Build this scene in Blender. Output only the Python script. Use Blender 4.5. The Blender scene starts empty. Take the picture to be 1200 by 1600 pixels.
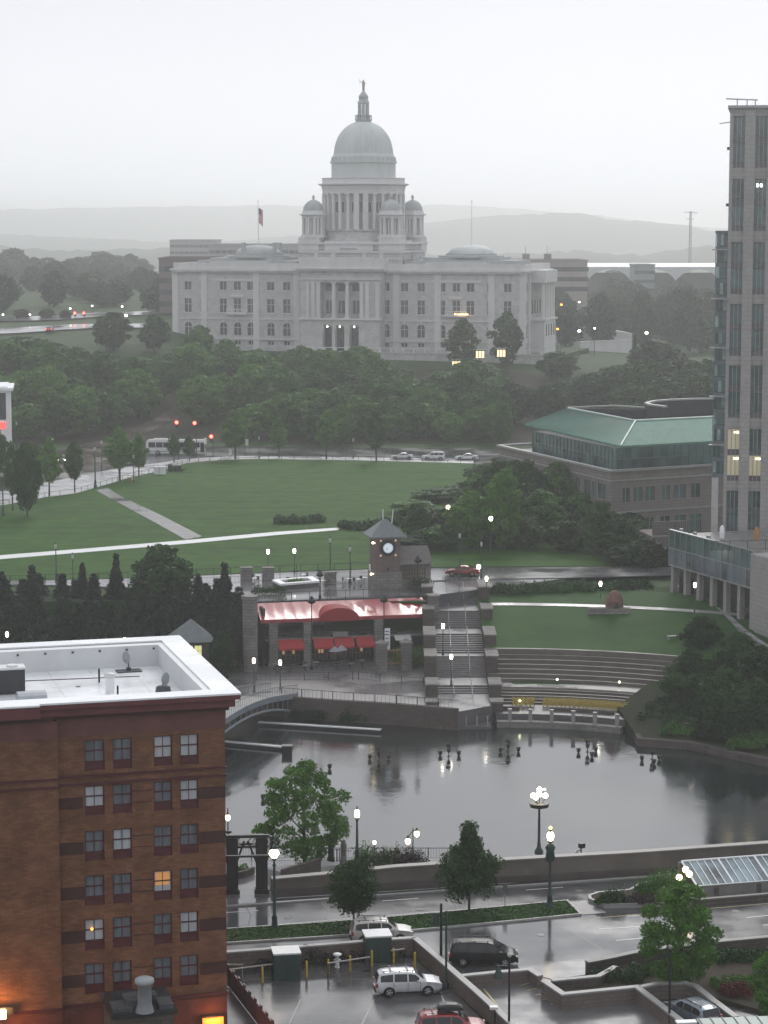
import bpy, math, random
import numpy as np
from mathutils import Vector, Matrix
PI = math.pi
R = math.radians
sin, cos, tan = math.sin, math.cos, math.tan
SC = bpy.context.scene
COL = SC.collection
CAMZ = 54.0
F = 3600.0
PITCH = math.atan(450 / 3600)
CP, SP = cos(PITCH), sin(PITCH)

def ray(px, py):
    u = (px - 600) / F; v = (800 - py) / F
    return (u, CP + v * SP, -SP + v * CP)
def G(px, py, z=0.0):
    d = ray(px, py); t = (z - CAMZ) / d[2]
    return (d[0] * t, d[1] * t, z)
PA, PB = 5.3 - 0.0107 * 320, 0.0107
def PLZ(y): return PA + PB * y
def L(px, py, off=0.0):
    d = ray(px, py); t = (PA + off - CAMZ) / (d[2] - PB * d[1])
    return (d[0] * t, d[1] * t, CAMZ + d[2] * t)
def A(px, py, Y):
    d = ray(px, py); t = Y / d[1]
    return (d[0] * t, Y, CAMZ + d[2] * t)

class Frame:
    def __init__(s, x, y, z, rz):
        s.x, s.y, s.z, s.r = x, y, z, rz
        s.c, s.s = cos(rz), sin(rz)
    def fx(s, px, py=500, ly=0.0):
        v = (800 - py) / F; k = ((px - 600) / F) / (CP + v * SP)
        return (k * (s.y + ly * s.c) - s.x + ly * s.s) / (s.c - k * s.s)
    def fz(s, lx, py, ly=0.0):
        Y = s.y + lx * s.s + ly * s.c; d = ray(600, py)
        return CAMZ + d[2] * Y / d[1] - s.z
    def loc(s, p):
        dx, dy = p[0] - s.x, p[1] - s.y
        return (dx * s.c + dy * s.s, -dx * s.s + dy * s.c, p[2] - s.z)
    def w(s, x, y, z=0):
        return (s.x + x * s.c - y * s.s, s.y + x * s.s + y * s.c, s.z + z)

class MB:
    def __init__(s): s.v = []; s.f = []; s.m = []; s.sm = []
    def add(s, vs, fs, mi=0, sm=False):
        o = len(s.v); s.v += [tuple(p) for p in vs]
        for f in fs:
            s.f.append(tuple(i + o for i in f)); s.m.append(mi); s.sm.append(sm)
        return s
    def box(s, x0, x1, y0, y1, z0, z1, mi=0):
        v = [(x0,y0,z0),(x1,y0,z0),(x1,y1,z0),(x0,y1,z0),(x0,y0,z1),(x1,y0,z1),(x1,y1,z1),(x0,y1,z1)]
        return s.add(v, [(0,3,2,1),(4,5,6,7),(0,1,5,4),(1,2,6,5),(2,3,7,6),(3,0,4,7)], mi)
    def obox(s, cx, cy, z0, lx, ly, h, a=0, mi=0):
        c, n = cos(a), sin(a); v = []
        for z in (z0, z0 + h):
            for (x, y) in ((-lx/2,-ly/2),(lx/2,-ly/2),(lx/2,ly/2),(-lx/2,ly/2)):
                v.append((cx + x*c - y*n, cy + x*n + y*c, z))
        return s.add(v, [(0,3,2,1),(4,5,6,7),(0,1,5,4),(1,2,6,5),(2,3,7,6),(3,0,4,7)], mi)
    def prism(s, poly, z0, z1, mi=0, cap=True):
        n = len(poly)
        ar = sum(poly[i][0]*poly[(i+1)%n][1] - poly[(i+1)%n][0]*poly[i][1] for i in range(n))
        if ar < 0: poly = poly[::-1]
        f0 = z0 if callable(z0) else (lambda x, y: z0)
        f1 = z1 if callable(z1) else (lambda x, y: z1)
        v = [(p[0], p[1], f0(p[0], p[1])) for p in poly] + [(p[0], p[1], f1(p[0], p[1])) for p in poly]
        fs = [(i, (i+1)%n, n+(i+1)%n, n+i) for i in range(n)]
        if cap: fs += [tuple(range(n))[::-1], tuple(range(n, 2*n))]
        return s.add(v, fs, mi)
    def wall(s, pts, t, z0, z1, mi=0, closed=False):
        n = len(pts); P = [Vector((p[0], p[1])) for p in pts]; Lf = []; Rt = []
        for i in range(n):
            if closed: a, b = P[i-1], P[(i+1)%n]
            else: a, b = P[max(0, i-1)], P[min(n-1, i+1)]
            d1 = (P[i]-a); d2 = (b-P[i])
            if d1.length < 1e-6: d1 = d2
            if d2.length < 1e-6: d2 = d1
            d1 = d1.normalized(); d2 = d2.normalized(); m = (d1+d2)
            m = m.normalized() if m.length > 1e-5 else d1
            nn = Vector((-m.y, m.x)); k = max(.35, abs(nn.dot(Vector((-d1.y, d1.x)))))
            Lf.append(P[i] + nn*t/2/k); Rt.append(P[i] - nn*t/2/k)
        zz0 = z0 if isinstance(z0, (list, tuple)) else [z0]*n
        zz1 = z1 if isinstance(z1, (list, tuple)) else [z1]*n
        rng = range(n) if closed else range(n-1)
        for i in rng:
            j = (i+1) % n
            v = [(Rt[i].x,Rt[i].y,zz0[i]),(Rt[j].x,Rt[j].y,zz0[j]),(Lf[j].x,Lf[j].y,zz0[j]),(Lf[i].x,Lf[i].y,zz0[i]),
                 (Rt[i].x,Rt[i].y,zz1[i]),(Rt[j].x,Rt[j].y,zz1[j]),(Lf[j].x,Lf[j].y,zz1[j]),(Lf[i].x,Lf[i].y,zz1[i])]
            fs = [(0,3,2,1),(4,5,6,7),(0,1,5,4),(2,3,7,6)]
            if not closed and i == 0: fs.append((3,0,4,7))
            if not closed and i == n-2: fs.append((1,2,6,5))
            s.add(v, fs, mi)
        return s
    def cyl(s, p0, p1, r0, r1=None, n=8, mi=0, sm=True, cap=True):
        r1 = r0 if r1 is None else r1
        a = Vector(p0); b = Vector(p1); d = (b-a).normalized()
        u = d.orthogonal().normalized(); w = d.cross(u); v = []
        for (c, r) in ((a, r0), (b, r1)):
            for i in range(n):
                t = 2*PI*i/n; v.append(c + (u*cos(t) + w*sin(t))*r)
        s.add(v, [(i,(i+1)%n,n+(i+1)%n,n+i) for i in range(n)], mi, sm)
        if cap: s.add(v, [tuple(range(n))[::-1], tuple(range(n,2*n))], mi)
        return s
    def lathe(s, prof, n=16, c=(0,0), a0=0, mi=0, sm=True, mod=None):
        v = []; k = len(prof)
        for (r, z) in prof:
            for i in range(n):
                t = a0 + 2*PI*i/n; rr = r*(mod(i) if mod else 1)
                v.append((c[0]+rr*cos(t), c[1]+rr*sin(t), z))
        fs = [(j*n+i, j*n+(i+1)%n, (j+1)*n+(i+1)%n, (j+1)*n+i) for j in range(k-1) for i in range(n)]
        s.add(v, fs, mi, sm)
        s.add(v[:n], [tuple(range(n))[::-1]], mi); s.add(v[-n:], [tuple(range(n))], mi)
        return s
    def sphere(s, c, r, n=10, m=7, sz=1, mi=0):
        prof = [(max(1e-4, r*sin(PI*j/m)), c[2] - r*sz*cos(PI*j/m)) for j in range(m+1)]
        return s.lathe(prof, n, (c[0], c[1]), 0, mi)
    def holes(s, x0, x1, z0, z1, hs, y=0.0, depth=.3, T=None, mi=0, rmi=None, back=True):
        T = T or (lambda x, y, z: (x, y, z)); rmi = mi if rmi is None else rmi
        xs = sorted({x0, x1} | {min(max(h[i], x0), x1) for h in hs for i in (0, 1)})
        zs = sorted({z0, z1} | {min(max(h[i], z0), z1) for h in hs for i in (2, 3)})
        for i in range(len(xs)-1):
            for j in range(len(zs)-1):
                cx = (xs[i]+xs[i+1])/2; cz = (zs[j]+zs[j+1])/2
                if any(h[0] < cx < h[1] and h[2] < cz < h[3] for h in hs): continue
                s.add([T(xs[i],y,zs[j]),T(xs[i+1],y,zs[j]),T(xs[i+1],y,zs[j+1]),T(xs[i],y,zs[j+1])], [(0,1,2,3)], mi)
        for (a, b, c, d) in [h[:4] for h in hs]:
            yd = y + depth
            s.add([T(a,y,c),T(b,y,c),T(b,y,d),T(a,y,d),T(a,yd,c),T(b,yd,c),T(b,yd,d),T(a,yd,d)],
                  [(0,4,5,1),(1,5,6,2),(2,6,7,3),(3,7,4,0)], rmi)
            if back: s.add([T(a,yd,c),T(b,yd,c),T(b,yd,d),T(a,yd,d)], [(0,1,2,3)], rmi)
        return s
    def build(s, name, mat=None, parent=None, loc=None):
        me = bpy.data.meshes.new(name)
        me.from_pydata(s.v, [], s.f)
        mats = mat if isinstance(mat, (list, tuple)) else [mat]
        for m in mats: me.materials.append(m)
        me.polygons.foreach_set('material_index', s.m)
        me.polygons.foreach_set('use_smooth', s.sm)
        me.update()
        o = bpy.data.objects.new(name, me); COL.objects.link(o)
        if parent: o.parent = parent
        if loc: o.location = loc
        return o

USED = {}
def tag(o, label=None, cat=None, group=None, kind=None):
    if label: o['label'] = label
    if cat: o['category'] = cat
    if group: o['group'] = group
    if kind: o['kind'] = kind
    return o
def thing(name, label, cat, loc=(0,0,0), rz=0, group=None):
    o = bpy.data.objects.new(name, None); COL.objects.link(o)
    o.empty_display_size = .3
    o.location = loc; o.rotation_euler = (0, 0, rz)
    return tag(o, label, cat, group)
def struct(name, mb, m):
    o = mb.build(name, m); o['kind'] = 'structure'; return o
def dup(root, loc=None, rz=None, label=None, group=None, scale=None):
    r = root.copy(); COL.objects.link(r)
    if loc: r.location = loc
    if rz is not None: r.rotation_euler = (0, 0, rz)
    if scale: r.scale = scale
    if label: r['label'] = label
    if group: r['group'] = group
    for ch in list(root.children):
        c = ch.copy(); COL.objects.link(c); c.parent = r
        for g in list(ch.children):
            d = g.copy(); COL.objects.link(d); d.parent = c
    return r

# ---------------------------------------------------------------- materials
def nt(name):
    m = bpy.data.materials.new(name); m.use_nodes = True
    t = m.node_tree; b = t.nodes['Principled BSDF']
    return m, t, t.nodes, t.links, b
def noise(N, K, vec, scale, detail=3, rough=.55):
    n = N.new('ShaderNodeTexNoise'); n.inputs['Scale'].default_value = scale
    n.inputs['Detail'].default_value = detail; n.inputs['Roughness'].default_value = rough
    K.new(vec, n.inputs['Vector']); return n.outputs['Fac']
def ramp(N, K, fac, stops):
    r = N.new('ShaderNodeValToRGB'); e = r.color_ramp.elements
    while len(e) < len(stops): e.new(.5)
    for i, (p, c) in enumerate(stops):
        e[i].position = p; e[i].color = (c[0], c[1], c[2], 1) if isinstance(c, (tuple, list)) else (c, c, c, 1)
    K.new(fac, r.inputs['Fac']); return r.outputs['Color']
def mul(c, k): return tuple(min(1, x*k) for x in c)
def Mt(name, col, rough=.8, var=.18, scale=1.0, bump=0.0, bscale=8.0, metal=0.0, spec=.4, col2=None, rvar=0.0, streak=False):
    m, t, N, K, b = nt(name)
    tc = N.new('ShaderNodeTexCoord'); vec = tc.outputs['Object']
    if streak:
        mp = N.new('ShaderNodeMapping'); mp.inputs['Scale'].default_value = (1, 1, .15); K.new(vec, mp.inputs['Vector']); v2 = mp.outputs[0]
    else: v2 = vec
    n1 = noise(N, K, v2, scale, 6, .62)
    c = ramp(N, K, n1, [(.25, mul(col, 1-var)), (.75, col2 or mul(col, 1+var))])
    K.new(c, b.inputs['Base Color'])
    b.inputs['Roughness'].default_value = rough; b.inputs['Metallic'].default_value = metal
    b.inputs['Specular IOR Level'].default_value = spec if (rough < .6 or rvar or spec > .45) else spec*.25
    if rvar:
        n2 = noise(N, K, vec, scale*.35, 4, .5)
        K.new(ramp(N, K, n2, [(.42, rough), (.62, rvar)]), b.inputs['Roughness'])
    if bump:
        n3 = noise(N, K, vec, bscale, 4, .6)
        bp = N.new('ShaderNodeBump'); bp.inputs['Strength'].default_value = bump; bp.inputs['Distance'].default_value = .05
        K.new(n3, bp.inputs['Height']); K.new(bp.outputs[0], b.inputs['Normal'])
    return m
def Em(name, col, s):
    m, t, N, K, b = nt(name)
    b.inputs['Base Color'].default_value = (*col, 1)
    b.inputs['Emission Color'].default_value = (*col, 1); b.inputs['Emission Strength'].default_value = s
    return m
def Brick(name, c1, c2, mortar, sx=.22, sz=.075, var=.25, rough=.85):
    m, t, N, K, b = nt(name)
    tc = N.new('ShaderNodeTexCoord'); sp = N.new('ShaderNodeSeparateXYZ'); K.new(tc.outputs['Object'], sp.inputs[0])
    ad = N.new('ShaderNodeMath'); ad.operation = 'ADD'; K.new(sp.outputs[0], ad.inputs[0]); K.new(sp.outputs[1], ad.inputs[1])
    cb = N.new('ShaderNodeCombineXYZ'); K.new(ad.outputs[0], cb.inputs[0]); K.new(sp.outputs[2], cb.inputs[1])
    br = N.new('ShaderNodeTexBrick'); K.new(cb.outputs[0], br.inputs['Vector'])
    br.inputs['Scale'].default_value = 1.0; br.inputs['Brick Width'].default_value = sx; br.inputs['Row Height'].default_value = sz
    br.inputs['Mortar Size'].default_value = min(sx, sz)*.09
    br.inputs['Color1'].default_value = (*c1, 1); br.inputs['Color2'].default_value = (*c2, 1); br.inputs['Mortar'].default_value = (*mortar, 1)
    n = noise(N, K, tc.outputs['Object'], .55, 6, .65)
    mx = N.new('ShaderNodeMix'); mx.data_type = 'RGBA'; mx.blend_type = 'MULTIPLY'; mx.inputs[0].default_value = 1
    K.new(br.outputs['Color'], mx.inputs[6]); K.new(ramp(N, K, n, [(.3, 1-var), (.7, 1.0)]), mx.inputs[7])
    K.new(mx.outputs[2], b.inputs['Base Color']); b.inputs['Roughness'].default_value = rough
    b.inputs['Specular IOR Level'].default_value = .12
    return m
def Leaf(name, dark, mid, light, scale=.35, trans=.25):
    m, t, N, K, b = nt(name)
    tc = N.new('ShaderNodeTexCoord'); oi = N.new('ShaderNodeObjectInfo')
    n1 = noise(N, K, tc.outputs['Object'], scale, 3, .6)
    ad = N.new('ShaderNodeMath'); ad.operation = 'MULTIPLY_ADD'; ad.inputs[1].default_value = .42
    K.new(oi.outputs['Random'], ad.inputs[0]); K.new(n1, ad.inputs[2])
    c = ramp(N, K, ad.outputs[0], [(.35, dark), (.62, mid), (.92, light)])
    K.new(c, b.inputs['Base Color']); b.inputs['Roughness'].default_value = .55; b.inputs['Specular IOR Level'].default_value = .15
    tr = N.new('ShaderNodeBsdfTranslucent'); K.new(c, tr.inputs['Color'])
    mx = N.new('ShaderNodeMixShader'); mx.inputs[0].default_value = trans
    K.new(b.outputs[0], mx.inputs[1]); K.new(tr.outputs[0], mx.inputs[2])
    K.new(mx.outputs[0], N['Material Output'].inputs['Surface'])
    return m
def Metalpaint(name, col, rough=.3, flake=0):
    m, t, N, K, b = nt(name)
    b.inputs['Base Color'].default_value = (*col, 1); b.inputs['Roughness'].default_value = rough
    b.inputs['Coat Weight'].default_value = .6; b.inputs['Coat Roughness'].default_value = .08
    b.inputs['Metallic'].default_value = flake
    tc = N.new('ShaderNodeTexCoord'); n = noise(N, K, tc.outputs['Object'], 3, 5)
    K.new(ramp(N, K, n, [(.3, mul(col, .85)), (.7, col)]), b.inputs['Base Color'])
    return m
def Glass(name, col=(.03,.035,.04), rough=.08, var=.6, scale=.5):
    m, t, N, K, b = nt(name)
    tc = N.new('ShaderNodeTexCoord'); oi = N.new('ShaderNodeObjectInfo')
    n = noise(N, K, tc.outputs['Object'], scale, 2)
    ad = N.new('ShaderNodeMath'); ad.operation = 'MULTIPLY_ADD'; ad.inputs[1].default_value = .4
    K.new(oi.outputs['Random'], ad.inputs[0]); K.new(n, ad.inputs[2])
    K.new(ramp(N, K, ad.outputs[0], [(.4, mul(col, 1-var)), (.9, mul(col, 1+var*1.6))]), b.inputs['Base Color'])
    b.inputs['Roughness'].default_value = rough; b.inputs['IOR'].default_value = 1.5
    return m

marble = Brick('pale_marble', (.57,.56,.56), (.52,.515,.515), (.44,.435,.435), 1.6, .62, .32, .7)
marble_plain = Mt('plain_marble', (.57,.56,.56), .7, .12, .35, streak=True)
dome_marble = Mt('dome_marble', (.47,.50,.495), .65, .12, .3, streak=True)
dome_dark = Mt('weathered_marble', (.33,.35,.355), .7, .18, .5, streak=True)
glass_dark = Glass('dark_window_glass', (.035,.04,.045), .25)
glass_blue = Glass('blue_green_glass', (.05,.085,.085), .12, .5, .3)
glass_lit = Em('lit_window', (1.0,.78,.42), 1.1)
asphalt = None
brick = Brick('orange_brown_brick', (.27,.125,.07), (.185,.084,.048), (.12,.08,.06), .5, .15, .5)
brick_dark = Brick('dark_brown_brick', (.085,.04,.035), (.065,.032,.03), (.07,.04,.035), .42, .14, .3)
maroon = Mt('maroon_trim', (.12,.03,.035), .55, .25, .8, streak=True)
maroon_dark = Mt('dark_maroon_panel', (.075,.016,.02), .5, .3, 2)
purple_stone = Mt('purple_brown_stone', (.135,.06,.055), .8, .25, .7)
white_cap = Mt('white_roof_membrane', (.78,.79,.8), .35, .05, .6, rvar=.15, spec=.5)
roof_floor = Mt('wet_white_roof', (.74,.75,.76), .35, .3, .22, rvar=.04, spec=.6)
black_metal = Mt('black_metal', (.018,.02,.022), .45, .3, 3, metal=.2)
green_metal = Mt('dark_green_metal', (.02,.045,.04), .45, .3, 3)
grey_metal = Mt('grey_metal', (.3,.31,.32), .4, .2, 2, metal=.5)
light_metal = Mt('light_metal', (.6,.61,.62), .35, .1, 2)
white_paint = Mt('white_paint', (.75,.76,.77), .45, .06, 2)
concrete = Mt('wet_concrete', (.19,.185,.18), .5, .22, .6, .15, 5, rvar=.25)
concrete_light = Mt('pale_wet_concrete', (.3,.3,.31), .4, .15, .5, rvar=.18, spec=.5)
coping = Mt('pale_coping', (.27,.265,.26), .5, .15, 1.2)
wall_tan = Brick('tan_block_wall', (.19,.155,.14), (.165,.135,.12), (.12,.1,.09), .9, .3, .35, .7)
stone_grey = Brick('grey_ashlar', (.27,.255,.24), (.21,.2,.19), (.15,.14,.13), .9, .4, .4, .8)
stone_brown = Brick('brown_ashlar', (.13,.11,.1), (.1,.085,.075), (.07,.06,.055), .7, .3, .35, .8)
tower_stone = Brick('tower_pier_stone', (.37,.355,.345), (.345,.33,.322), (.29,.28,.275), 1.2, .6, .18, .8)
office_stone = Brick('office_pink_stone', (.25,.222,.21), (.225,.2,.19), (.19,.17,.16), 1.2, .5, .25, .8)
green_roof = Mt('green_copper', (.10,.225,.17), .62, .15, .5, spec=.3)
green_roof_dark = Mt('dark_copper_seam', (.08,.17,.14), .45, .12, .5)
slate = Mt('grey_slate', (.12,.14,.145), .5, .2, 1.5)
slate_brown = Mt('brown_grey_shingle', (.13,.12,.115), .7, .2, 1.5)
red_canvas = Mt('red_canvas', (.30,.022,.03), .45, .2, .5, .5, .7, spec=.9, rvar=.06)
red_canvas.node_tree.nodes['Principled BSDF'].inputs['Coat Weight'].default_value = .1
red_canvas.node_tree.nodes['Principled BSDF'].inputs['Coat IOR'].default_value = 1.9
red_canvas.node_tree.nodes['Principled BSDF'].inputs['Coat Roughness'].default_value = .12
red_paint = Metalpaint('red_car_paint', (.28,.015,.02), .25)
silver_paint = Metalpaint('silver_car_paint', (.62,.63,.65), .3, .3)
white_car = Metalpaint('white_car_paint', (.7,.71,.72), .35)
beige_car = Metalpaint('beige_car_paint', (.55,.53,.5), .35)
black_paint = Mt('black_car_paint', (.01,.011,.013), .32, .2, 2, spec=.3)
dark_car = Metalpaint('dark_grey_car_paint', (.12,.13,.14), .3, .3)
rubber = Mt('rubber', (.015,.015,.016), .8, .2, 5)
rim_m = Mt('alloy_rim', (.42,.43,.44), .3, .1, 4, metal=.7)
car_glass = Glass('car_glass', (.015,.018,.02), .05, .3)
tail_red = Em('tail_lamp_lit', (1,.03,.02), 5)
tail_off = Mt('tail_lamp', (.3,.02,.02), .2, .1, 5)
head_off = Mt('headlamp', (.6,.6,.6), .1, .1, 5)
head_on = Em('headlamp_lit', (1,.8,.5), 30)
lamp_warm = Em('lamp_globe_lit', (1,.82,.55), 11)
lamp_white = Em('lamp_globe_white', (1,.93,.8), 9)
lamp_orange = Em('lamp_orange', (1,.33,.05), 5)
lamp_off = Mt('lamp_globe_unlit', (.45,.45,.42), .3, .05, 3)
signal_red = Em('signal_red', (1,.04,.03), 22)
yellow_paint = Mt('yellow_paint', (.5,.36,.04), .5, .15, 3)
chair_yellow = Mt('yellow_chair_paint', (.3,.225,.035), .55, .3, 3)
grass = Mt('lawn_grass', (.016,.062,.004), .85, .3, .3, .6, 5, col2=(.042,.118,.010))
_n, _k = grass.node_tree.nodes, grass.node_tree.links; _tc = _n.new('ShaderNodeTexCoord'); _b = _n['Principled BSDF']; _src = _b.inputs['Base Color'].links[0].from_socket
_mp = _n.new('ShaderNodeMapping'); _mp.inputs['Rotation'].default_value = (0, 0, R(25)); _mp.inputs['Scale'].default_value = (.02, .16, 1); _k.new(_tc.outputs['Object'], _mp.inputs['Vector'])
_mx = _n.new('ShaderNodeMix'); _mx.data_type = 'RGBA'; _mx.blend_type = 'MULTIPLY'; _mx.inputs[0].default_value = 1; _k.new(_src, _mx.inputs[6]); _k.new(ramp(_n, _k, noise(_n, _k, _mp.outputs[0], 1.2, 5, .65), [(.3, (.55,.6,.55)), (.52, (1,1,1)), (.72, (1.0,.86,.8))]), _mx.inputs[7]); _k.new(_mx.outputs[2], _b.inputs['Base Color'])
grass_dark = Mt('bank_grass', (.014,.038,.008), .8, .3, .25, .5, 3, col2=(.03,.072,.016))
earth = Mt('dark_earth', (.05,.042,.032), .9, .3, .5, .4, 3)
bark = Mt('bark', (.06,.05,.042), .9, .3, 3, streak=True)
orange_cone = Mt('orange_plastic', (.7,.18,.03), .5, .1, 3)
leaf_mid = Leaf('leaf_mid', (.012,.048,.007), (.034,.108,.014), (.085,.20,.028))
leaf_dark = Leaf('leaf_dark', (.006,.026,.006), (.014,.052,.010), (.036,.10,.018))
leaf_conifer = Leaf('leaf_conifer', (.006,.014,.010), (.011,.024,.015), (.018,.036,.018), .5, .1)
leaf_fresh = Leaf('leaf_fresh', (.012,.04,.006), (.032,.095,.012), (.07,.17,.02), .5)
leaf_maroon = Leaf('leaf_maroon', (.014,.01,.012), (.026,.016,.018), (.04,.026,.024), .5)
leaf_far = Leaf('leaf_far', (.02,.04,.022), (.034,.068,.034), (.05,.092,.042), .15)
trees_hill = Mt('hill_woods', (.035,.055,.04), .95, .35, .004)

def wet_road(name, col, puddle=.5):
    m, t, N, K, b = nt(name)
    tc = N.new('ShaderNodeTexCoord'); v = tc.outputs['Object']
    a = noise(N, K, v, .12, 5, .6); c = noise(N, K, v, 6, 4, .6)
    mp = N.new('ShaderNodeMapping'); mp.inputs['Rotation'].default_value = (0, 0, R(-9)); mp.inputs['Scale'].default_value = (.03, .9, 1)
    K.new(v, mp.inputs['Vector']); st = noise(N, K, mp.outputs[0], 1, 3, .5)
    mx = N.new('ShaderNodeMix'); mx.data_type = 'RGBA'; mx.blend_type = 'MULTIPLY'; mx.inputs[0].default_value = 1
    K.new(ramp(N, K, a, [(.3, mul(col, .75)), (.7, mul(col, 1.25))]), mx.inputs[6])
    K.new(ramp(N, K, st, [(.35, .75), (.65, 1.0)]), mx.inputs[7])
    K.new(mx.outputs[2], b.inputs['Base Color'])
    r = N.new('ShaderNodeMath'); r.operation = 'MULTIPLY'; r.inputs[1].default_value = 1
    K.new(ramp(N, K, a, [(.40, .07), (.62, .26)]), r.inputs[0]); K.new(r.outputs[0], b.inputs['Roughness'])
    b.inputs['Specular IOR Level'].default_value = .55
    bp = N.new('ShaderNodeBump'); bp.inputs['Strength'].default_value = .12; bp.inputs['Distance'].default_value = .01
    K.new(c, bp.inputs['Height']); K.new(bp.outputs[0], b.inputs['Normal'])
    return m
asphalt = wet_road('wet_asphalt', (.065,.067,.072))
asphalt_far = wet_road('wet_asphalt_far', (.085,.085,.09))
plaza = wet_road('wet_paving', (.13,.13,.135))
paver = Mt('grey_pavers', (.105,.10,.105), .45, .2, .4, .2, 4, rvar=.2)
paver_brown = wet_road('brown_paving', (.13,.105,.095))

def water_mat():
    m, t, N, K, b = nt('basin_water')
    b.inputs['Base Color'].default_value = (.012,.016,.017,1); b.inputs['IOR'].default_value = 1.65
    b.inputs['Specular IOR Level'].default_value = .7
    tc = N.new('ShaderNodeTexCoord'); v = tc.outputs['Object']
    pn = noise(N, K, v, .05, 3, .5)
    K.new(ramp(N, K, pn, [(.38, .05), (.62, .15)]), b.inputs['Roughness'])
    n = noise(N, K, v, 1.6, 4, .6); n2 = noise(N, K, v, .35, 2, .5)
    ad = N.new('ShaderNodeMath'); ad.operation = 'MULTIPLY_ADD'; ad.inputs[1].default_value = 2.0
    K.new(n2, ad.inputs[0]); K.new(n, ad.inputs[2])
    bp = N.new('ShaderNodeBump'); bp.inputs['Strength'].default_value = .42; bp.inputs['Distance'].default_value = .012
    K.new(ad.outputs[0], bp.inputs['Height']); K.new(bp.outputs[0], b.inputs['Normal'])
    return m
water_m = water_mat()

# ---------------------------------------------------------------- terrain
def sstep(t): t = max(0., min(1., t)); return t*t*(3-2*t)
def rows(X):
    Xc = max(-80, min(80, X))
    wr = sstep((X-13.2)/2.); wl = sstep((-X-35)/30.); wrr = sstep((X-40)/50.)
    wm = sstep((X-5.2)/.3)*(1-sstep((X-13.3)/.3))
    z620 = 17 + 5*wl - 2*wrr
    return [(-400,0),(60,0),(183+.151*Xc,0),(183.3+.151*Xc,-3.2),(203.5,-3.2),(203.9,-7),(276,-7),(276.5,-2.5*(1-wr)-1.8*wr),
            (282,-2.4*(1-wr)-1.2*wr),(297,-2.4*(1-wr)+1.6*wr),(297.6,(5.0-7.4*wm)*(1-wr)+1.7*wr),(306,(5.1-7.1*wm)*(1-wr)+3.2*wr),(306.4,5.1*(1-wr)+3.3*wr),(312,5.2-.6*wr),(320,5.3),(490,PLZ(490)),(500,7.3),
            (530,9.5),(560,12+1*wl),(590,14.5+3*wl-1*wrr),(620,z620),(650,18+6*wl-3*wrr),(720,18+8*wl-3*wrr),(820,17+11*wl-1*wrr),
            (950,15+12*wl),(1300,12+13*wl),(1800,8),(2600,8),(9400,8)]
def H(X, Y):
    r = rows(X)
    for i in range(len(r)-1):
        if r[i][0] <= Y <= r[i+1][0]:
            k = (Y-r[i][0])/(r[i+1][0]-r[i][0]); return r[i][1]*(1-k)+r[i+1][1]*k
    return 8.
xs = [-2400,-1500,-900,-500,-300,-200,-150,-120,-100] + sorted(list(range(-80, 81, 4))+[5.2,5.6,13.2,13.7]) + [100,120,150,200,300,500,900,1500,2400]
mb = MB(); nr = len(rows(0))
vv = [(x, *p) for x in xs for p in rows(x)]
mb.add(vv, [(i*nr+j, (i+1)*nr+j, (i+1)*nr+j+1, i*nr+j+1) for i in range(len(xs)-1) for j in range(nr-1)])
struct('ground', mb, grass_dark)
def HT(px, py):  # ground hit
    d = ray(px, py); t = 100.
    while t < 3000:
        if CAMZ + d[2]*t <= H(d[0]*t, d[1]*t): return (d[0]*t, d[1]*t, H(d[0]*t, d[1]*t))
        t += .5
    return A(px, py, 2000)

def ridge(name, Y0, Y1, pts, amp, seed, step=30, x0=-1900, x1=1900, base=7):
    rn = random.Random(seed); mb = MB(); v = []; n = int((x1-x0)/step)+1
    for i in range(n):
        X = x0+i*step; Yc = (Y0+Y1)/2; px = 600+F*X/Yc
        yy = np.interp(px, [p[0] for p in pts], [p[1] for p in pts])
        zc = CAMZ-(yy-350)/F*Yc + rn.uniform(-amp, amp)
        for k, (yv, zf) in enumerate(((Y0, 0), (Y0*.7+Yc*.3, .45), (Y0*.35+Yc*.65, .8), (Yc, 1), (Y1, 0))):
            v.append((X, yv, max(base, base+(zc-base)*zf + (rn.uniform(-amp, amp) if 0 < zf < 1 else 0))))
    mb.add(v, [(i*5+j, (i+1)*5+j, (i+1)*5+j+1, i*5+j+1) for i in range(n-1) for j in range(4)], 0, True)
    return struct(name, mb, trees_hill)
ridge('far_hills', 6000, 8000, [(-400,332),(0,328),(200,324),(420,321),(600,324),(700,320),(760,323),(850,330),(930,336),(1000,345),(1100,356),(1500,362)], 2.0, 3)
ridge('hills', 3900, 4900, [(-400,370),(0,366),(150,372),(300,380),(500,365),(700,345),(780,337),(860,334),(905,333),(950,343),(1000,346),(1060,350),(1110,362),(1250,360),(1600,350)], 1.6, 5, 14, -1300, 1300)
ridge('low_hills', 2400, 3200, [(-400,388),(0,384),(120,392),(250,386),(500,392),(700,398),(900,392),(1000,398),(1100,385),(1250,392),(1600,380)], 2.2, 9, 10, -800, 800)

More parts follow.
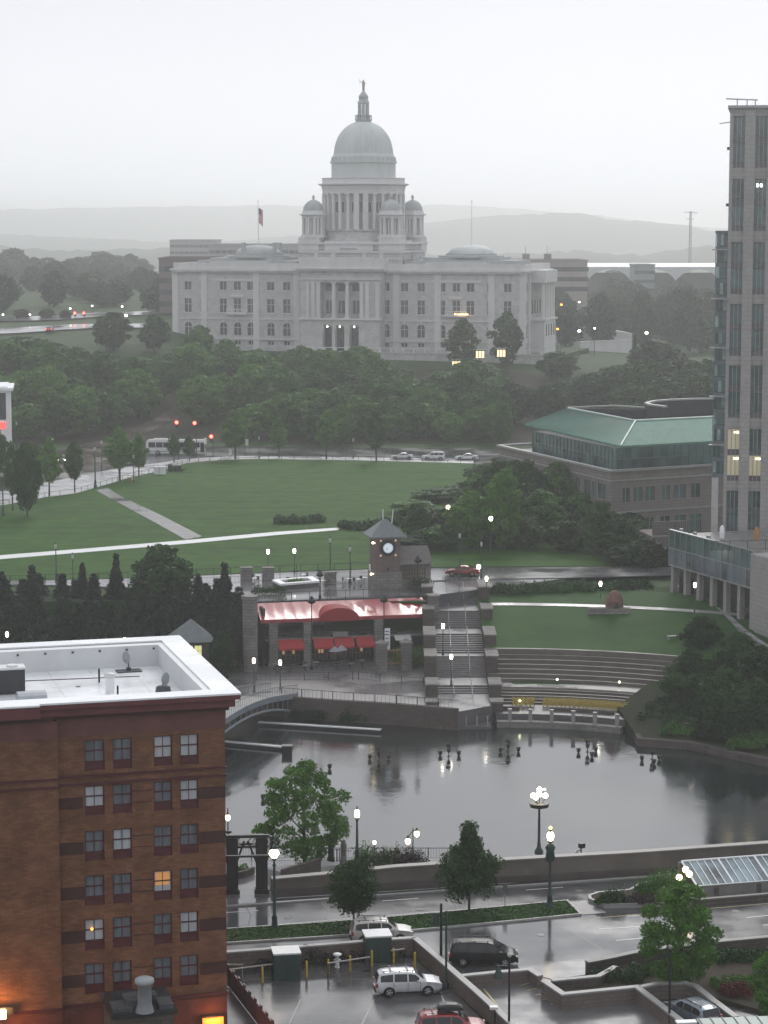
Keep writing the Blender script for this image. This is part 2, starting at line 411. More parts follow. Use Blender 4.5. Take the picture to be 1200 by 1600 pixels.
# ---------------------------------------------------------------- world, haze, camera
SUN_EL, SUN_AZ = R(38), R(205)
W = bpy.data.worlds.new('World'); SC.world = W; W.use_nodes = True
N = W.node_tree.nodes; K = W.node_tree.links; bg = N['Background']
sk = N.new('ShaderNodeTexSky'); sk.sky_type = 'NISHITA'; sk.sun_disc = False
sk.sun_elevation = SUN_EL; sk.sun_rotation = R(25); sk.dust_density = 6; sk.air_density = 1.0; sk.altitude = 0
hs = N.new('ShaderNodeHueSaturation'); hs.inputs['Saturation'].default_value = .05; hs.inputs['Value'].default_value = 1
K.new(sk.outputs[0], hs.inputs['Color'])
tc = N.new('ShaderNodeTexCoord'); sp = N.new('ShaderNodeSeparateXYZ'); K.new(tc.outputs['Generated'], sp.inputs[0])
cr = N.new('ShaderNodeValToRGB'); e = cr.color_ramp.elements
e[0].position = 0.0; e[0].color = (1.09,1.125,1.20,1); e[1].position = 1.0; e[1].color = (.98,1.02,1.10,1)
e2 = e.new(.045); e2.color = (.99,1.01,1.06,1); e3 = e.new(.11); e3.color = (.78,.80,.86,1)
K.new(sp.outputs[2], cr.inputs[0])
cl = N.new('ShaderNodeTexNoise'); cl.inputs['Scale'].default_value = 2.2; cl.inputs['Detail'].default_value = 3
mp = N.new('ShaderNodeMapping'); mp.inputs['Scale'].default_value = (1, 1, 3); K.new(tc.outputs['Generated'], mp.inputs[0]); K.new(mp.outputs[0], cl.inputs['Vector'])
cv = N.new('ShaderNodeMapRange'); cv.inputs[1].default_value = .3; cv.inputs[2].default_value = .7; cv.inputs[3].default_value = .97; cv.inputs[4].default_value = 1.03
K.new(cl.outputs['Fac'], cv.inputs[0])
sc1 = N.new('ShaderNodeVectorMath'); sc1.operation = 'SCALE'; sc1.inputs[3].default_value = 10.0; K.new(cr.outputs[0], sc1.inputs[0])
sc2 = N.new('ShaderNodeVectorMath'); sc2.operation = 'MULTIPLY'; K.new(sc1.outputs[0], sc2.inputs[0]); K.new(cv.outputs[0], sc2.inputs[1])
mx = N.new('ShaderNodeMix'); mx.data_type = 'RGBA'; mx.inputs[0].default_value = .9
K.new(hs.outputs[0], mx.inputs[6]); K.new(sc2.outputs[0], mx.inputs[7]); K.new(mx.outputs[2], bg.inputs['Color'])
bg.inputs['Strength'].default_value = .1
sl = bpy.data.lights.new('sun', 'SUN'); sl.energy = 1.5; sl.angle = R(24); sl.color = (1, .97, .93)
so = bpy.data.objects.new('sun', sl); COL.objects.link(so)
sd = Vector((.15, .80, .56)); so.rotation_euler = sd.to_track_quat('Z', 'Y').to_euler(); so.location = (50, 50, 300)
sk.sun_elevation = math.asin(sd.normalized().z); sk.sun_rotation = math.atan2(sd.x, sd.y)

hz = MB().box(-2500, 2500, -420, 9500, -9, 108).build('haze'); hz.data.materials.clear()
hm = bpy.data.materials.new('haze_air'); hm.use_nodes = True; hn = hm.node_tree.nodes
hn.remove(hn['Principled BSDF']); pv = hn.new('ShaderNodeVolumePrincipled')
pv.inputs['Color'].default_value = (1,1,1,1); pv.inputs['Density'].default_value = .00033; pv.inputs['Anisotropy'].default_value = .77
hm.node_tree.links.new(pv.outputs[0], hn['Material Output'].inputs['Volume'])
hz.data.materials.append(hm); hz['kind'] = 'stuff'; hz['label'] = 'pale rain haze filling the air'

cd = bpy.data.cameras.new('camera'); cam = bpy.data.objects.new('camera', cd); COL.objects.link(cam)
cam.location = (0, 0, CAMZ); cam.rotation_euler = (PI/2-PITCH, 0, 0)
cd.sensor_fit = 'VERTICAL'; cd.sensor_height = 24; cd.lens = F/1600*24; cd.clip_start = 1; cd.clip_end = 20000
SC.camera = cam
SC.view_settings.view_transform = 'Standard'; SC.view_settings.look = 'None'; SC.view_settings.exposure = 0; SC.view_settings.gamma = 1
SC.render.resolution_x = 768; SC.render.resolution_y = 1024
SC.cycles.volume_bounces = 8; SC.cycles.max_bounces = 12
# ---------------------------------------------------------------- trees
def leaves(name, pts, nrm, size, seed, mat, parent, droop=0.0):
    rg = np.random.default_rng(seed); n = len(pts)
    nr_ = nrm*.9 + rg.normal(size=(n,3))*.75; nr_[:,2] += .15; nr_ /= np.linalg.norm(nr_, axis=1)[:,None]
    a = rg.normal(size=(n,3)); u = np.cross(nr_, a); u /= np.linalg.norm(u, axis=1)[:,None]; w = np.cross(nr_, u)
    s = size*rg.uniform(.55, 1.35, n)[:,None]
    q = np.stack([pts-u*s*.6, pts-w*s*.38, pts+u*s*.6, pts+w*s*.38], axis=1)
    q[:,2,2] -= droop*s[:,0]
    v = q.reshape(-1,3)
    me = bpy.data.meshes.new(name); me.vertices.add(4*n); me.loops.add(4*n); me.polygons.add(n)
    me.vertices.foreach_set('co', v.astype(np.float32).ravel()); me.loops.foreach_set('vertex_index', np.arange(4*n, dtype=np.int32))
    me.polygons.foreach_set('loop_start', np.arange(0, 4*n, 4, dtype=np.int32)); me.materials.append(mat); me.update(calc_edges=True)
    o = bpy.data.objects.new(name, me); COL.objects.link(o); o.parent = parent
    return o
SH = {'round': lambda t: max(.05, sin(PI*min(1, t*.92+.06)))**.65,
      'pear': lambda t: max(.05, (sin(PI*min(1, t**.75)))**.8),
      'oval': lambda t: max(.08, sin(PI*(t*.9+.06)))**.8,
      'cone': lambda t: max(.04, (1-t))**.85*min(1, t*8+.35),
      'lowcone': lambda t: max(.05, 1-t**1.6)*min(1, t*6+.3),
      'open': lambda t: max(.1, sin(PI*(t*.85+.12)))**.6,
      'leader': lambda t: (min(1, .62+t*1.6) if t < .46 else (1-(t-.46)*2.5 if t < .68 else .40*(1-(t-.68)/.32)**.6+.05)),
      'shrub': lambda t: max(.1, 1-t*t)**.5}
def tree(name, label, cat, loc, h, w, shape='round', leaf=None, n=3500, size=.55, seed=1, bottom=.18, lobes=26, group=None, lobe=.30, inner=.25, trunk_r=None, fill=True):
    rn = random.Random(seed); rg = np.random.default_rng(seed+100)
    root = thing(name, label, cat, loc, rn.uniform(0, 6), group)
    zb = h*bottom; hc = h-zb; Rw = w/2
    tr = trunk_r or max(.07, h*.018); mb = MB()
    lean = (rn.uniform(-.02,.02)*h, rn.uniform(-.02,.02)*h)
    mb.cyl((0,0,-.4), (lean[0]*.5, lean[1]*.5, zb+hc*.15), tr*1.25, tr*.8, 7)
    mb.cyl((lean[0]*.5, lean[1]*.5, zb+hc*.13), (lean[0], lean[1], h*.9), tr*.8, tr*.15, 6)
    P = []; Nn = []
    cs = []
    for i in range(lobes):
        t = (i+rn.random())/lobes; ang = i*2.399+rn.uniform(-.5,.5); rr = SH[shape](t)*Rw
        lr = lobe*Rw*rn.uniform(.7,1.25)*(.55+.45*SH[shape](t))
        d = max(0, rr-lr*.75)*math.sqrt(rn.uniform(.35, 1)); jz = rn.uniform(-.03,.03)*hc
        cs.append((d*cos(ang)+lean[0], d*sin(ang)+lean[1], zb+hc*t*.94+jz, lr))
    for (x, y, z, lr) in cs[::max(1, lobes//9)]:
        z0 = max(zb*.9, z-abs(x)*.7-hc*.12); mb.cyl((lean[0]*.6, lean[1]*.6, z0), (x, y, z), tr*.4, tr*.1, 5)
    mb.build('trunk', bark, root)
    ar = np.array([c[3]**2 for c in cs]); cnt = np.maximum(8, (ar/ar.sum()*n).astype(int))
    for c, k in zip(cs, cnt):
        d = rg.normal(size=(k,3)); d /= np.linalg.norm(d, axis=1)[:,None]
        flip = (d[:,2] < -.2) & (rg.random(k) < .6); d[flip,2] *= -1
        r = c[3]*rg.uniform(.55 if rn.random() > inner else .1, 1.08, k)[:,None]
        P.append(np.array(c[:3]) + d*r*np.array([1,1,.8])); Nn.append(d)
    if fill:
        k = n//7; t = rg.uniform(.05,.9,k); rad = np.array([SH[shape](x) for x in t])*Rw*.7*np.sqrt(rg.random(k)); a = rg.uniform(0,2*PI,k)
        P.append(np.stack([rad*np.cos(a)+lean[0], rad*np.sin(a)+lean[1], zb+hc*t], 1)); Nn.append(rg.normal(size=(k,3)))
    leaves('crown', np.concatenate(P), np.concatenate(Nn), size, seed, leaf, root)
    return root
def shrub(name, label, loc, w, d, h, leaf, n=700, size=.28, seed=1, group=None, cat='shrub', rz=0, nl=9):
    rn = random.Random(seed); rg = np.random.default_rng(seed)
    root = thing(name, label, cat, loc, rz, group); P = []; Q = []; mb = MB()
    for i in range(nl):
        t = (i+.5)/nl*2-1; x = t*w/2*.8; y = rn.uniform(-.3,.3)*d; lr = h*rn.uniform(.4,.62)
        k = n//nl; v = rg.normal(size=(k,3)); v /= np.linalg.norm(v,axis=1)[:,None]; v[:,2] = np.abs(v[:,2])*1.0
        sc = np.array([max(lr, w/nl), d*.5*.6+lr*.3, lr*rn.uniform(1.2,1.8)])
        P.append(np.array([x,y,h*.1]) + v*sc*rg.uniform(.5,1.05,k)[:,None]); Q.append(v)
        mb.cyl((x,y,-.1),(x+rn.uniform(-.2,.2),y,h*.5),.04,.015,5)
    mb.build('stems', bark, root); leaves('foliage', np.concatenate(P), np.concatenate(Q), size, seed, leaf, root)
    return root
PROTO = {}
def proto(key, **kw):
    PROTO[key] = kw
def base_z(root, ref_h): pass
TREES = {}
def put(key, label, loc, h, w, seed, cat='tree', group=None, name=None):
    kw = dict(PROTO[key]); k = (key, seed % kw.pop('variants', 3)); h0, w0 = kw.pop('h'), kw.pop('w'); nm = kw.pop('name', 'tree')
    sc = (w/w0, w/w0, h/h0); rz = random.Random(seed).uniform(0, 6)
    if k not in TREES:
        r = tree(nm, label, cat, loc, h0, w0, seed=k[1]*7+len(key), **kw); r.scale = sc; tag(r, group=group); TREES[k] = r
        return r
    r = dup(TREES[k], loc, rz, label, None, sc)
    if 'group' in r: del r['group']
    if group: r['group'] = group
    return r
proto('wood', h=12, w=10, shape='round', leaf=leaf_mid, n=5200, size=.62, lobes=34, lobe=.3, bottom=.12, variants=5, name='broadleaf_tree')
proto('darkwood', h=12, w=10, shape='round', leaf=leaf_dark, n=5200, size=.6, lobes=32, lobe=.3, bottom=.1, variants=3, name='broadleaf_tree')
proto('far', h=15, w=14, shape='round', leaf=leaf_far, n=3000, size=1.1, lobes=28, lobe=.32, bottom=.1, variants=4, name='broadleaf_tree')
proto('street', h=8.5, w=5, shape='pear', leaf=leaf_mid, n=2600, size=.42, lobes=22, lobe=.36, bottom=.26, variants=3, name='street_tree')
proto('oval', h=13, w=7.5, shape='oval', leaf=leaf_dark, n=4500, size=.5, lobes=30, lobe=.34, bottom=.1, variants=2, name='linden_tree')
proto('conifer', h=10, w=6, shape='cone', leaf=leaf_conifer, n=6500, size=.34, lobes=60, lobe=.3, bottom=.03, variants=3, name='conifer')
proto('maroon', h=8, w=8, shape='round', leaf=leaf_maroon, n=2200, size=.6, lobes=20, lobe=.35, bottom=.1, variants=2, name='red_leaved_tree')
proto('bank', h=9, w=7.5, shape='round', leaf=leaf_dark, n=6500, size=.4, lobes=36, lobe=.3, bottom=.08, variants=3, name='broadleaf_tree')

def at_tree(key, px, ytop, Y, wpx, label, seed, group=None, sink=0, zb=None):
    X = (px-600)/F*Y*1.0; z = H(X, Y) if zb is None else zb
    top = A(px, ytop, Y)[2]; h = max(2.5, top-z); w = wpx/F*Y
    X = A(px, ytop+20, Y)[0]
    return put(key, label, (X, Y, z-.1), h, w, seed, group=group)

rn = random.Random(11)
# --- wood between the lawn road and the domed hall
top_pts = [(-60,545),(0,530),(40,524),(90,535),(140,545),(200,556),(250,558),(290,540),(330,522),(400,545),(470,545),(530,545),(585,548),(620,580),(660,600),(690,575),(740,560),(790,590),(830,610),(880,590),(950,575),(1010,560),(1100,560),(1200,560)]
def anchor(px):
    for a, s in ((60,'by the photo\'s left edge'),(150,'left of the white bus'),(235,'above the rear of the white bus'),(330,'above the front of the white bus'),
                 (400,'right of the red signals'),(480,'below the hall\'s left wing'),(560,'below the hall entrance'),(640,'above the leftmost white car'),
                 (720,'above the parked white wagon'),(800,'below the hall\'s right wing'),(900,'above the green office roof'),(1000,'right of the retaining walls'),(1300,'beside the glass tower')):
        if px < a: return s
seen = {}
def wlabel(px, row, adj):
    s = '%s tree %s, %s' % (adj, ('at the wood\'s front edge','in the wood\'s second rank','in the wood\'s third rank','in mid wood','high in the wood','near the wood\'s top','at the wood\'s top')[row], anchor(px))
    return s
cand = []
for row, (Y, h, sp) in enumerate(((496,8.5,38),(508,9.5,40),(522,10.5,42),(537,11.5,42),(553,12,44),(570,12,44),(588,11.5,46))):
    px = -40 + rn.uniform(0, 30)
    while px < 1110:
        cand.append((row, Y+rn.uniform(-7,7), px, h*rn.uniform(.8,1.15))); px += sp*rn.uniform(.85,1.3)
adjs = ['broad green','rounded mid green','dense leafy','tall spreading','full crowned','low spreading','shaggy green']
cnt = {}
pend = []
for (row, Y, px, h) in cand:
    if row == 0 and (px < 400 or px > 770): 
        if px < 60 or 395 > px > 150 or px > 770: pass
        if px < 400: continue
    if row == 0: h *= .98
    X = A(px, 600, Y)[0]; z = H(X, Y)
    ytop = np.interp(px, [p[0] for p in top_pts], [p[1] for p in top_pts])
    zmax = A(px, ytop, Y)[2]
    if px > 780 and row < 3 and px < 1130 and Y < 520: continue
    if row in (1, 2) and 140 < px < 400 and rn.random() < .45: continue
    if row == 3 and 150 < px < 320 and rn.random() < .5: continue
    if z+h > zmax: h = zmax-z
    if row == 6 and h > 5: h = min(h*1.1, zmax-z)
    if h < 4.5: continue
    if abs(px-455) < 26 and row in (4, 5): continue
    w = rn.uniform(10, 13.5) if row else rn.uniform(7, 9.5)
    key = 'wood' if rn.random() < .8 and px < 780 else ('darkwood' if px > 600 or rn.random() < .5 else 'wood')
    adj = rn.choice(adjs) if key == 'wood' else 'dark green'
    lab = wlabel(px, row, adj); cnt[lab] = cnt.get(lab, 0)+1
    pend.append((key, lab, (X, Y, z-.2), h, w))
for i, (key, lab, loc, h, w) in enumerate(pend):
    put(key, lab, loc, h, w, i*3+1, group=(lab if cnt[lab] > 1 else 'trees of the wood below the domed hall'))
# distinct trees against the hall
for k, (key, px, yt, Y, w, lab) in enumerate([
    ('wood',312,508,598,62,'bright green tree in front of the lower left windows of the domed hall'),
    ('oval',793,484,606,62,'tall dark oval tree in front of the right wing of the domed hall'),
    ('oval',724,497,602,66,'tall dark tree under the orange light on the right wing of the domed hall'),
    ('darkwood',178,486,612,72,'dark round tree on the slope left of the domed hall, further from it'),
    ('darkwood',240,490,612,60,'dark round tree standing against the left corner of the domed hall'),
    ('darkwood',40,524,585,130,'wide dark tree clump at the left edge below the distant road'),
    ('wood',560,540,590,80,'leafy tree standing just below the entrance arches of the domed hall'),
    ('wood',470,540,590,70,'leafy tree left of the entrance arches of the domed hall'),
    ('darkwood',625,574,585,60,'dark tree standing against the pale terrace wall of the domed hall'),
    ('darkwood',870,548,590,80,'dark bushy tree at the right end of the hall terrace'),
    ('darkwood',1020,532,590,110,'dark broad tree between the retaining walls and the glass tower'),
    ('darkwood',960,570,560,90,'dark green tree below the right retaining walls'),
    ('darkwood',1078,575,540,90,'dark green tree touching the glass tower, above the green office roof'),
    ('conifer',992,520,600,22,'small pointed fir by the upper retaining wall')]):
    at_tree(key, px, yt, Y, w, lab, 50+k)
# --- far left and far right trees
for k, (px, yt, Y, w, lab) in enumerate([
    (20,388,830,70,'large hazy tree on the skyline at the left edge'),(75,402,840,60,'hazy tree with a small pointed top on the left skyline'),
    (112,404,850,60,'low hazy tree in the dip of the left skyline'),(160,394,820,90,'broad domed hazy tree on the left skyline'),(205,410,810,56,'hazy tree at the right shoulder of the left skyline trees'),
    (-20,420,770,70,'hazy tree cut by the left edge above the distant road'),(40,430,760,70,'hazy tree above the distant road at far left'),(95,436,755,70,'hazy tree above the two distant red signals'),
    (150,440,745,70,'hazy tree above and right of the distant red signals'),(205,440,740,66,'hazy tree left of the brown block behind the hall'),(243,438,715,50,'hazy tree directly in front of the brown block'),
    (60,448,715,50,'low hazy tree over the distant cars'),(125,452,712,46,'low hazy tree right of the dark red trees'),(262,450,690,40,'narrow hazy tree touching the left corner of the hall')]):
    at_tree('far', px, yt, 900+(Y-690)*2.3, w, lab, 70+k, 'trees on the hill left of the hall')
for k, (px, yt, Y, w, lab) in enumerate([
    (885,436,860,50,'hazy tree just right of the domed hall'),(925,424,880,64,'hazy tree in front of the white arched shed'),(968,416,900,66,'tallest hazy tree in front of the white arched shed'),
    (1005,428,890,60,'hazy tree beside the grey block by the arched shed'),(1045,446,920,56,'hazy tree under the first white arch'),(1085,440,930,50,'hazy tree under the second white arch'),
    (905,466,820,60,'hazy tree below and right of the domed hall'),(955,456,830,64,'hazy tree above the distant wet road'),(1000,462,830,56,'hazy tree above the distant road near the tower'),
    (1095,482,760,60,'hazy green tree touching the glass tower'),(1030,485,700,22,'small hazy tree on the distant road bank'),(1085,512,690,70,'hazy green tree beside the tower above the dark wood')]):
    at_tree('far', px, yt, 900+(Y-690)*2.3, w, lab, 90+k, 'trees behind the roads right of the hall')
for k, (px, lab) in enumerate([(35,'dark red tree left of the distant red signals'),(74,'dark red tree directly beside the distant red signals'),(103,'smaller dark red tree under the distant red signals')]):
    at_tree('maroon', px, (482,482,484)[k], 700, (36,30,24)[k], lab, 110+k, 'dark red trees by the distant road')
# --- street trees by the lawn (upper road)
def ltree(px, yb, yt, wpx, lab, seed, key='street', name=None):
    p = L(px, yb); top = A(px, yt, p[1])[2]
    return put(key, lab, p, top-p[2], wpx/F*p[1], seed, group='street trees along the lawn')
ltree(43,808,690,54,'darkest street tree, nearest the left edge on the lawn corner',1,'darkwood')
ltree(77,777,682,42,'narrow street tree left of the car with lit headlamps',2)
ltree(117,770,683,34,'slim pale street tree right of the car with lit headlamps',4)
ltree(187,753,667,56,'egg shaped street tree left of the orange barrel',3)
ltree(217,748,675,34,'slim street tree right beside the orange barrel',5)
ltree(272,724,678,26,'small street tree in front of the middle of the bus',6)
ltree(296,722,680,24,'small street tree in front of the front wheel of the bus',7)
ltree(368,718,640,52,'tall dark street tree right of the red signals',8)
ltree(436,716,652,34,'street tree behind the upper road, first from the signals',9)
ltree(510,718,640,40,'street tree beside the upper road, between signals and parked cars',10)
ltree(588,722,640,42,'street tree beside the upper road, left of the parked white cars',11)
ltree(20,800,690,36,'thin street tree cut short at the left edge behind the dark one',12)
for k, (px, yt) in enumerate([(5,668),(62,690)]):
    ltree(px-10, 742, yt, 44, ['dark tree beside the pale building with the red sign','tree behind the left road, right of the pale building'][k], 21+k, 'darkwood')
# --- dark mass right of the lawn
for k, (px, yt, Y, w, lab) in enumerate([
    (760,722,420,80,'grey green tree at the far right corner of the lawn'),(800,716,405,80,'dark tree in front of the stone office corner wall'),(850,722,392,80,'dark tree under the office windows'),
    (740,766,372,70,'dark tree right of the lawn, behind the first park light'),(800,748,370,90,'large dark tree between the two lights in the park'),(870,760,365,90,'large dark tree below the office windows'),
    (930,778,360,90,'dark tree in front of the office ground floor'),(700,792,352,70,'low dark tree behind the clock tower pavilion'),(650,786,350,60,'low dark tree directly behind the clock tower roof'),
    (760,800,345,80,'dark tree over the red car'),(820,806,342,84,'dark tree right of the red car, above the upper path'),(890,812,340,90,'dark tree above the hedge bank'),
    (960,818,335,90,'dark tree left of the glass terrace'),(1010,838,325,80,'dark tree reaching the glass terrace'),(985,800,352,70,'dark tree at the foot of the office, left of the terrace')]):
    at_tree('darkwood', px, yt, Y, w, lab, 130+k, 'park trees right of the lawn')
# --- trees on the right bank of the basin
for k, (px, yt, Y, w, lab) in enumerate([
    (1100,960,283,80,'tallest dark tree on the right bank, below the glass terrace'),(1150,985,276,90,'dark tree on the right bank under the curving stone wall'),(1190,1010,268,90,'dark tree at the right edge above the water'),
    (1080,1010,272,60,'dark tree at the right end of the stone steps'),(1130,1040,262,90,'dark tree lowest on the right bank beside the water'),(1185,1060,258,80,'dark tree at the right edge beside the water')]):
    X = A(px, 1100, Y)[0]; z = -3.2 if Y < 266 else (-1.5 if Y < 277 else .5)
    at_tree('bank', px, yt, Y, w, lab, 160+k, 'trees on the right bank', zb=z)
# --- dark conifers left of the restaurant
for k, (px, yt, Y, w, lab) in enumerate([
    (5,890,296,60,'dark conifer at the left edge behind the brick building'),(50,880,298,62,'dark conifer with a broad top, second from the left edge'),(95,930,290,70,'low dark conifer behind the white roof edge'),
    (130,876,300,46,'dark conifer with a flat broad top beside the unlit lamp'),(182,862,300,52,'dark conifer with a sharp tip left of the rounded tree'),(225,905,290,70,'dark conifer in front of the rounded tree'),
    (310,893,296,56,'dark conifer left of the tallest pointed one'),(352,876,293,62,'tall dark conifer beside the red canopy'),(285,935,288,70,'dark conifer over the small pyramid roof'),
    (150,935,288,80,'dark conifer low behind the white roof'),(30,940,288,70,'low dark conifer at left behind the roof units'),(345,940,287,60,'dark conifer right of the small pyramid roof')]):
    at_tree('conifer', px, yt, Y, w, lab, 180+k, 'dark conifers behind the brick building', zb=-1.5 if Y < 292 else 2)
at_tree('darkwood', 250, 850, 300, 130, 'broad rounded dark tree among the conifers', 201, zb=2)
at_tree('bank', 345, 985, 279, 50, 'brown green tree right of the small pyramid roof hut', 202, zb=-2.4)
rn2 = random.Random(77)
for k in range(30):
    px = -10+(k % 15)*27+rn2.uniform(-9,9); r_ = k//15; Y = (299, 289)[r_]+rn2.uniform(-3,3); yt = (902, 930)[r_]+rn2.uniform(-14,14)
    if 255 < px < 345 and r_ == 1: yt = 955+rn2.uniform(0,10); Y = 290
    at_tree('conifer', px, yt, Y, rn2.uniform(62,84), 'dark conifer filling the %s rank of the evergreen belt behind the white roof' % ('back','front')[r_], 210+k, 'evergreen belt %s rank' % ('back','front')[r_], zb=(1.5 if r_ == 0 else -1.8))
for k in range(44):
    px = 650+(k % 22)*17.8+rn2.uniform(-8,8); Y = rn2.uniform(334, 372) if px < 960 else rn2.uniform(326, 350); yt = np.interp(px, [650,700,740,790,860,900,940,1040],[790,768,734,706,706,738,780,838])+(rn2.uniform(0,14) if k < 22 else rn2.uniform(24,60)); Y = Y+30 if (k < 22 and px < 930) else Y
    at_tree('wood' if k % 3 == 0 else 'darkwood', px, yt, Y, rn2.uniform(66,98), 'dark tree in the dense park clump between the clock tower and the office', 250+k, 'dense park clump')
for k in range(24):
    px = rn2.uniform(1040, 1200); Y = rn2.uniform(254, 282); yt = 1500-Y*1.65+ (1200-px)*.10+rn2.uniform(-14,14)
    if px < 1085: Y = max(Y, 266); yt = 1030+rn2.uniform(0,20)
    at_tree('bank', px, yt, Y, rn2.uniform(52,76), 'dark tree in the thicket on the right bank of the basin', 280+k, 'thicket on the right bank', zb=-3.2 if Y < 266 else -1)
for k in range(40):
    px = rn2.uniform(-30, 270) if k < 16 else rn2.uniform(870, 1110); Y = rn2.uniform(725, 900); yt = (425+rn2.uniform(-8,30)) if k < 16 else 446+rn2.uniform(-8,28)
    at_tree('far', px, yt+(6 if k < 16 else 8), Y-30, rn2.uniform(50,70), 'hazy tree in the distant woods %s the domed hall' % ('left of' if k < 16 else 'right of'), 310+k, 'distant woods %s of the hall' % ('left' if k < 16 else 'right'))
for k in range(44):
    px = -40+(k*37 % 310)+rn2.uniform(-8,8); Y = 930+(k % 4)*85+rn2.uniform(-20,20); yt = (412,404,398,394)[k % 4]+rn2.uniform(0,22)
    if px > 236: continue
    at_tree('far', px, yt, Y, rn2.uniform(40,60), 'hazy tree filling the far wooded hill at the left of the picture', 370+k, 'far wooded hill at left')
for k in range(16):
    px = 880+k*15+rn2.uniform(-5,5); Y = rn2.uniform(880, 960)
    at_tree('far', px, 438+rn2.uniform(-4,18), Y, rn2.uniform(40,56), 'hazy tree in the far belt before the white arched shed', 420+k, 'far belt by the arched shed')
# --- near trees, made individually
p = A(470, 1362, 199); 
tree('plane_tree', 'large airy maple on the river walk beside the water, left of the slim lamp', 'tree', (p[0]+.4, 199, -3.2), 10.2, 9.6, 'open', leaf_fresh, 12000, .25, 31, .18, 48, lobe=.21, trunk_r=.2, fill=False)
p = G(553, 1450); tree('street_tree', 'small round headed tree on the grass median above the white wagon', 'tree', p, 5.4, 4.7, 'round', leaf_dark, 8000, .17, 32, .25, 34, lobe=.34, trunk_r=.08)
p = G(733, 1424); tree('street_tree', 'round topped tree with a pointed leader on the grass median', 'tree', p, 7.2, 5.6, 'leader', leaf_dark, 11000, .18, 33, .22, 38, lobe=.36, trunk_r=.09)
p = A(1062, 1600, 158); tree('locust_tree', 'bright feathery tree rising over the courtyard walls at lower right', 'tree', (p[0], 158, -.2), 8.3, 6.6, 'oval', leaf_fresh, 17000, .2, 34, .08, 38, lobe=.28, trunk_r=.14, fill=False)
p = A(1196, 1600, 153); tree('bushy_tree', 'bushy fresh green tree at the lower right corner', 'tree', (p[0]+.5, 153, 0), 4.4, 4.2, 'round', leaf_fresh, 6000, .17, 35, .05, 26)
# ---------------------------------------------------------------- the domed hall
SHF = Frame((540-600)/F*642, 642, 19.0, R(-16)); f = SHF
hall = thing('domed_capitol', 'large pale marble capitol with a central dome, four small corner domes and long windowed wings', 'capitol', (f.x, f.y, f.z), f.r)
zc = lambda y, ly=0: f.fz(0, y, ly)
ZT = zc(412)           # parapet top
ZC = zc(424)           # cornice
mb = MB()
rowsz = [(505,527),(468,490),(440,455),(534,541)]
lpx = [294,319,349,371,392,423,448]; rpx = [603,632,658,690,713,735,767,793]
wx = [f.fx(p, 480) for p in lpx+rpx]
hs_ = []
for x in wx:
    hs_.append((x-1.05, x+1.05, zc(526), zc(505.5)+0, 'arch'))
    hs_.append((x-1.02, x+1.02, zc(490), zc(468.5), 'mid'))
    hs_.append((x-1.0, x+1.0, zc(454.5), zc(441.5), 'top'))
    hs_.append((x-.85, x+.85, zc(540.5), zc(535), 'low'))
mb.holes(-50.5, 50.5, -1, ZC, hs_, 0, .45)
mb.box(-50.5, 50.5, .5, 33, -1, ZC)
for x in (-50.5, 50.5): mb.box(min(x,x), x+.001, 0, .5, -1, ZC)
mb.build('wing_walls', marble, hall)
for (a, b, c, d, k) in hs_:
    w = MB().box(a-.01, b+.01, .30, .36, c, d).build('window', glass_dark, hall)
    fr = MB()
    for t in ((a+b)/2,): fr.box(t-.06, t+.06, .24, .3, c, d)
    if k in ('mid','arch'): fr.box(a, b, .24, .3, (c+d)/2+.3, (c+d)/2+.42)
    if k == 'arch':
        # spandrels that turn the top into an arch
        n = 6; r = (b-a)/2; cx = (a+b)/2
        for s in (-1, 1):
            pts = [(cx+s*r, .05, d-r)] + [(cx+s*r*cos(PI/2*i/n), .05, d-r+r*sin(PI/2*i/n)) for i in range(n+1)] + [(cx+s*r, .05, d)]
            fr.add(pts, [tuple(range(len(pts)))])
    fr.build('frame', marble_plain, w)
    s_ = MB()
    if k == 'mid': s_.box(a-.3, b+.3, -.25, 0, c-.35, c)
    if k == 'top': s_.box(a-.2, b+.2, -.15, 0, c-.25, c)
    if k == 'arch': s_.box((a+b)/2-.25, (a+b)/2+.25, -.15, 0, d-.1, d+.7)
    if k != 'low': s_.build('sill', marble_plain, w)
# string courses, cornice and parapet
tr = MB()
for (y0, y1, o) in ((531,533,.3),(499,501,.25),(427,424,.35)):
    tr.box(-50.5-o, 50.5+o, -o, 33+o, zc(max(y0,y1)), zc(min(y0,y1)))
tr.box(-51.6, 51.6, -1.1, 34, ZC, ZC+.55); tr.box(-51.2, 51.2, -.7, 33.6, ZC-.5, ZC-.003)
i = -51
while i < 51:
    tr.box(i, i+.35, -.95, -.7, ZC-.45, ZC-.004); i += .9
tr.build('cornice', marble_plain, hall)
pr = MB()
pr.wall([(-50.6,0),(50.6,0),(50.6,33),(-50.6,33)], .5, ZC+.551, ZT, closed=True)
for k in range(24): pr.box(-50.7+k*4.32, -50.0+k*4.32, -.4, .4, ZC+.56, ZT+.15)
for (xa, xb) in ((-40,-23),(23,40)): pr.box(xa, xb, -.45, .45, ZC+.56, ZT+.5)
pr.build('parapet', marble_plain, hall)
MB().box(-50.3, 50.3, .3, 32.7, ZC+.56, ZC+.9).build('wing_roof', Mt('pale_roof_gravel', (.34,.34,.34), .7, .2, .3, rvar=.3), hall)
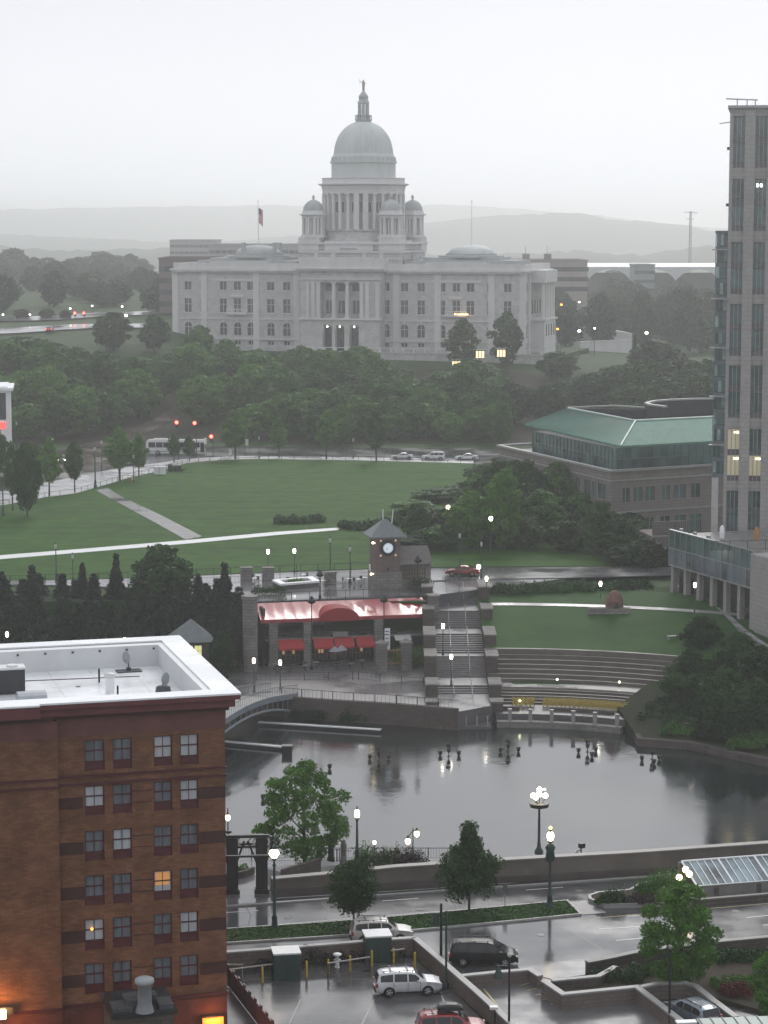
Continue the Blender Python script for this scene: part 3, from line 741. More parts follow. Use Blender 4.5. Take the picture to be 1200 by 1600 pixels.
# quoins / pilaster strips on the wings and little balconies
pl = MB()
for x in (-50.4,-41.7,-26.2,-14.2, 14.6, 26.5, 41.6, 50.4):
    MB().box(x-.9, x+.9, -.22, 0.0, -1, ZC-.52).build('pilaster', marble_plain, hall)
for s in (371, 713):
    x = f.fx(s, 470); pl = MB(); pl.box(x-3.0, x+3.0, -1.2, 0, zc(493), zc(490)+.1)
    pl.box(x-1.9, x+1.9, -.5, 0, zc(466), zc(462))
    for t in range(9): pl.box(x-2.95+t*.72, x-2.75+t*.72, -1.15, -1.0, zc(490)+.1, zc(485))
    pl.box(x-3.0, x+3.0, -1.2, -.95, zc(485), zc(484)); pl.build('balcony', marble_plain, hall); MB().box(x-7, x+7, -.2, 0, zc(441.5)+.2, zc(441.5)+.8).build('window_hood', marble_plain, hall)
# projecting centre with portico
c0, c1, yf = -11.6, 11.4, -5.0
pxs = [f.fx(p, 470, yf) for p in (511, 530.5, 553)]
ah = [(x-1.35, x+1.35, 0.1, zc(508, yf)) for x in pxs]
uh = [(pxs[0]-1.9, pxs[2]+1.9, zc(497, yf), zc(441, yf))]
mb = MB().holes(c0, c1, -1, zc(424, yf), ah+uh, yf, 2.6, back=True)
mb.box(c0, c1, yf+2.7, 6, -1, ZC)
mb.box(c0, c0+.02, yf, yf+2.7, -1, ZC); mb.box(c1-.02, c1, yf, yf+2.7, -1, ZC)
mb.build('centre_walls', marble, hall)
col = MB()
for x in [(pxs[0]+pxs[1])/2, (pxs[1]+pxs[2])/2]:
    col.cyl((x, yf+.5, zc(497,yf)), (x, yf+.5, zc(443,yf)), .62, .52, 12); col.box(x-.8, x+.8, yf-.1, yf+1.1, zc(443,yf), zc(441,yf)); col.box(x-.75, x+.75, yf-.1, yf+1.1, zc(497,yf)-.3, zc(497,yf)+.3)
for p in (481, 489.5, 497.5, 565, 574, 590):
    x = f.fx(p, 470, yf); col.box(x-.5, x+.5, yf-.3, yf, zc(497,yf), zc(441,yf)); col.box(x-.7, x+.7, yf-.45, yf, zc(443,yf), zc(441,yf)+.1)
col.build('portico_columns', marble_plain, hall)
tr = MB()
for (y0, y1, o) in ((500,497,.5),(437,435,.4),(424,420,1.0)):
    tr.box(c0-o, c1+o, yf-o, yf+1, zc(y0,yf), zc(y1,yf))
tr.box(c0-1, c1+1, yf-1, 7, zc(423.9,yf), zc(420,yf)+.02)
tr.wall([(c0,7),(c0,yf),(c1,yf),(c1,7)], .5, zc(420,yf)+.03, zc(405,yf))
tr.box(c0+2, c1-2, yf-.3, yf+.9, zc(420,yf)+.03, zc(402,yf))
tr.build('entrance_cornice', marble_plain, hall)
for x in pxs:
    w = MB().box(x-.95, x+.95, yf+2.2, yf+2.55, zc(490,yf), zc(470,yf)).build('window', glass_dark, hall)
    MB().box(x-.06, x+.06, yf+2.1, yf+2.2, zc(490,yf), zc(470,yf)).build('frame', marble_plain, w)
    MB().box(x-1.1, x+1.1, yf+2.3, yf+2.56, zc(455,yf), zc(443,yf)).build('window', glass_dark, hall)
    MB().box(x-1.3, x+1.3, yf+2.2, yf+2.5, .1, zc(511,yf)).build('entrance_door', glass_dark, hall)
    MB().sphere((x, yf-.2+.4, zc(510.5,yf)), .24, 8, 6).build('lantern', lamp_white, hall)
MB().box(c0+1, c1-1, yf-7, yf, -3.0, -.4).box(c0+2, c1-2, yf-5.5, yf, -.4, -.2).box(c0+3, c1-3, yf-4, yf, -.2, 0.0).build('entrance_steps', marble_plain, hall)
# right end facade: pilasters, columned porch and windows
mb = MB()
for y in (1,6.5,26.5,32): mb.box(50.5, 51.0, y-.8, y+.8, -1, ZC-.5)
mb.box(50.5, 54.5, 9, 24, -1, zc(500)); mb.box(50.5, 54.8, 8.6, 24.4, zc(441), ZC+.4)
mb.box(50.5, 54.9, 8.4, 24.6, zc(500), zc(497))
for k in range(5): mb.cyl((53.8, 9.8+k*3.35, zc(497)), (53.8, 9.8+k*3.35, zc(441)), .6, .5, 10)
mb.build('end_porch', marble_plain, hall)
for y in (3.7, 29.3):
    for (a, b) in ((526,506),(490,468),(455,441)): MB().box(50.51, 50.56, y-1, y+1, zc(a), zc(b)).build('window', glass_dark, hall)
for k in range(4):
    for (a, b) in ((524,506),): MB().box(54.5, 54.56, 10.9+k*3.35, 12+k*3.35, zc(a), zc(b)).build('window', glass_dark, hall)
    MB().box(50.52, 50.57, 10.7+k*3.35, 12.2+k*3.35, zc(490), zc(468)).build('window', glass_dark, hall)
# saucer domes of the wings
for s, px in ((-31, 403), (32, 737)):
    D0 = 16; zz = lambda y: f.fz(s, y, D0)
    r = MB(); b = ZC+.9
    r.box(s-15, s+15, D0-9, D0+9, b, zz(406)); r.box(s-12, s+9.5, D0-7.5, D0+7.5, zz(406), zz(402)); r.lathe([(9.2, zz(402)), (9.2, zz(399)), (7.2, zz(398.9)), (7.2, zz(396))], 24, (s, D0), sm=False)
    r.build('saucer_dome_base', dome_dark, hall)
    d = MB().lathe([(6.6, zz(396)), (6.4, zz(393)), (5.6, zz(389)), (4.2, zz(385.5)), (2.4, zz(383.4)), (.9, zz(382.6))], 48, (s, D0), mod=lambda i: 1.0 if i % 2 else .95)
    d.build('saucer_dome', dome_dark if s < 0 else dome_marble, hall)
for x, y, w in ((-34,10,1),(-27.5,22,1.2),(-26,14,.9)): MB().box(x, x+w, y, y+w, ZC+.9, f.fz(x, 379, y)).build('roof_vent', dome_dark, hall)
# centre block
D0 = 17.8
zd = lambda y: f.fz(0, y, D0)
t = 14.3
mb = MB().box(-t, t, D0-t, D0+t, ZC, zd(392)).box(-t+.3, t-.3, D0-t+.3, D0+t-.3, zd(392), zd(381))
mb.build('dome_base_walls', marble, hall)
tr = MB()
for (y0, y1, o) in ((381,378,.7),(394,391.5,.5),(404,403,.3),(388,387,.2)): tr.box(-t-o, t+o, D0-t-o, D0+t+o, zd(y0), zd(y1))
for sx in (-1, 1):
    for sy in (-1, 1): tr.box(sx*(t-2.6)-3, sx*(t-2.6)+3, D0+sy*(t-2.6)-3, D0+sy*(t-2.6)+3, zd(391), zd(371))
tr.box(-7, 7, D0-t-.4, D0-t+.6, zd(391), zd(376))
for sgn in (-9.5, -4.5, 4.5, 9.5): tr.box(sgn-.6, sgn+.6, D0-t-.35, D0-t, ZC, zd(394))
tr.build('dome_base_cornice', marble_plain, hall)
w = MB().box(t+.01, t+.08, D0-1.3, D0+1.3, zd(417), zd(402)); w.cyl((t+.01, D0, zd(402)), (t+.08, D0, zd(402)), 1.3, 1.3, 16); w.build('window', glass_dark, hall)
for y in (D0-9, D0+9): MB().box(t+.01, t+.08, y-.7, y+.7, zd(415), zd(400)).build('window', glass_dark, hall)
MB().box(-2.5, 2.5, D0-t-.42, D0-t-.36, zd(389), zd(387.5)).build('window', glass_dark, hall)
# corner turrets
for sx in (-1, 1):
    for sy in (-1, 1):
        cx, cy = sx*11.3, D0+sy*11.3
        tz = lambda y: f.fz(cx, y, cy)
        b = MB(); k = 3.25
        b.lathe([(3.9, zd(371)-.01), (3.9, tz(371)+.3), (3.5, tz(371)+.31), (3.5, tz(369)+.4)], 8, (cx, cy), R(22.5), sm=False)
        for i in range(8):
            a = R(22.5+45*i); b.cyl((cx+2.8*cos(a), cy+2.8*sin(a), tz(369)), (cx+2.8*cos(a), cy+2.8*sin(a), tz(341)), .5, .45, 8)
            a2 = R(45*i); b.cyl((cx+2.25*cos(a2)*1.0, cy+2.25*sin(a2), tz(369)), (cx+2.25*cos(a2), cy+2.25*sin(a2), tz(341)), .28, .26, 6)
        b.lathe([(3.3, tz(341)), (3.3, tz(337)), (4.0, tz(336)), (4.0, tz(334.5)), (3.3, tz(334.4)), (3.1, tz(329)), (2.9, tz(328.9))], 8, (cx, cy), R(22.5), sm=False)
        o = b.build('turret', marble_plain, hall)
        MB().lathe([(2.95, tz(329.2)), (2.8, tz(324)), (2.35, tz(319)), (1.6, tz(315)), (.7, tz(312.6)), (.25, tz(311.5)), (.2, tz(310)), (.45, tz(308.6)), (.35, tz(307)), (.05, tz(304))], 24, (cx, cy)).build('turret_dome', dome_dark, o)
# main drum
d = MB().lathe([(13.6, zd(378)), (13.6, zd(375)), (12.2, zd(374.9)), (12.0, zd(361)), (12.6, zd(360)), (12.6, zd(358))], 48, (0, D0), sm=False)
d.build('drum_base', marble, hall)
inner = MB().lathe([(9.0, zd(358)), (9.0, zd(301))], 48, (0, D0))
inner.build('drum_wall', marble_plain, hall)
cc = MB(); nC = 28
for i in range(nC):
    a = 2*PI*(i+.5)/nC
    if i % 7 in (0, 1): cc.obox(11.0*cos(a), D0+11.0*sin(a), zd(358), 1.5, 1.5, zd(303)-zd(358), a)
    else:
        cc.cyl((11.2*cos(a), D0+11.2*sin(a), zd(357.9)), (11.2*cos(a), D0+11.2*sin(a), zd(303.5)), .58, .5, 10)
        cc.obox(11.2*cos(a), D0+11.2*sin(a), zd(304.5), 1.4, 1.4, .5, a)
cc.build('drum_columns', marble_plain, hall)
for i in range(nC):
    a = 2*PI*i/nC; g = MB()
    v = []
    for rr in (9.02, 9.1):
        for (da, zz) in ((-.075, zd(332)), (.075, zd(332)), (.075, zd(316)), (-.075, zd(316))):
            v.append((rr*cos(a+da), D0+rr*sin(a+da), zz))
    g.add(v, [(4,5,6,7),(0,1,5,4),(2,3,7,6),(1,2,6,5),(3,0,4,7)])
    g.build('drum_window', glass_dark, hall)
MB().lathe([(11.6, zd(303)), (11.7, zd(298)), (12.0, zd(291)), (12.9, zd(288.8)), (12.9, zd(287.4)), (11.7, zd(287.3)), (11.7, zd(279.5)), (11.9, zd(279.4)), (11.9, zd(278.4)), (9.3, zd(278.3))], 56, (0, D0), sm=False).build('entablature', marble_plain, hall)
MB().lathe([(9.1, zd(279)), (9.1, zd(255.5)), (9.5, zd(255)), (9.5, zd(252.6)), (8.9, zd(252.5)), (8.8, zd(245)), (8.5, zd(241))], 56, (0, D0), sm=False).build('upper_drum', dome_marble, hall)
pp = [(8.5,241.5),(8.4,237),(8.25,231),(7.9,223),(7.35,215),(6.6,208),(5.6,201.5),(4.4,196),(3.1,192.4),(2.2,190.6)]
MB().lathe([(r, zd(y)) for r, y in pp], 96, (0, D0), mod=lambda i: 1.0 if i % 3 == 0 else .96).build('dome', dome_marble, hall)
dr = MB()
for i in range(32):
    a = 2*PI*i/32; MB().obox(8.95*cos(a), D0+8.95*sin(a), zd(252), .5, .7, zd(246)-zd(252), a).build('dome_ornament', dome_marble, hall)
ln = MB().lathe([(2.2, zd(192)), (2.2, zd(188)), (2.5, zd(187.9)), (2.5, zd(187))], 20, (0, D0), sm=False)
for i in range(14):
    a = 2*PI*i/14; ln.cyl((2.3*cos(a), D0+2.3*sin(a), zd(187)), (2.3*cos(a), D0+2.3*sin(a), zd(180.6)), .1, .1, 5)
ln.lathe([(2.4, zd(180.6)), (2.4, zd(179.9)), (2.2, zd(179.8))], 20, (0, D0), sm=False)
for i in range(8):
    a = 2*PI*(i+.5)/8; ln.cyl((1.3*cos(a), D0+1.3*sin(a), zd(188)), (1.3*cos(a), D0+1.3*sin(a), zd(161)), .33, .28, 8)
ln.lathe([(1.65, zd(162)), (1.65, zd(158.5)), (1.35, zd(158)), (1.3, zd(153)), (1.45, zd(152)), (1.2, zd(149)), (.7, zd(145)), (.4, zd(143.5)), (.35, zd(141))], 16, (0, D0))
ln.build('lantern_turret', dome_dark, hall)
st = thing('statue', 'small standing figure with a raised spear on top of the dome lantern', 'statue', f.w(0, D0, zd(141)), f.r)
b = MB(); hh = zd(124.5)-zd(141)
b.lathe([(.34,0),(.40,hh*.1),(.36,hh*.35),(.40,hh*.55),(.5,hh*.72),(.38,hh*.8),(.14,hh*.83),(.2,hh*.86),(.26,hh*.92),(.2,hh*.98),(.05,hh)], 10)
b.cyl((-.35,0,hh*.76),(-.95,-.1,hh*.86),.12,.08,6); b.cyl((.35,0,hh*.76),(.55,-.1,hh*.5),.13,.09,6)
b.build('figure', Mt('bronze', (.28,.2,.17), .5, .2, 2), st)
MB().cyl((-.95,-.1,hh*.55),(-1.15,-.1,hh*1.12),.05,.05,5).build('spear', dome_dark, st)
# flagpoles
for px, lab, yb in ((403, 'tall flagpole carrying a striped flag on the left wing of the domed hall', 383), (737, 'bare tall flagpole on the right wing of the domed hall', 383)):
    lx = -31 if px == 403 else 32; wp = f.w(lx, 16, f.fz(lx, yb, 16)); hh = f.fz(lx, 314, 16)-f.fz(lx, yb, 16)
    fp = thing('flagpole', lab, 'flagpole', wp)
    MB().cyl((0,0,0),(0,0,hh),.16,.08,6).sphere((0,0,hh),.25,8,6).build('pole', white_paint, fp)
fl = thing('flag', 'limp red, white and blue striped flag hanging from the left pole', 'flag', wp := tuple(f.w(-31, 16, f.fz(-31, 314, 16))))
v = []; nx, nz = 6, 10
for i in range(nx+1):
    for j in range(nz+1):
        v.append((.15+i*.2, .22*sin(i*1.7+j*.3), -1.9-j*.42-i*.12*(1+j*.08)))
fa = [(i*(nz+1)+j, (i+1)*(nz+1)+j, (i+1)*(nz+1)+j+1, i*(nz+1)+j+1) for i in range(nx) for j in range(nz)]
b = MB()
for q, fc in enumerate(fa):
    i, j = q//nz, q % nz
    b.add(v, [fc], 2 if (j < 4 and i < 3) else (0 if i % 2 else 1))
b.build('cloth', [Mt('flag_red', (.45,.06,.06)), Mt('flag_white', (.6,.58,.58)), Mt('flag_blue', (.06,.07,.2))], fl)
# terrace of the hall and its retaining walls
tm = MB().prism([f.w(-62,-9)[:2], f.w(61,-9)[:2], f.w(61,40)[:2], f.w(-62,40)[:2]], 8, 18.6)
struct('hall_terrace', tm, grass_dark)
rw = thing('retaining_wall', 'long pale terrace wall below the right half of the domed hall', 'wall', (f.x, f.y, 0), f.r)
MB().box(-13.5, 61.5, -10.3, -9.2, 8, 19.0).box(-13.5, 61.5, -10.5, -9.1, 19.0, 19.4).box(8, 40, -16.3, -15.3, 8, 14.6).build('wall_face', marble, rw)
b = MB()
for k in range(24): b.box(-13+k*3.2, -12.4+k*3.2, -10.4, -9.15, 19.4, 20.3)
b.box(-13.5, 61.5, -10.0, -9.6, 20.3, 20.5)
b.build('balustrade', marble_plain, rw)
# orange flood light + lit windows seen through the trees
ol = thing('floodlight', 'bright orange floodlight in front of the right wing of the domed hall', 'light', tuple(f.w(f.fx(727, 492), -2, f.fz(30, 492, -2))), f.r)
MB().cyl((0,1.9,-.3),(0,0,0),.07,.07,6).build('bracket', black_metal, ol); MB().box(-1.6,1.3,-.2,.1,0,.35).box(-2.6,-2.0,-.2,.1,.05,.35).build('lamp', Em('floodlight_glow', (1,.62,.3), 4), ol)
# small lit lantern shelters under the dark trees
for k, (px, py, lab) in enumerate([(713,568,'lit kiosk lantern between the two tall dark trees, lowest'),(750,552,'lit kiosk lantern left of the tall oval tree'),(783,550,'lit kiosk lantern behind the foot of the tall oval tree')]):
    p = A(px, py, 585); o = thing('lit_shelter', lab, 'lantern', (p[0], p[1], p[2]-1.2))
    MB().cyl((0,0,-6),(0,0,0),.16,.14,8).box(-1.15,1.15,-.95,.9,-.15,0).box(-1.3,1.3,-1.2,1.2,1.9,2.15).build('frame', green_metal, o)
    b = MB()
    for q in range(3): b.box(-1.05+q*.75, -.5+q*.75, -1.1, -1.0, .1, 1.8)
    b.build('lit_panes', Em('shelter_glow', (1,.75,.42), 1.6), o)
# ---------------------------------------------------------------- buildings behind
def simple_block(name, label, px0, px1, yt, Y, depth, m, zbase=0, win=None, rz=0, roof=None):
    a = A(px0, yt, Y); b_ = A(px1, yt, Y); zt = a[2]
    o = thing(name, label, 'building', ((a[0]+b_[0])/2, Y, 0), rz); w = (b_[0]-a[0])/2
    hs2 = []
    if win:
        nx, nz, ww, wh = win
        for i in range(nx):
            for j in range(nz):
                cx = -w + (i+.5)*2*w/nx; cz = zt-2.2-j*3.6
                hs2.append((cx-ww, cx+ww, cz-wh, cz))
    mb = MB().holes(-w, w, zbase, zt, hs2, 0, .3); mb.box(-w, w, .31, depth, zbase, zt-.003)
    mb.build('walls', m, o)
    for h in hs2: MB().box(h[0], h[1], .2, .25, h[2], h[3]).build('window', glass_dark, o)
    MB().wall([(-w,0),(w,0),(w,depth),(-w,depth)], .6, zt, zt+.5, closed=True).build('parapet', roof or m, o)
    return o
brown_far = Mt('brown_far_wall', (.16,.125,.12), .8, .15, .1)
grey_far = Mt('grey_far_wall', (.3,.3,.3), .8, .1, .1)
simple_block('office_block', 'brown flat roofed block behind the left wing of the domed hall', 248, 345, 405, 720, 30, brown_far, 5, (9, 5, 1.1, 1.7))
simple_block('office_slab', 'grey hazy slab building with a stepped roof behind the left wing', 326, 480, 383, 1000, 30, grey_far, 5, (16, 5, 1.2, 1.5))
simple_block('office_slab', 'faint grey block seen left of the stepped slab', 265, 340, 376, 1250, 30, grey_far, 5, (10, 5, 1.2, 1.5))
o = simple_block('long_block', 'long flat pale block behind the right wing of the domed hall', 797, 918, 408, 850, 30, Mt('pinkish_far_wall', (.3,.26,.25), .8, .12, .1), 5, (18, 3, 1.2, 1.6))
b = MB()
for x in (-9, -1): b.box(x, x+2.5, 8, 12, 40.5, 43).cyl((x+1,9,42),(x+1,9,46),.12,.06,5)
b.build('roof_plant', brown_far, o)
simple_block('small_block', 'small grey block beside the white arched shed', 992, 1023, 415, 960, 20, Mt('grey_green_far', (.2,.23,.23), .6, .1, .1), 5, (4, 4, 1.2, 1.3))
# white arched shed
sh = thing('arched_shed', 'long white roofed shed with wide arches on the right skyline', 'shed', (A(1010, 417, 1000)[0], 1000, 0))
ztp = A(1010, 417, 1000)[2]; w = 52*1.0
roof = MB()
x0 = A(918, 417, 1000)[0]-sh.location.x; x1 = A(1220, 417, 1000)[0]-sh.location.x
arcs_old = [(A(1022,417,1000)[0]-sh.location.x-9, 16), (A(1088,417,1000)[0]-sh.location.x, 16), (A(1088,417,1000)[0]-sh.location.x+34, 16), (A(965,417,1000)[0]-sh.location.x-18, 16)]
n = 220; v = []; ax = lambda px: A(px, 417, 1000)[0]-sh.location.x
arcs = [(ax(1022), 9.6), (ax(1091), 9.6), (ax(1160), 9.6), (ax(952), 9.6)]
zb0 = A(1010, 447, 1000)[2]; zb1 = A(1010, 421, 1000)[2]
for i in range(n+1):
    x = x0+(x1-x0)*i/n; zb = zb0
    for (cx, r) in arcs:
        if abs(x-cx) < r: zb = max(zb, zb0+(zb1-zb0)*math.sqrt(1-((x-cx)/r)**2))
    v += [(x, 0, zb), (x, 0, ztp), (x, 40, ztp+1.0)]
roof.add(v, [(i*3, (i+1)*3, (i+1)*3+1, i*3+1) for i in range(n)] + [(i*3+1, (i+1)*3+1, (i+1)*3+2, i*3+2) for i in range(n)])
roof.build('roof_shell', Mt('white_shell', (.5,.51,.52), .4, .04, .1), sh)
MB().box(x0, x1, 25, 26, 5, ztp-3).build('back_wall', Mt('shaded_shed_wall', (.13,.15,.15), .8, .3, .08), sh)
# radio mast
rm = thing('radio_mast', 'thin lattice mast with crossed arms on the right skyline', 'mast', (A(1078, 395, 1500)[0], 1500, 5))
zt = A(1078, 330, 1500)[2]-5
b = MB()
for (x, y) in ((-1,-1),(1,-1),(0,1)): b.cyl((x,y,0),(x*.5,y*.5,zt),.3,.22,5)
for k in range(12): b.cyl((-1,-1,zt*k/12),(1,-1,zt*(k+1)/12),.14,.14,4)
b.cyl((-4,0,zt-.5),(4.5,0,zt-1.2),.3,.3,4); b.cyl((-3,0,zt-5),(2,0,zt-5),.25,.25,4)
b.build('lattice', Mt('mast_red', (.3,.28,.28)), rm)
# far right roads and terraces, left hill road
def patch(name, pts, m, th=.05, base=None):
    q = [HT(*p) for p in pts]
    b = MB(); b.prism([(p[0], p[1]) for p in q], lambda x, y: H(x, y)-.3, lambda x, y: H(x, y)+th); return struct(name, b, m)
def ribbon(name, pts, w, m, n=14, up=.06, hf=None):
    """road that follows the ground: pts in world x,y"""
    P = [Vector((p[0], p[1])) for p in pts]; S = []
    for i in range(len(P)-1):
        for k in range(n): S.append(P[i].lerp(P[i+1], k/n))
    S.append(P[-1]); v = []; hf = hf or H
    for i, s in enumerate(S):
        d = (S[min(i+1, len(S)-1)]-S[max(0, i-1)]).normalized(); nn = Vector((-d.y, d.x))
        for t in (-1, -.33, .33, 1):
            q = s+nn*w/2*t; v.append((q.x, q.y, hf(q.x, q.y)+up))
    b = MB().add(v, [(i*4+j, i*4+j+1, (i+1)*4+j+1, (i+1)*4+j) for i in range(len(S)-1) for j in range(3)])
    return struct(name, b, m)
hr = lambda pl: [HT(*p)[:2] for p in pl]
ribbon('road', hr([(-60,522),(20,518),(60,516),(130,512),(250,511)]), 16, plaza, up=.5)
ribbon('road', hr([(-60,502),(60,500),(150,494),(260,490)]), 16, plaza, up=.5)
ribbon('road', hr([(880,500),(990,494),(1060,494),(1130,500)]), 14, plaza, up=.5)
ribbon('road', hr([(870,530),(960,524),(1040,528),(1130,534)]), 18, plaza, up=.5)
ribbon('road', hr([(960,508),(1000,512),(1040,505),(1080,498)]), 9, plaza, up=.55)
wf = MB(); nx_, ny_ = 60, 24; v = []
for i in range(nx_+1):
    for j in range(ny_+1):
        X = -150+i*4.0; Y = 493+j*4.6+3*sin(i*.5)+2*sin(i*1.3+j); v.append((X, Y, H(X, Y)+.06))
wf.add(v, [(i*(ny_+1)+j, (i+1)*(ny_+1)+j, (i+1)*(ny_+1)+j+1, i*(ny_+1)+j+1) for i in range(nx_) for j in range(ny_)])
struct('shaded_woodland_floor', wf, Mt('shaded_woodland_floor', (.022,.03,.014), .9, .5, .08, col2=(.04,.036,.022)))  # earth colour, darkened further to give the shade beneath the trees
ribbon('path', hr([(410,634),(440,618),(470,600),(500,590)]), 5, concrete_light, up=.12)
ribbon('path', hr([(140,700),(190,684),(240,664),(290,640),(330,625)]), 6, paver_brown, up=.12)
for k, (pts, h, lab) in enumerate([([(868,536),(925,528),(985,545)], 2.6, 'upper pale retaining wall right of the domed hall'), ([(905,548),(918,548),(985,552)], 2.4, 'lower pale retaining wall beside the fir right of the hall')]):
    q = [HT(*p) for p in pts]; zt = max(p[2] for p in q)+h
    o = thing('retaining_wall', lab, 'wall', (q[0][0], q[0][1], 0)); oo = q[0]
    MB().wall([(p[0]-oo[0], p[1]-oo[1]) for p in q], .8, 8, zt).wall([(p[0]-oo[0], p[1]-oo[1]) for p in q], 1.2, zt, zt+.25).build('wall_face', marble_plain, o)
# ---------------------------------------------------------------- lawn plane: roads, lawns, paths
def sheet(name, pts, m, off, thick=.0, kind='structure'):
    q = [L(px, py, off) for px, py in pts]
    b = MB().add(q, [tuple(range(len(q)))])
    # skirt so that the sheet has an edge
    n = len(q); low = [(p[0], p[1], p[2]-.12) for p in q]
    b.add(q+low, [(i, (i+1) % n, n+(i+1) % n, n+i) for i in range(n)])
    return struct(name, b, m)
sheet('road', [(-140,860),(-140,722),(60,704),(225,697),(410,698),(760,701),(820,712),(820,760),(560,740),(300,760),(120,800)], asphalt_far, .03)
sheet('road', [(-140,745),(-140,700),(60,704),(150,701),(240,698),(225,712),(190,728),(60,752)], paver_brown, .05)
walk_far = [(740,717.5),(600,715),(500,713.5),(400,712),(345,713.5),(293,716.5),(243,724),(187,731),(77,753),(0,768),(-140,792)]
walk_near = [(-140,826),(0,790),(70,777),(117,771),(167,757),(200,746.5),(243,737),(293,723.5),(345,718.5),(400,717),(500,718),(600,720),(740,724)]
sheet('sidewalk', walk_far[::-1] and ([walk_near[i] for i in range(len(walk_near))] + walk_far), concrete_light, .13)
lawn_far = [(740,724),(600,720),(500,718),(400,717),(345,718.5),(293,723.5),(243,737),(200,746.5),(167,757),(117,771),(70,777),(0,790),(-140,826)]
lawn_near = [(-140,922),(0,908),(200,903),(385,895),(570,888.5),(700,885.5),(960,884),(1000,850),(980,800),(900,760),(820,728)]
def grid_lawn():
    q = [L(px, py, .19) for px, py in lawn_far[::-1]+lawn_near[::-1][:0]]
sheet('lawn', [(-140,826),(0,790),(70,777),(117,771),(167,757),(200,746.5),(243,737),(293,723.5),(345,718.5),(400,717),(500,718),(600,720),(740,724)] + lawn_near[::-1], grass, .19)
sheet('path', [(-140,893),(0,873.5),(140,862),(300,848.5),(430,836),(528,828),(533,824),(430,831),(300,843),(140,856.5),(0,867.5),(-140,886)], Mt('white_path', (.6,.6,.61), .5, .06, 1), .24)
sheet('path', [(150,766),(168,762),(190,776),(250,804),(316,838),(290,843),(240,815),(185,785)], paver, .23)
# mown clumps: real tufts of grass over the lawns near enough to read
def tufts(name, pts, n, size, m, seed, zoff=.19, zf=None):
    rg = random.Random(seed); q = [L(*p)[:2] for p in pts] if zf is None else pts
    xs_ = [p[0] for p in q]; ys_ = [p[1] for p in q]; b = MB(); k = 0; it = 0
    def inside(x, y):
        c = False; j = len(q)-1
        for i in range(len(q)):
            if (q[i][1] > y) != (q[j][1] > y) and x < (q[j][0]-q[i][0])*(y-q[i][1])/(q[j][1]-q[i][1])+q[i][0]: c = not c
            j = i
        return c
    vs, fs = [], []
    while k < n and it < n*8:
        it += 1; x = rg.uniform(min(xs_), max(xs_)); y = rg.uniform(min(ys_), max(ys_))
        if not inside(x, y): continue
        z = (PLZ(y)+zoff) if zf is None else zf(x, y); k += 1
        a = rg.uniform(0, 2*PI); s = size*rg.uniform(.6,1.5); o = len(vs)
        vs += [(x-s*cos(a), y-s*sin(a), z), (x+s*cos(a), y+s*sin(a), z), (x+s*.4*sin(a), y-s*.4*cos(a), z+s*.7)]
        fs.append((o, o+1, o+2))
    b.add(vs, fs); o = b.build(name, m); o['kind'] = 'stuff'; o['label'] = 'short green turf'; return o
0 and tufts('lawn_turf', [(-140,826),(0,790),(117,771),(167,757),(243,737),(293,723.5),(400,717),(740,724),(900,760),(960,884),(570,888.5),(0,908),(-140,922)], 26000, .16, grass, 3)
# promenade slab between the lawn and the upper wall (z 5.3)
PR = Frame(-14.2, 290.7, -2.3, R(12.5))
bx = lambda x, y: PR.w(x, y)[:2]
prom = [(-45,309),(-30,306),bx(-3,5.0),bx(22.5,5.0),(14,306),(34,322),(40,330),(30,338)]
prom += [L(700,885.5)[:2], L(570,888.5)[:2], L(385,895)[:2], L(200,903)[:2], L(0,908)[:2], L(-100,914)[:2]]
b = MB().prism(prom, lambda x, y: 2.0 if x > -22 else 3.5, lambda x, y: max(5.3, PLZ(y))+.1); struct('promenade', b, plaza)
# road with the red car, continuing right behind the hedge
sheet('road', [(655,908),(700,906),(900,902),(1060,898),(1060,886),(900,889),(700,890),(655,891)], plaza, .32)

# ---------------------------------------------------------------- vehicles
WH = {}
def wheel_parts(parent, x, y, r, wd=.24):
    k = (round(r, 2), y > 0)
    if k not in WH:
        s = 1 if y > 0 else -1
        t = MB().lathe([(r*.62, -wd/2), (r*.93, -wd/2), (r, -wd/4), (r, wd/4), (r*.93, wd/2), (r*.62, wd/2)], 20)
        t.v = [(a, c, b_) for (a, b_, c) in t.v]
        tm = t.build('wheel', rubber)
        q = MB().lathe([(r*.66, -.03), (r*.66, .03), (r*.6, .05), (r*.58, .0), (.05, .0)], 16, sm=False)
        for i in range(5):
            a = 2*PI*i/5; q.cyl((0,0,.02), (r*.6*cos(a), r*.6*sin(a), .04), .055, .045, 4)
        q.cyl((0,0,0),(0,0,.06),.09,.07,8)
        q.v = [(a, s*(c+wd*.36), b_) for (a, b_, c) in q.v]
        qm = q.build('rim', rim_m); WH[k] = (tm.data, qm.data)
        tm.parent = parent; tm.location = (x, y, r); qm.parent = tm; return
    a = bpy.data.objects.new('wheel', WH[k][0]); COL.objects.link(a); a.parent = parent; a.location = (x, y, r)
    c = bpy.data.objects.new('rim', WH[k][1]); COL.objects.link(c); c.parent = a
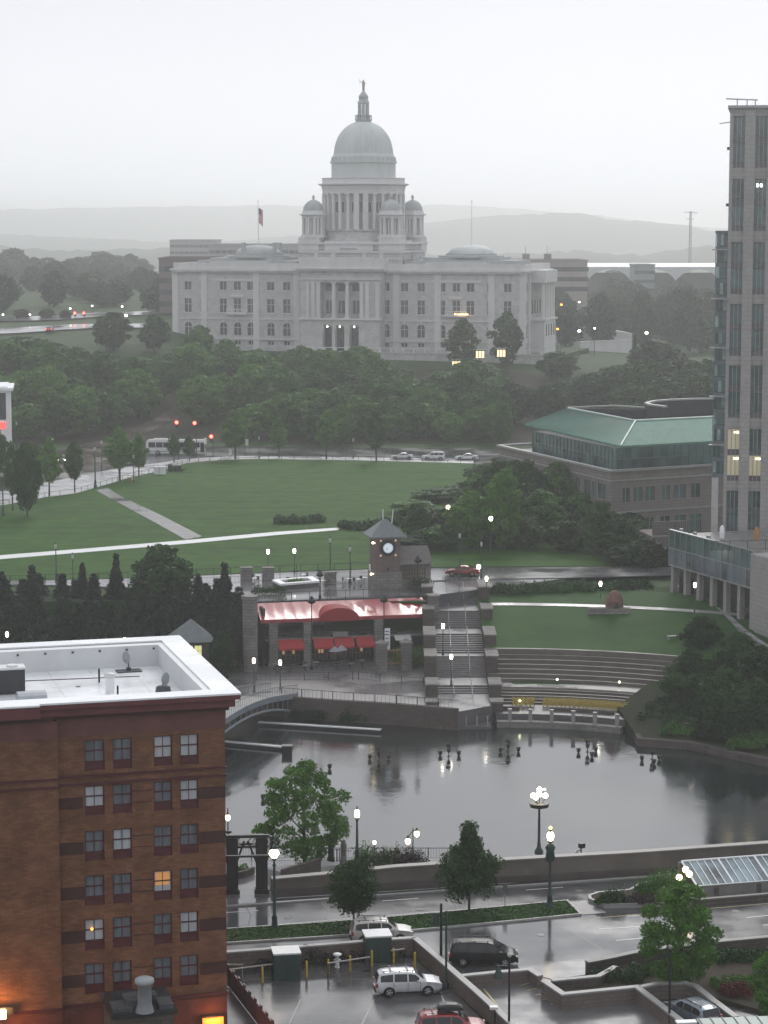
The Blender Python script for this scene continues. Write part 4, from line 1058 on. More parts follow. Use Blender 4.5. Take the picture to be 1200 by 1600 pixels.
SPEC = {
 # stations: x, zbottom, zbelt, zroof(None if no cabin), halfwidth ; x forward
 'suv': dict(L=4.7, W=.92, r=.36, wb=(-1.42,1.32), st=[(-2.35,.42,.80,.80),(-2.28,.34,1.02,1.04),(-2.12,.30,1.06,1.55),(-1.85,.28,1.07,1.70),(-1.0,.27,1.06,1.75),(0,.27,1.04,1.74),(.45,.27,1.03,1.67),(1.05,.27,1.04,1.20),(1.25,.28,1.03,1.045),(1.9,.30,.95,.97),(2.25,.36,.84,.86),(2.35,.44,.68,.69)], win=[(-2.02,-1.12),(-1.04,-.12),(-.04,.72)], ws=(.46,1.06), rw=(-2.28,-2.1)),
 'wagon': dict(L=4.7, W=.9, r=.33, wb=(-1.4,1.35), st=[(-2.35,.40,.75,.75),(-2.25,.3,.95,.97),(-2.05,.25,.98,1.40),(-1.6,.24,.97,1.52),(-.6,.23,.95,1.56),(.2,.23,.93,1.53),(.5,.23,.92,1.44),(1.15,.24,.93,1.00),(1.35,.25,.90,.91),(2.0,.28,.80,.81),(2.3,.36,.66,.67),(2.36,.44,.6,.61)], win=[(-1.95,-1.1),(-1.02,-.12),(-.04,.72)], ws=(.48,1.14), rw=(-2.27,-2.05)),
 'van': dict(L=5.0, W=.97, r=.34, wb=(-1.5,1.55), st=[(-2.5,.42,.9,.9),(-2.45,.32,1.05,1.08),(-2.32,.28,1.08,1.62),(-1.9,.26,1.08,1.76),(-.8,.25,1.06,1.80),(.3,.25,1.04,1.76),(.75,.25,1.03,1.62),(1.6,.26,1.03,1.12),(1.75,.27,1.0,1.01),(2.2,.30,.88,.89),(2.45,.38,.72,.73),(2.5,.46,.6,.61)], win=[(-2.2,-1.2),(-1.12,.02),(.1,.95)], ws=(.72,1.62), rw=(-2.45,-2.3)),
 'sedan': dict(L=4.7, W=.9, r=.33, wb=(-1.4,1.4), st=[(-2.35,.42,.72,.73),(-2.25,.3,.92,.93),(-1.65,.25,.96,.97),(-1.45,.24,.96,1.05),(-.9,.23,.94,1.36),(-.3,.23,.92,1.43),(.2,.23,.9,1.38),(.95,.24,.9,.95),(1.1,.25,.88,.885),(1.9,.28,.78,.79),(2.25,.36,.64,.65),(2.35,.44,.58,.59)], win=[(-1.35,-.62),(-.55,.08),(.15,.7)], ws=(.2,.98), rw=(-1.48,-.9)),
}
def car(name, label, kind, paint, loc, rz, lit=False, roofbox=False, extra=None, lowdark=None):
    S = SPEC[kind]; o = thing(name, label, 'car' if kind != 'van' else 'van', loc, rz); st = S['st']; W = S['W']
    xs_ = [s[0] for s in st]
    def sec(x):
        zb = np.interp(x, xs_, [s[1] for s in st]); zl = np.interp(x, xs_, [s[2] for s in st]); zr = np.interp(x, xs_, [s[3] for s in st]); 
        e = abs(x)/(S['L']/2); w = W*(1-.13*max(0, (e-.72)/.28)**2); return zb, zl, zr, w
    def ring(x):
        zb, zl, zr, w = sec(x); k = min(1, max(0, (zr-zl)/.5)); wr = w*(1-.20*k)
        return [(x,-w*.86,zb),(x,-w*.98,zb+.12),(x,-w,(zb+zl)/2),(x,-w*.965,zl),(x,-wr*.985+0*k,max(zl+.001,zr-.07*k)),(x,-wr*.85,max(zl+.002,zr-.01*k)),(x,-wr*.4,zr+.012),
                (x,wr*.4,zr+.012),(x,wr*.85,max(zl+.002,zr-.01*k)),(x,wr*.985,max(zl+.001,zr-.07*k)),(x,w*.965,zl),(x,w,(zb+zl)/2),(x,w*.98,zb+.12),(x,w*.86,zb)]
    N_ = 40; X = sorted(set([round(xs_[0]+(xs_[-1]-xs_[0])*i/N_, 3) for i in range(N_+1)] + xs_)); rg_ = [ring(x) for x in X]; m = len(rg_[0]); b = MB()
    v = [p for r_ in rg_ for p in r_]; b.add(v, [(i*m+j, (i+1)*m+j, (i+1)*m+j+1, i*m+j+1) for i in range(len(X)-1) for j in range(m-1)], 0, True)
    b.add(v, [tuple(range(m)), tuple(range((len(X)-1)*m, len(X)*m))[::-1]]); b.add(v, [(i*m, i*m+m-1, (i+1)*m+m-1, (i+1)*m) for i in range(len(X)-1)])
    b.build('body', paint, o)
    def side(x, z, s, off=.012):
        zb, zl, zr, w = sec(x); k = min(1, max(0, (zr-zl)/.5)); wr = w*(1-.20*k)
        t = (z-zl)/max(.05, (max(zl+.001, zr-.07*k)-zl)); t = min(1, max(0, t)); return (x, s*(w*.965*(1-t)+wr*.985*t+off), z)
    for s in (-1, 1):
        for (a, c) in S['win']:
            q = MB(); n = 6; lo = []; hi = []
            for i in range(n+1):
                x = a+(c-a)*i/n; zb, zl, zr, w = sec(x); z1 = max(zl+.06, zr-.12); lo.append(side(x, zl+.05, s)); hi.append(side(x, z1, s))
            q.add(lo+hi, [(i, i+1, n+2+i, n+1+i) for i in range(n)]); q.build('window', car_glass, o)
        arch = MB()
        for wx_ in S['wb']:
            r = S['r']*1.16
            pts = [(wx_+r*cos(PI*i/12), s*(W*1.004+.004), S['r']+r*sin(PI*i/12)) for i in range(13)]
            arch.add([(wx_-r, s*(W*1.004+.004), .2), (wx_+r, s*(W*1.004+.004), .2)] + pts, [tuple([0, 1]+list(range(2, 15)))])
            a_ = MB(); a_.v, a_.f, a_.m, a_.sm = arch.v, arch.f, arch.m, arch.sm; a_.build('wheel_arch', rubber, o); arch = MB()
            wheel_parts(o, wx_, s*(W-.09), S['r'])
        MB().box(.55 if kind != 'van' else 1.15, .75 if kind != 'van' else 1.35, min(s*W, s*(W+.2)), max(s*W, s*(W+.2)), sec(.6)[1]+.02, sec(.6)[1]+.17).build('mirror', paint, o)
        MB().box(S['L']/2-.22, S['L']/2-.015, min(s*W*.55, s*W*.84), max(s*W*.55, s*W*.84), st[-3][2]-.26, st[-3][2]-.10).build('headlight', head_on if lit else head_off, o)
        MB().box(-S['L']/2-.01, -S['L']/2+.16, min(s*W*.62, s*W*.93), max(s*W*.62, s*W*.93), .72, 1.0 if kind != 'sedan' else .86).build('tail_light', tail_red if lit else tail_off, o)
    for nm, (a, c) in (('windshield', S['ws']), ('rear_window', S['rw'])):
        q = MB(); n = 4; P = []
        for i in range(n+1):
            x = a+(c-a)*(i/n); zb, zl, zr, w = sec(x); k = min(1, max(0, (zr-zl)/.5)); wr = w*(1-.2*k)*.86; z = zr+.03
            if nm == 'rear_window': x -= .015
            P += [(x+(.01 if nm == 'windshield' else 0), -wr, z), (x+(.01 if nm == 'windshield' else 0), wr, z)]
        q.add(P, [(2*i, 2*i+1, 2*i+3, 2*i+2) for i in range(n)]); q.build(nm, car_glass, o)
    MB().box(S['L']/2-.05, S['L']/2+.02, -.45, .45, .5, .66).build('grille', rubber, o)
    if kind in ('suv', 'wagon') or kind == 'van':
        zr = sec(-.6)[2]
        for s in (-1, 1):
            q = MB().box(-1.9, .35, s*W*.66-.025, s*W*.66+.025, zr+.05, zr+.09)
            for x in (-1.8, -.7, .25): q.box(x, x+.08, s*W*.66-.02, s*W*.66+.02, zr-.06, zr+.05)
            q.build('roof_rail', black_metal if kind != 'van' else paint, o)
        if kind == 'suv':
            for x in (-1.3, -.1): MB().box(x, x+.06, -W*.64, W*.64, zr+.092, zr+.12).build('crossbar', black_metal, o)
    for s in (-1, 1):
        for x_ in ((-1.08, -.08, .8) if kind != 'van' else (-1.16, .06, 1.05)):
            zb, zl, zr, w = sec(x_); MB().box(x_-.012, x_+.012, min(s*(w+.004), s*(w-.02)), max(s*(w+.004), s*(w-.02)), zb+.14, zl).build('door_seam', rubber, o)
        zb, zl, zr, w = sec(0); MB().box(-.95, .95, min(s*(w-.03), s*(w+.018)), max(s*(w-.03), s*(w+.018)), zb, zb+.12).build('sill', rubber, o)
        for x_ in (-.95, .1): MB().box(x_, x_+.18, min(s*w, s*(w+.03)), max(s*w, s*(w+.03)), zl-.14, zl-.1).build('door_handle', paint, o)
    MB().box(S['L']/2-.12, S['L']/2+.045, -W*.8, W*.8, .3, .46).build('bumper', paint if kind in ('sedan','wagon') else rubber, o); MB().box(-S['L']/2-.045, -S['L']/2+.12, -W*.8, W*.8, .34, .55).build('bumper', paint if kind in ('sedan','wagon') else rubber, o)
    MB().box(-S['L']/2-.06, -S['L']/2+.02, -.26, .26, .62, .75).build('license_plate', white_paint, o)
    return o

# parked white cars on the upper road
def onpl(px, py, up=.04): return L(px, py, up)
p = onpl(628, 718); car('sedan', 'white sedan on the upper road, leftmost of the three white cars', 'sedan', white_car, p, R(182))
p = onpl(677, 719); car('wagon', 'white wagon on the upper road, middle of the three white cars', 'suv', white_car, p, R(181))
p = onpl(729, 719); car('sedan', 'white sedan on the upper road, rightmost and half behind the trees', 'sedan', white_car, p, R(180))
p = onpl(95, 722); car('car', 'car with lit headlamps coming down the wet left road', 'sedan', dark_car, p, R(-78), lit=True)
p = onpl(197, 727); car('car', 'pale car half hidden behind the egg shaped street tree', 'wagon', beige_car, p, R(10))
p = L(722, 899, .36); car('sports_car', 'shiny red car on the upper terrace road right of the clock tower', 'sedan', red_paint, p, R(178))
# bus
pb = onpl(275, 710)
bus = thing('bus', 'white city bus with a dark window band crossing at the red signals', 'bus', pb, R(-1))
BL, BW = 12.0, 2.55
b = MB(); prof = [(-6.0,.55),(-6.05,1.2),(-5.98,2.6),(-5.85,2.95),(-5.5,3.05),(5.7,3.05),(5.95,2.9),(6.08,1.2),(6.0,.4),(-5.6,.4)]
v = [(x, -BW/2, z) for x, z in prof] + [(x, BW/2, z) for x, z in prof]; n = len(prof)
b.add(v, [tuple(range(n)), tuple(range(n, 2*n))[::-1]] + [(i, n+i, n+(i+1) % n, (i+1) % n) for i in range(n)])
b.build('body', white_car, bus)
for i in range(7):
    x = -5.5+i*1.52; MB().box(x, x+1.4, -BW/2-.015, -BW/2+.01, 1.55, 2.6).build('window', car_glass, bus)
MB().box(5.15, 5.95, -BW/2-.015, -BW/2+.01, .55, 2.55).build('door', car_glass, bus)
MB().box(5.99, 6.1, -1.1, 1.1, 1.3, 2.6).build('windshield', car_glass, bus)
MB().box(-4.5, -1.8, -.9, .9, 3.05, 3.3).build('roof_unit', white_car, bus)
MB().box(-5.9, 5.1, -BW/2-.012, -BW/2+.01, .62, .85).build('stripe', Mt('grey_stripe', (.25,.3,.33)), bus)
for x in (-3.6, 3.7):
    for s in (-1, 1): wheel_parts(bus, x, s*1.17, .5)

# ---------------------------------------------------------------- lamps
def lamp(label, base, h, lit='warm', style='globe', group=None, r=.26):
    o = thing('street_lamp', label, 'lamp', base, 0, group)
    g = {'warm': lamp_warm, 'white': lamp_white, 'off': lamp_off}[lit]; s = h/5.
    b = MB().lathe([(.22*s,0),(.22*s,.25*s),(.15*s,.35*s),(.13*s,.8*s),(.17*s,.85*s),(.09*s,.95*s),(.075*s,3.2*s),(.055*s,4.35*s),(.12*s,4.42*s),(.05*s,4.48*s)], 10)
    b.build('post', green_metal, o)
    t = h-.1
    if style == 'globe':
        MB().lathe([(.12,h-.52),(r*.75,h-.42),(r,h-.18),(r*.9,h+.02),(r*.5,h+.16),(.04,h+.22)], 12).build('lamp_globe', g, o)
        MB().lathe([(r*.55,h+.16),(.12,h+.28),(.03,h+.42)], 8).cyl((0,0,h-.65),(0,0,h-.5),.14,.16,8).build('finial', green_metal, o)
    elif style == 'twin':
        for s_ in (-1, 1):
            MB().lathe([(.08,h-.5),(.2,h-.35),(.23,h-.15),(.1,h+.05)], 10, (s_*.55,0)).build('lamp_globe', g, o)
            MB().cyl((0,0,h-.3),(s_*.55,0,h+.1),.04,.04,5).cyl((s_*.55,0,h+.05),(s_*.55,0,h+.2),.12,.03,6).build('arm', green_metal, o)
    return o
for k, (px, yb, yt, lit, lab) in enumerate([
    (419,893,860,'white','lit park lamp above the planter, left of the pair'),(460,893,859,'white','lit park lamp above the planter, right of the pair'),
    (516,905,842,'off','tall unlit lamp on a stone pedestal between the planter and clock tower'),(547,912,856,'off','unlit lamp just left of the clock tower'),
    (88,908,852,'off','tall unlit lamp above the dark conifers at left'),(114,910,868,'off','shorter unlit lamp above the dark conifers at left'),
    (718,905,835,'off','unlit lamp among the dark trees right of the clock tower'),(752,905,848,'off','faint unlit lamp beside the red car'),
    (149,762,700,'off','unlit lamp on the upper left sidewalk at the start of the grey path'),(209,753,712,'off','unlit lamp beside the orange barrel'),
    (159,735,690,'off','unlit lamp behind the left road junction'),(5,806,740,'off','unlit lamp at the left edge of the upper sidewalk'),
    (83,745,686,'off','pale globed lamp left of the upper road trees'),(405,716,683,'off','pale globed lamp at the top of the lawn right of the tall dark tree'),
    (552,716,686,'off','pale globed lamp behind the lawn above the bushes'),(27,735,660,'off','pale globed lamp beside the pale building')]):
    p = L(px, yb, .15); lamp(lab, p, A(px, yt, p[1])[2]-p[2], lit, r=.22 if lit == 'white' else .17)
for (px, yb, zb, yt, lit, lab) in [
    (397,1082,-2.3,1030,'warm','lit lamp at the far end of the arched bridge, left'),(438,1076,-2.3,1033,'warm','lit lamp at the far end of the arched bridge, right'),
    (692,1024,.8,976,'white','lit lamp on the left side of the water stairs, upper'),(705,1072,-1.4,1024,'white','lit lamp on the left side of the water stairs, lower'),
    (760,940,4.5,902,'white','lit lamp at the top right of the water stairs'),(938,935,4.8,910,'white','lit lamp on the hedge bank above the lawn amphitheatre'),
    (1085,960,4.4,912,'white','lit lamp under the glass terrace'),(12,1040,-1.0,989,'warm','lit lamp at the left edge behind the white roof'),
    (195,1020,0,998,'warm','lit lamp just above the white roof edge')]:
    p = G(px, yb, zb); lamp(lab, p, max(1.5, A(px, yt, p[1])[2]-zb), lit, r=.2)
for (px, py, Y, lit, lab) in [(699,783,350,'warm','lamp placed at a bright spot at the upper left of the park trees'),(765,800,340,'white','lamp placed at a bright spot within the park trees'),
    (746,874,322,'white','bright lamp directly above the red car')]:
    p = A(px, py, Y); zb = H(p[0], Y); lamp(lab, (p[0], Y-4, zb), p[2]-zb-.3, lit, r=.3)  # first two lamp posts are placed at bright spots among the trees
# distant lights
for (px, py, Y, m, lab) in [(110,482,705,'w','distant white lamp left of the two red signals'),(144,478,720,'w','distant white lamp right of the two red signals'),(191,479,690,'w','distant white lamp above the wet road'),
    (197,493,668,'W','bright distant headlamp glow on the left road'),(250,499,640,'W','bright light at the left corner of the domed hall'),(47,492,690,'w','distant white lamp beside the dark red trees'),(5,495,690,'w','distant white lamp at the left edge'),
    (877,476,640,'o','orange tinted lamp just right of the hall'),(905,472,700,'w','distant lamp right of the hall in the haze'),(967,473,820,'w','distant lamp below the arched shed, first'),(985,473,820,'w','distant lamp below the arched shed, second'),
    (1066,471,820,'w','distant lamp right below the white arches'),(1099,466,830,'o','orange lamp beside the glass tower'),(905,517,640,'W','bright lamp on the bank right of the hall'),(929,513,650,'w','bright lamp on the road bank right of the hall'),
    (1010,520,600,'W','bright lamp on the lower right road bank'),(871,514,615,'o','orange lamp by the end porch of the hall'),(1080,455,900,'w','small lamp under the second arch')]:
    p = A(px, py, Y); zb = H(p[0], Y); hh = max(2, p[2]-zb)
    o = thing('street_lamp', lab, 'lamp', (p[0], Y, zb), 0, 'distant lit street lamps')
    MB().cyl((0,0,0),(0,0,hh),.1,.07,5).cyl((0,0,hh),(.7,0,hh+.1),.05,.05,5).build('post', green_metal, o)
    MB().sphere((.0,-.25,hh), {'w': .28, 'W': .42, 'o': .34}[m], 8, 6, .8).build('lamp_head', lamp_orange if m == 'o' else lamp_white, o)
# traffic signals
def signal(lab, px, py, Y, zb=None, group=None, pole_dx=0.0):
    p = A(px, py, Y); zb = H(p[0], Y) if zb is None else zb; hh = p[2]-zb
    o = thing('traffic_light', lab, 'traffic light', (p[0], Y, zb), 0, group)
    MB().cyl((.35+pole_dx,.2,0),(.35+pole_dx,.2,hh+1),.1,.08,6).cyl((.35+pole_dx,.2,hh+.6),(0,.1,hh+.6),.05,.05,5).build('pole', green_metal, o)
    h_ = MB().box(-.24,.24,0,.3,hh-1.1,hh+.45).build('signal_head', black_metal, o)
    MB().cyl((0,-.01,hh),(0,-.12,hh),.33,.33,12).build('red_lens', signal_red, h_)
    MB().cyl((0,-.01,hh-.45),(0,-.05,hh-.45),.14,.14,10).cyl((0,-.01,hh-.85),(0,-.05,hh-.85),.14,.14,10).build('unlit_lens', black_metal, h_)
signal('red traffic light high above the bus, left of the pair', 276, 660, 468, pole_dx=0)
signal('red traffic light high above the bus, right of the pair', 304, 661, 468)
signal('lower red traffic light just right of the bus', 330, 682, 466)
signal('distant red signal by the dark red trees, left one', 117, 489, 700)
signal('distant red signal by the dark red trees, right one', 131, 489, 700)
p = HT(78, 521); car('car', 'distant red car with glowing lamps on the far left road', 'sedan', red_paint, (p[0], p[1], p[2]+.5), R(90), lit=True)
for k, (px, yb, lab) in enumerate([(1012,0,'')][:0]): pass
# upper intersection furniture
p = L(250, 741, .15); o = thing('utility_cabinet', 'white utility cabinet on the sidewalk corner below the bus', 'cabinet', p, R(-8))
MB().box(-1.05,1.05,-.6,.6,0,1.35).build('cabinet', white_paint, o); MB().box(-1.15,1.15,-.7,.7,1.352,1.45).build('lid', light_metal, o); MB().box(-.03,.03,-.62,-.6,.1,1.3).build('door_seam', black_metal, o)
for px, lab, s in ((266,'dark green litter bin right of the white cabinet',.9),(277,'larger dark round shrub tub beside the litter bin',1.2)):
    p = L(px, 737, .15)
    if s < 1: o = thing('litter_bin', lab, 'bin', p); MB().lathe([(.4,0),(.5,.2),(.5,1.2),(.42,1.35),(.2,1.5)], 12).build('barrel', black_metal, o)
    else: shrub('shrub', 'dark clipped shrub beside the litter bin below the bus', p, 1.9, 1.6, 1.7, leaf_conifer, 500, .22, 5)
p = L(208, 752, .15); o = thing('traffic_barrel', 'orange construction barrel at the foot of the slim street tree', 'barrel', p)
MB().lathe([(.4,0),(.4,.1),(.3,.12),(.26,1.0),(.2,1.1)], 14).build('barrel', orange_cone, o); MB().lathe([(.305,.35),(.295,.55)], 14).lathe([(.285,.7),(.28,.85)], 14).build('reflective_band', white_paint, o)
# low post-and-rail fence along the lawn
fe = thing('lawn_fence', 'low dark post fence along the upper edge of the lawn', 'fence', L(0, 792, .1)); oo = fe.location
b = MB(); fl_ = [L(px, py, .15) for px, py in walk_near[1:]]
seg = []
for i in range(len(fl_)-1):
    a = Vector(fl_[i]); c = Vector(fl_[i+1]); n = max(1, int((c-a).length/2.4))
    for k in range(n): seg.append(a.lerp(c, k/n))
pp_ = [q-Vector(oo) for q in seg]
pb_ = MB()
for i, q in enumerate(pp_):
    if i % 1 == 0: pb_.cyl(q, q+Vector((0,0,.85)), .045, .045, 5)
pb_.wall([(q.x, q.y) for q in pp_], .04, [q.z+.78 for q in pp_], [q.z+.83 for q in pp_])
pb_.build('posts_and_rail', black_metal, fe)
# road signs by the signals
for px, py, yt, lab in ((321,712,684,'small white sign board right of the bus'),(386,716,686,'white round topped sign between the tall dark tree and the pale lamp'),(360,716,701,'low white sign beside the tall dark tree')):
    p = L(px, py, .1); hh = A(px, yt, p[1])[2]-p[2]; o = thing('road_sign', lab, 'sign', p)
    MB().cyl((0,0,0),(0,0,hh),.05,.05,6).build('post', grey_metal, o); MB().box(-.3,.3,-.06,-.03,hh-1.3,hh).build('panel', white_paint, o)
# pale building at the left edge with the red sign
lf = Frame(A(16, 670, 455)[0], 455, 6.5, R(8)); o = thing('pale_building', 'pale building with dark glass and a red lit sign at the left edge', 'building', (lf.x, lf.y, lf.z), lf.r)
zt = lf.fz(0, 606)
b = MB().holes(-16, 0, -.5, zt-.6, [(-14.5,-7.8,lf.fz(0,656),lf.fz(0,614)),(-7.2,-.75,lf.fz(0,656),lf.fz(0,614))], 0, .4); b.box(-16, 0, .45, 14, -.5, zt-.61).box(-.02, 0, 0, .45, -.5, zt-.6)
b.build('walls', white_paint, o)
MB().box(-16.3,.7,-.7,14.3,zt-.6,zt).box(-15.5,-.4,.2,13.6,zt,zt+.25).build('roof', white_paint, o)
for (a, c) in ((-14.5,-7.8),(-7.2,-.75)): MB().box(a, c, .3, .36, lf.fz(0,656), lf.fz(0,614)).build('window', glass_dark, o)
MB().box(-9, -.9, -.28, -.02, lf.fz(0,669), lf.fz(0,660)).build('sign', Em('red_sign', (1,.07,.06), 1.8), o)
# shrub beds on the lawn
for px, py, w_, lab, sd in ((468,818,9.5,'oval bed of low dark shrubs in the middle of the lawn',1),(562,828,8.0,'low dark shrub bed at the end of the white path',2),(612,822,6.5,'dark shrub clump behind the clock tower roof',3)):
    p = L(px, py, .18); shrub('shrub_bed', lab, (p[0], p[1]+1.2, p[2]), w_, 5, 1.35, leaf_dark, 2600, .34, sd, nl=13)
# ---------------------------------------------------------------- clock tower
TF = Frame(*G(606, 921, 5.4), R(13)); 
ct = thing('clock_tower', 'square brick clock tower with a grey pyramid roof above the red canopy', 'tower', (TF.x, TF.y, 5.4), TF.r)
hw = 1.72; ze = TF.fz(0, 838); za = TF.fz(0, 811, hw)
tb = Brick('tower_pink_brick', (.19,.145,.135), (.155,.12,.11), (.16,.13,.12), .5, .22, .25)
MB().box(-hw, hw, 0, 2*hw, -.2, ze).build('shaft', tb, ct)
MB().box(-hw-.2, hw+.2, -.2, 2*hw+.2, -.2, 2.3).build('base_course', stone_grey, ct); MB().box(-hw-.12, hw+.12, -.12, 2*hw+.12, ze-.5, ze-.002).build('eave_course', stone_grey, ct)
r = MB(); e = hw+.75; c = (0, hw)
r.add([(-e,hw-e,ze),(e,hw-e,ze),(e,hw+e,ze),(-e,hw+e,ze),(-.25,hw,za),(.25,hw,za)], [(3,2,1,0),(0,1,5,4),(1,2,5),(2,3,4,5),(3,0,4)])
r.add([(-e,hw-e,ze-.18),(e,hw-e,ze-.18),(e,hw+e,ze-.18),(-e,hw+e,ze-.18),(-e,hw-e,ze),(e,hw-e,ze),(e,hw+e,ze),(-e,hw+e,ze)], [(0,3,2,1),(0,1,5,4),(1,2,6,5),(2,3,7,6),(3,0,4,7)])
r.build('roof', slate, ct)
for x, lx in ((-.28,0),(.9,.25)): MB().cyl((x,hw,za-.9),(x+lx,hw,za+1.35),.07,.06,6).build('mast', white_paint, ct)
zc_ = TF.fz(0, 856)
def disc(name, r, y, m, parent, ring=0, n=28):
    b = MB(); pts = [(r*cos(2*PI*i/n), y, zc_+r*sin(2*PI*i/n)) for i in range(n)]
    if ring:
        p2 = [(ring*cos(2*PI*i/n), y, zc_+ring*sin(2*PI*i/n)) for i in range(n)]; b.add(pts+p2, [(i, (i+1) % n, n+(i+1) % n, n+i) for i in range(n)])
        p3 = [(x, y+.2, z) for x, _, z in pts]; b.add(pts+p3, [(i, (i+1) % n, n+(i+1) % n, n+i) for i in range(n)])
    else: b.add(pts, [tuple(range(n))])
    return b.build(name, m, parent)
disc('clock_bezel', 1.08, -.22, black_metal, ct, .68)
cf = disc('clock_face', .7, -.14, Em('clock_face_glow', (.62,.7,.78), .55), ct)
hd = MB()
for i in range(12):
    a = 2*PI*i/12; hd.obox(0, 0, 0, 0, 0, 0) if False else None
    x, z = .58*sin(a), zc_+.58*cos(a); hd.box(x-.03, x+.03, -.17, -.15, z-.06, z+.06)
def hand(a, l, w): hd.add([(-w*cos(a), -.18, zc_+w*sin(a)), (w*cos(a), -.18, zc_-w*sin(a)), (l*sin(a), -.18, zc_+l*cos(a))], [(0,1,2)])
hand(R(238), .36, .06); hand(R(232), .56, .045)
hd.build('clock_hands', black_metal, cf)
for sx in (-1, 1):
    for sz in (-1, 1): MB().sphere((sx*1.02, -.2, zc_+sz*1.0), .14, 8, 6).build('clock_lamp', Em('dim_amber', (.75,.5,.35), .6), ct)
for (x, z) in ((0, zc_-2.9), (-.75, zc_-4.4), (.8, zc_-4.4)): MB().box(x-.13, x+.13, -.02, .05, z-.2, z+.2).build('slit_window', glass_dark, ct)
for z, dx in ((ze-.8, -.25), (ze-5.0, -.5)): MB().cyl((-hw,.2,z-.1),(-hw+dx-.1,-.1,z+.1),.04,.04,5).sphere((-hw+dx-.1,-.15,z), .15, 8, 6).build('side_lamp', lamp_warm, ct)
MB().box(-hw-.75, -hw-.7, -.25, .5, ze-4.6, ze-3.7).build('banner', white_paint, ct)
# pavilion beside the tower
pv_ = thing('pavilion', 'small grey roofed pavilion with barred windows right of the clock tower', 'pavilion', TF.w(hw+.06, 1.0), TF.r)
zr1 = TF.fz(3, 854, 3); zr0 = TF.fz(3, 882, .6)
MB().add([(-.1,-.4,zr0),(4.6,-.4,zr0),(4.6,2.6,zr1),(-.1,2.6,zr1),(4.6,5.2,zr0),(-.1,5.2,zr0)], [(0,1,2,3),(3,2,4,5),(0,3,5),(1,4,2)]).build('roof', slate_brown, pv_)
b = MB().box(3.7, 4.4, 0, .7, 0, zr0).box(.0, 4.4, 3.2, 3.6, 0, zr0-.01).box(0, 3.7, .05, .5, zr0-.55, zr0-.05).box(0, 3.7, .1, .45, 0, 1.1); b.build('walls', stone_grey, pv_)
b = MB()
for k in range(10): b.box(.15+k*.37, .19+k*.37, .2, .24, 1.1, zr0-.56)
for k in range(3): b.box(0, 3.7, .2, .24, 1.5+k*.6, 1.54+k*.6)
b.build('window_bars', Mt('brass_bars', (.35,.28,.18), .5), pv_)
shrub('shrub', 'dark shrub growing before the pavilion bars', TF.w(hw+2.6, -.6), 2.6, 1.4, 1.9, leaf_dark, 1100, .2, 8)
# ---------------------------------------------------------------- restaurant with the red canopies
rs = thing('restaurant', 'two storey waterside restaurant with red canopies and stone piers', 'restaurant', (PR.x, PR.y, PR.z), PR.r)
Wd = 20.3
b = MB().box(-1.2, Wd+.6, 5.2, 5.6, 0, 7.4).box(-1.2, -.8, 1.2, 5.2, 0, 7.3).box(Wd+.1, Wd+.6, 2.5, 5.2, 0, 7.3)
b.build('back_wall', Mt('shade_toned_back_wall', (.05,.042,.038), .8, .3, 1), rs)  # near-black wall colour carries the shade under the upper canopy
MB().box(-.8, Wd, .7, 5.2, 3.15, 3.45).build('upper_floor', concrete, rs)
for i, x in enumerate((.1, 4.6, 13.9)):
    MB().box(x-.55, x+.55, .1, 1.1, 0, 5.6).box(x-.7, x+.7, 0, 1.2, 0, .5).box(x-.65, x+.65, 0, 1.2, 5.4, 5.7).build('pier', stone_grey, rs)
zf, zbk = 6.1, 7.55
n = 48; v = []; rn = random.Random(4)
for i in range(n+1):
    x = -1.6+(Wd+1.9)*i/n
    for j in range(5):
        t = j/4; v.append((x + (.9 if i == 0 else (0 if i < n else -.2))*0, 0+4.3*t, zf+(zbk-zf)*t + (0 if j in (0,4) else -.10*sin(PI*t)) + (.05*sin(i*1.9)+rn.uniform(-.03,.03) if 0 < j < 4 else 0)))
cn = MB().add(v, [(i*5+j, (i+1)*5+j, (i+1)*5+j+1, i*5+j+1) for i in range(n) for j in range(4)], 0, True)
cn.add([(-1.6,0,zf),(-1.6,4.3,zbk),(-1.6,4.3,zf)], [(0,1,2)]).add([(Wd+.3,0,zf),(Wd+.3,4.3,zbk),(Wd+.3,4.3,zf)], [(0,1,2)])
cn.box(-1.6, Wd+.3, -.03, 0, zf-.45, zf)
cn.build('upper_canopy', red_canvas, rs)
dm = MB(); cx = 8.6; n = 14; r0 = 2.6
for i in range(n):
    a0_, a1_ = PI*i/n, PI*(i+1)/n
    z0_, z1_ = zf-.2+1.45*sin(a0_), zf-.2+1.45*sin(a1_); x0_, x1_ = cx-r0*cos(a0_), cx-r0*cos(a1_)
    dm.add([(x0_,-.35,z0_),(x1_,-.35,z1_),(x1_,3.0,max(z1_,zf+.4)),(x0_,3.0,max(z0_,zf+.4))], [(0,1,2,3)], 0, True)
    dm.add([(x0_,-.35,z0_),(x1_,-.35,z1_),(x1_,-.35,zf-.45),(x0_,-.35,zf-.45)], [(0,1,2,3)])
dm.build('arched_canopy', Mt('red_canvas_front', (.27,.03,.035), .6, .2, 1), rs)
for (x0_, x1_) in ((.7,4.0),(5.3,7.9),(8.1,10.6),(10.9,13.3)):
    MB().add([(x0_,-.4,2.35),(x1_,-.4,2.35),(x1_,.7,3.3),(x0_,.7,3.3),(x0_,-.4,2.05),(x1_,-.4,2.05)], [(0,1,2,3),(4,5,1,0)]).build('awning', Mt('red_awning', (.36,.045,.05), .6, .15, 1), rs)
gl = MB()
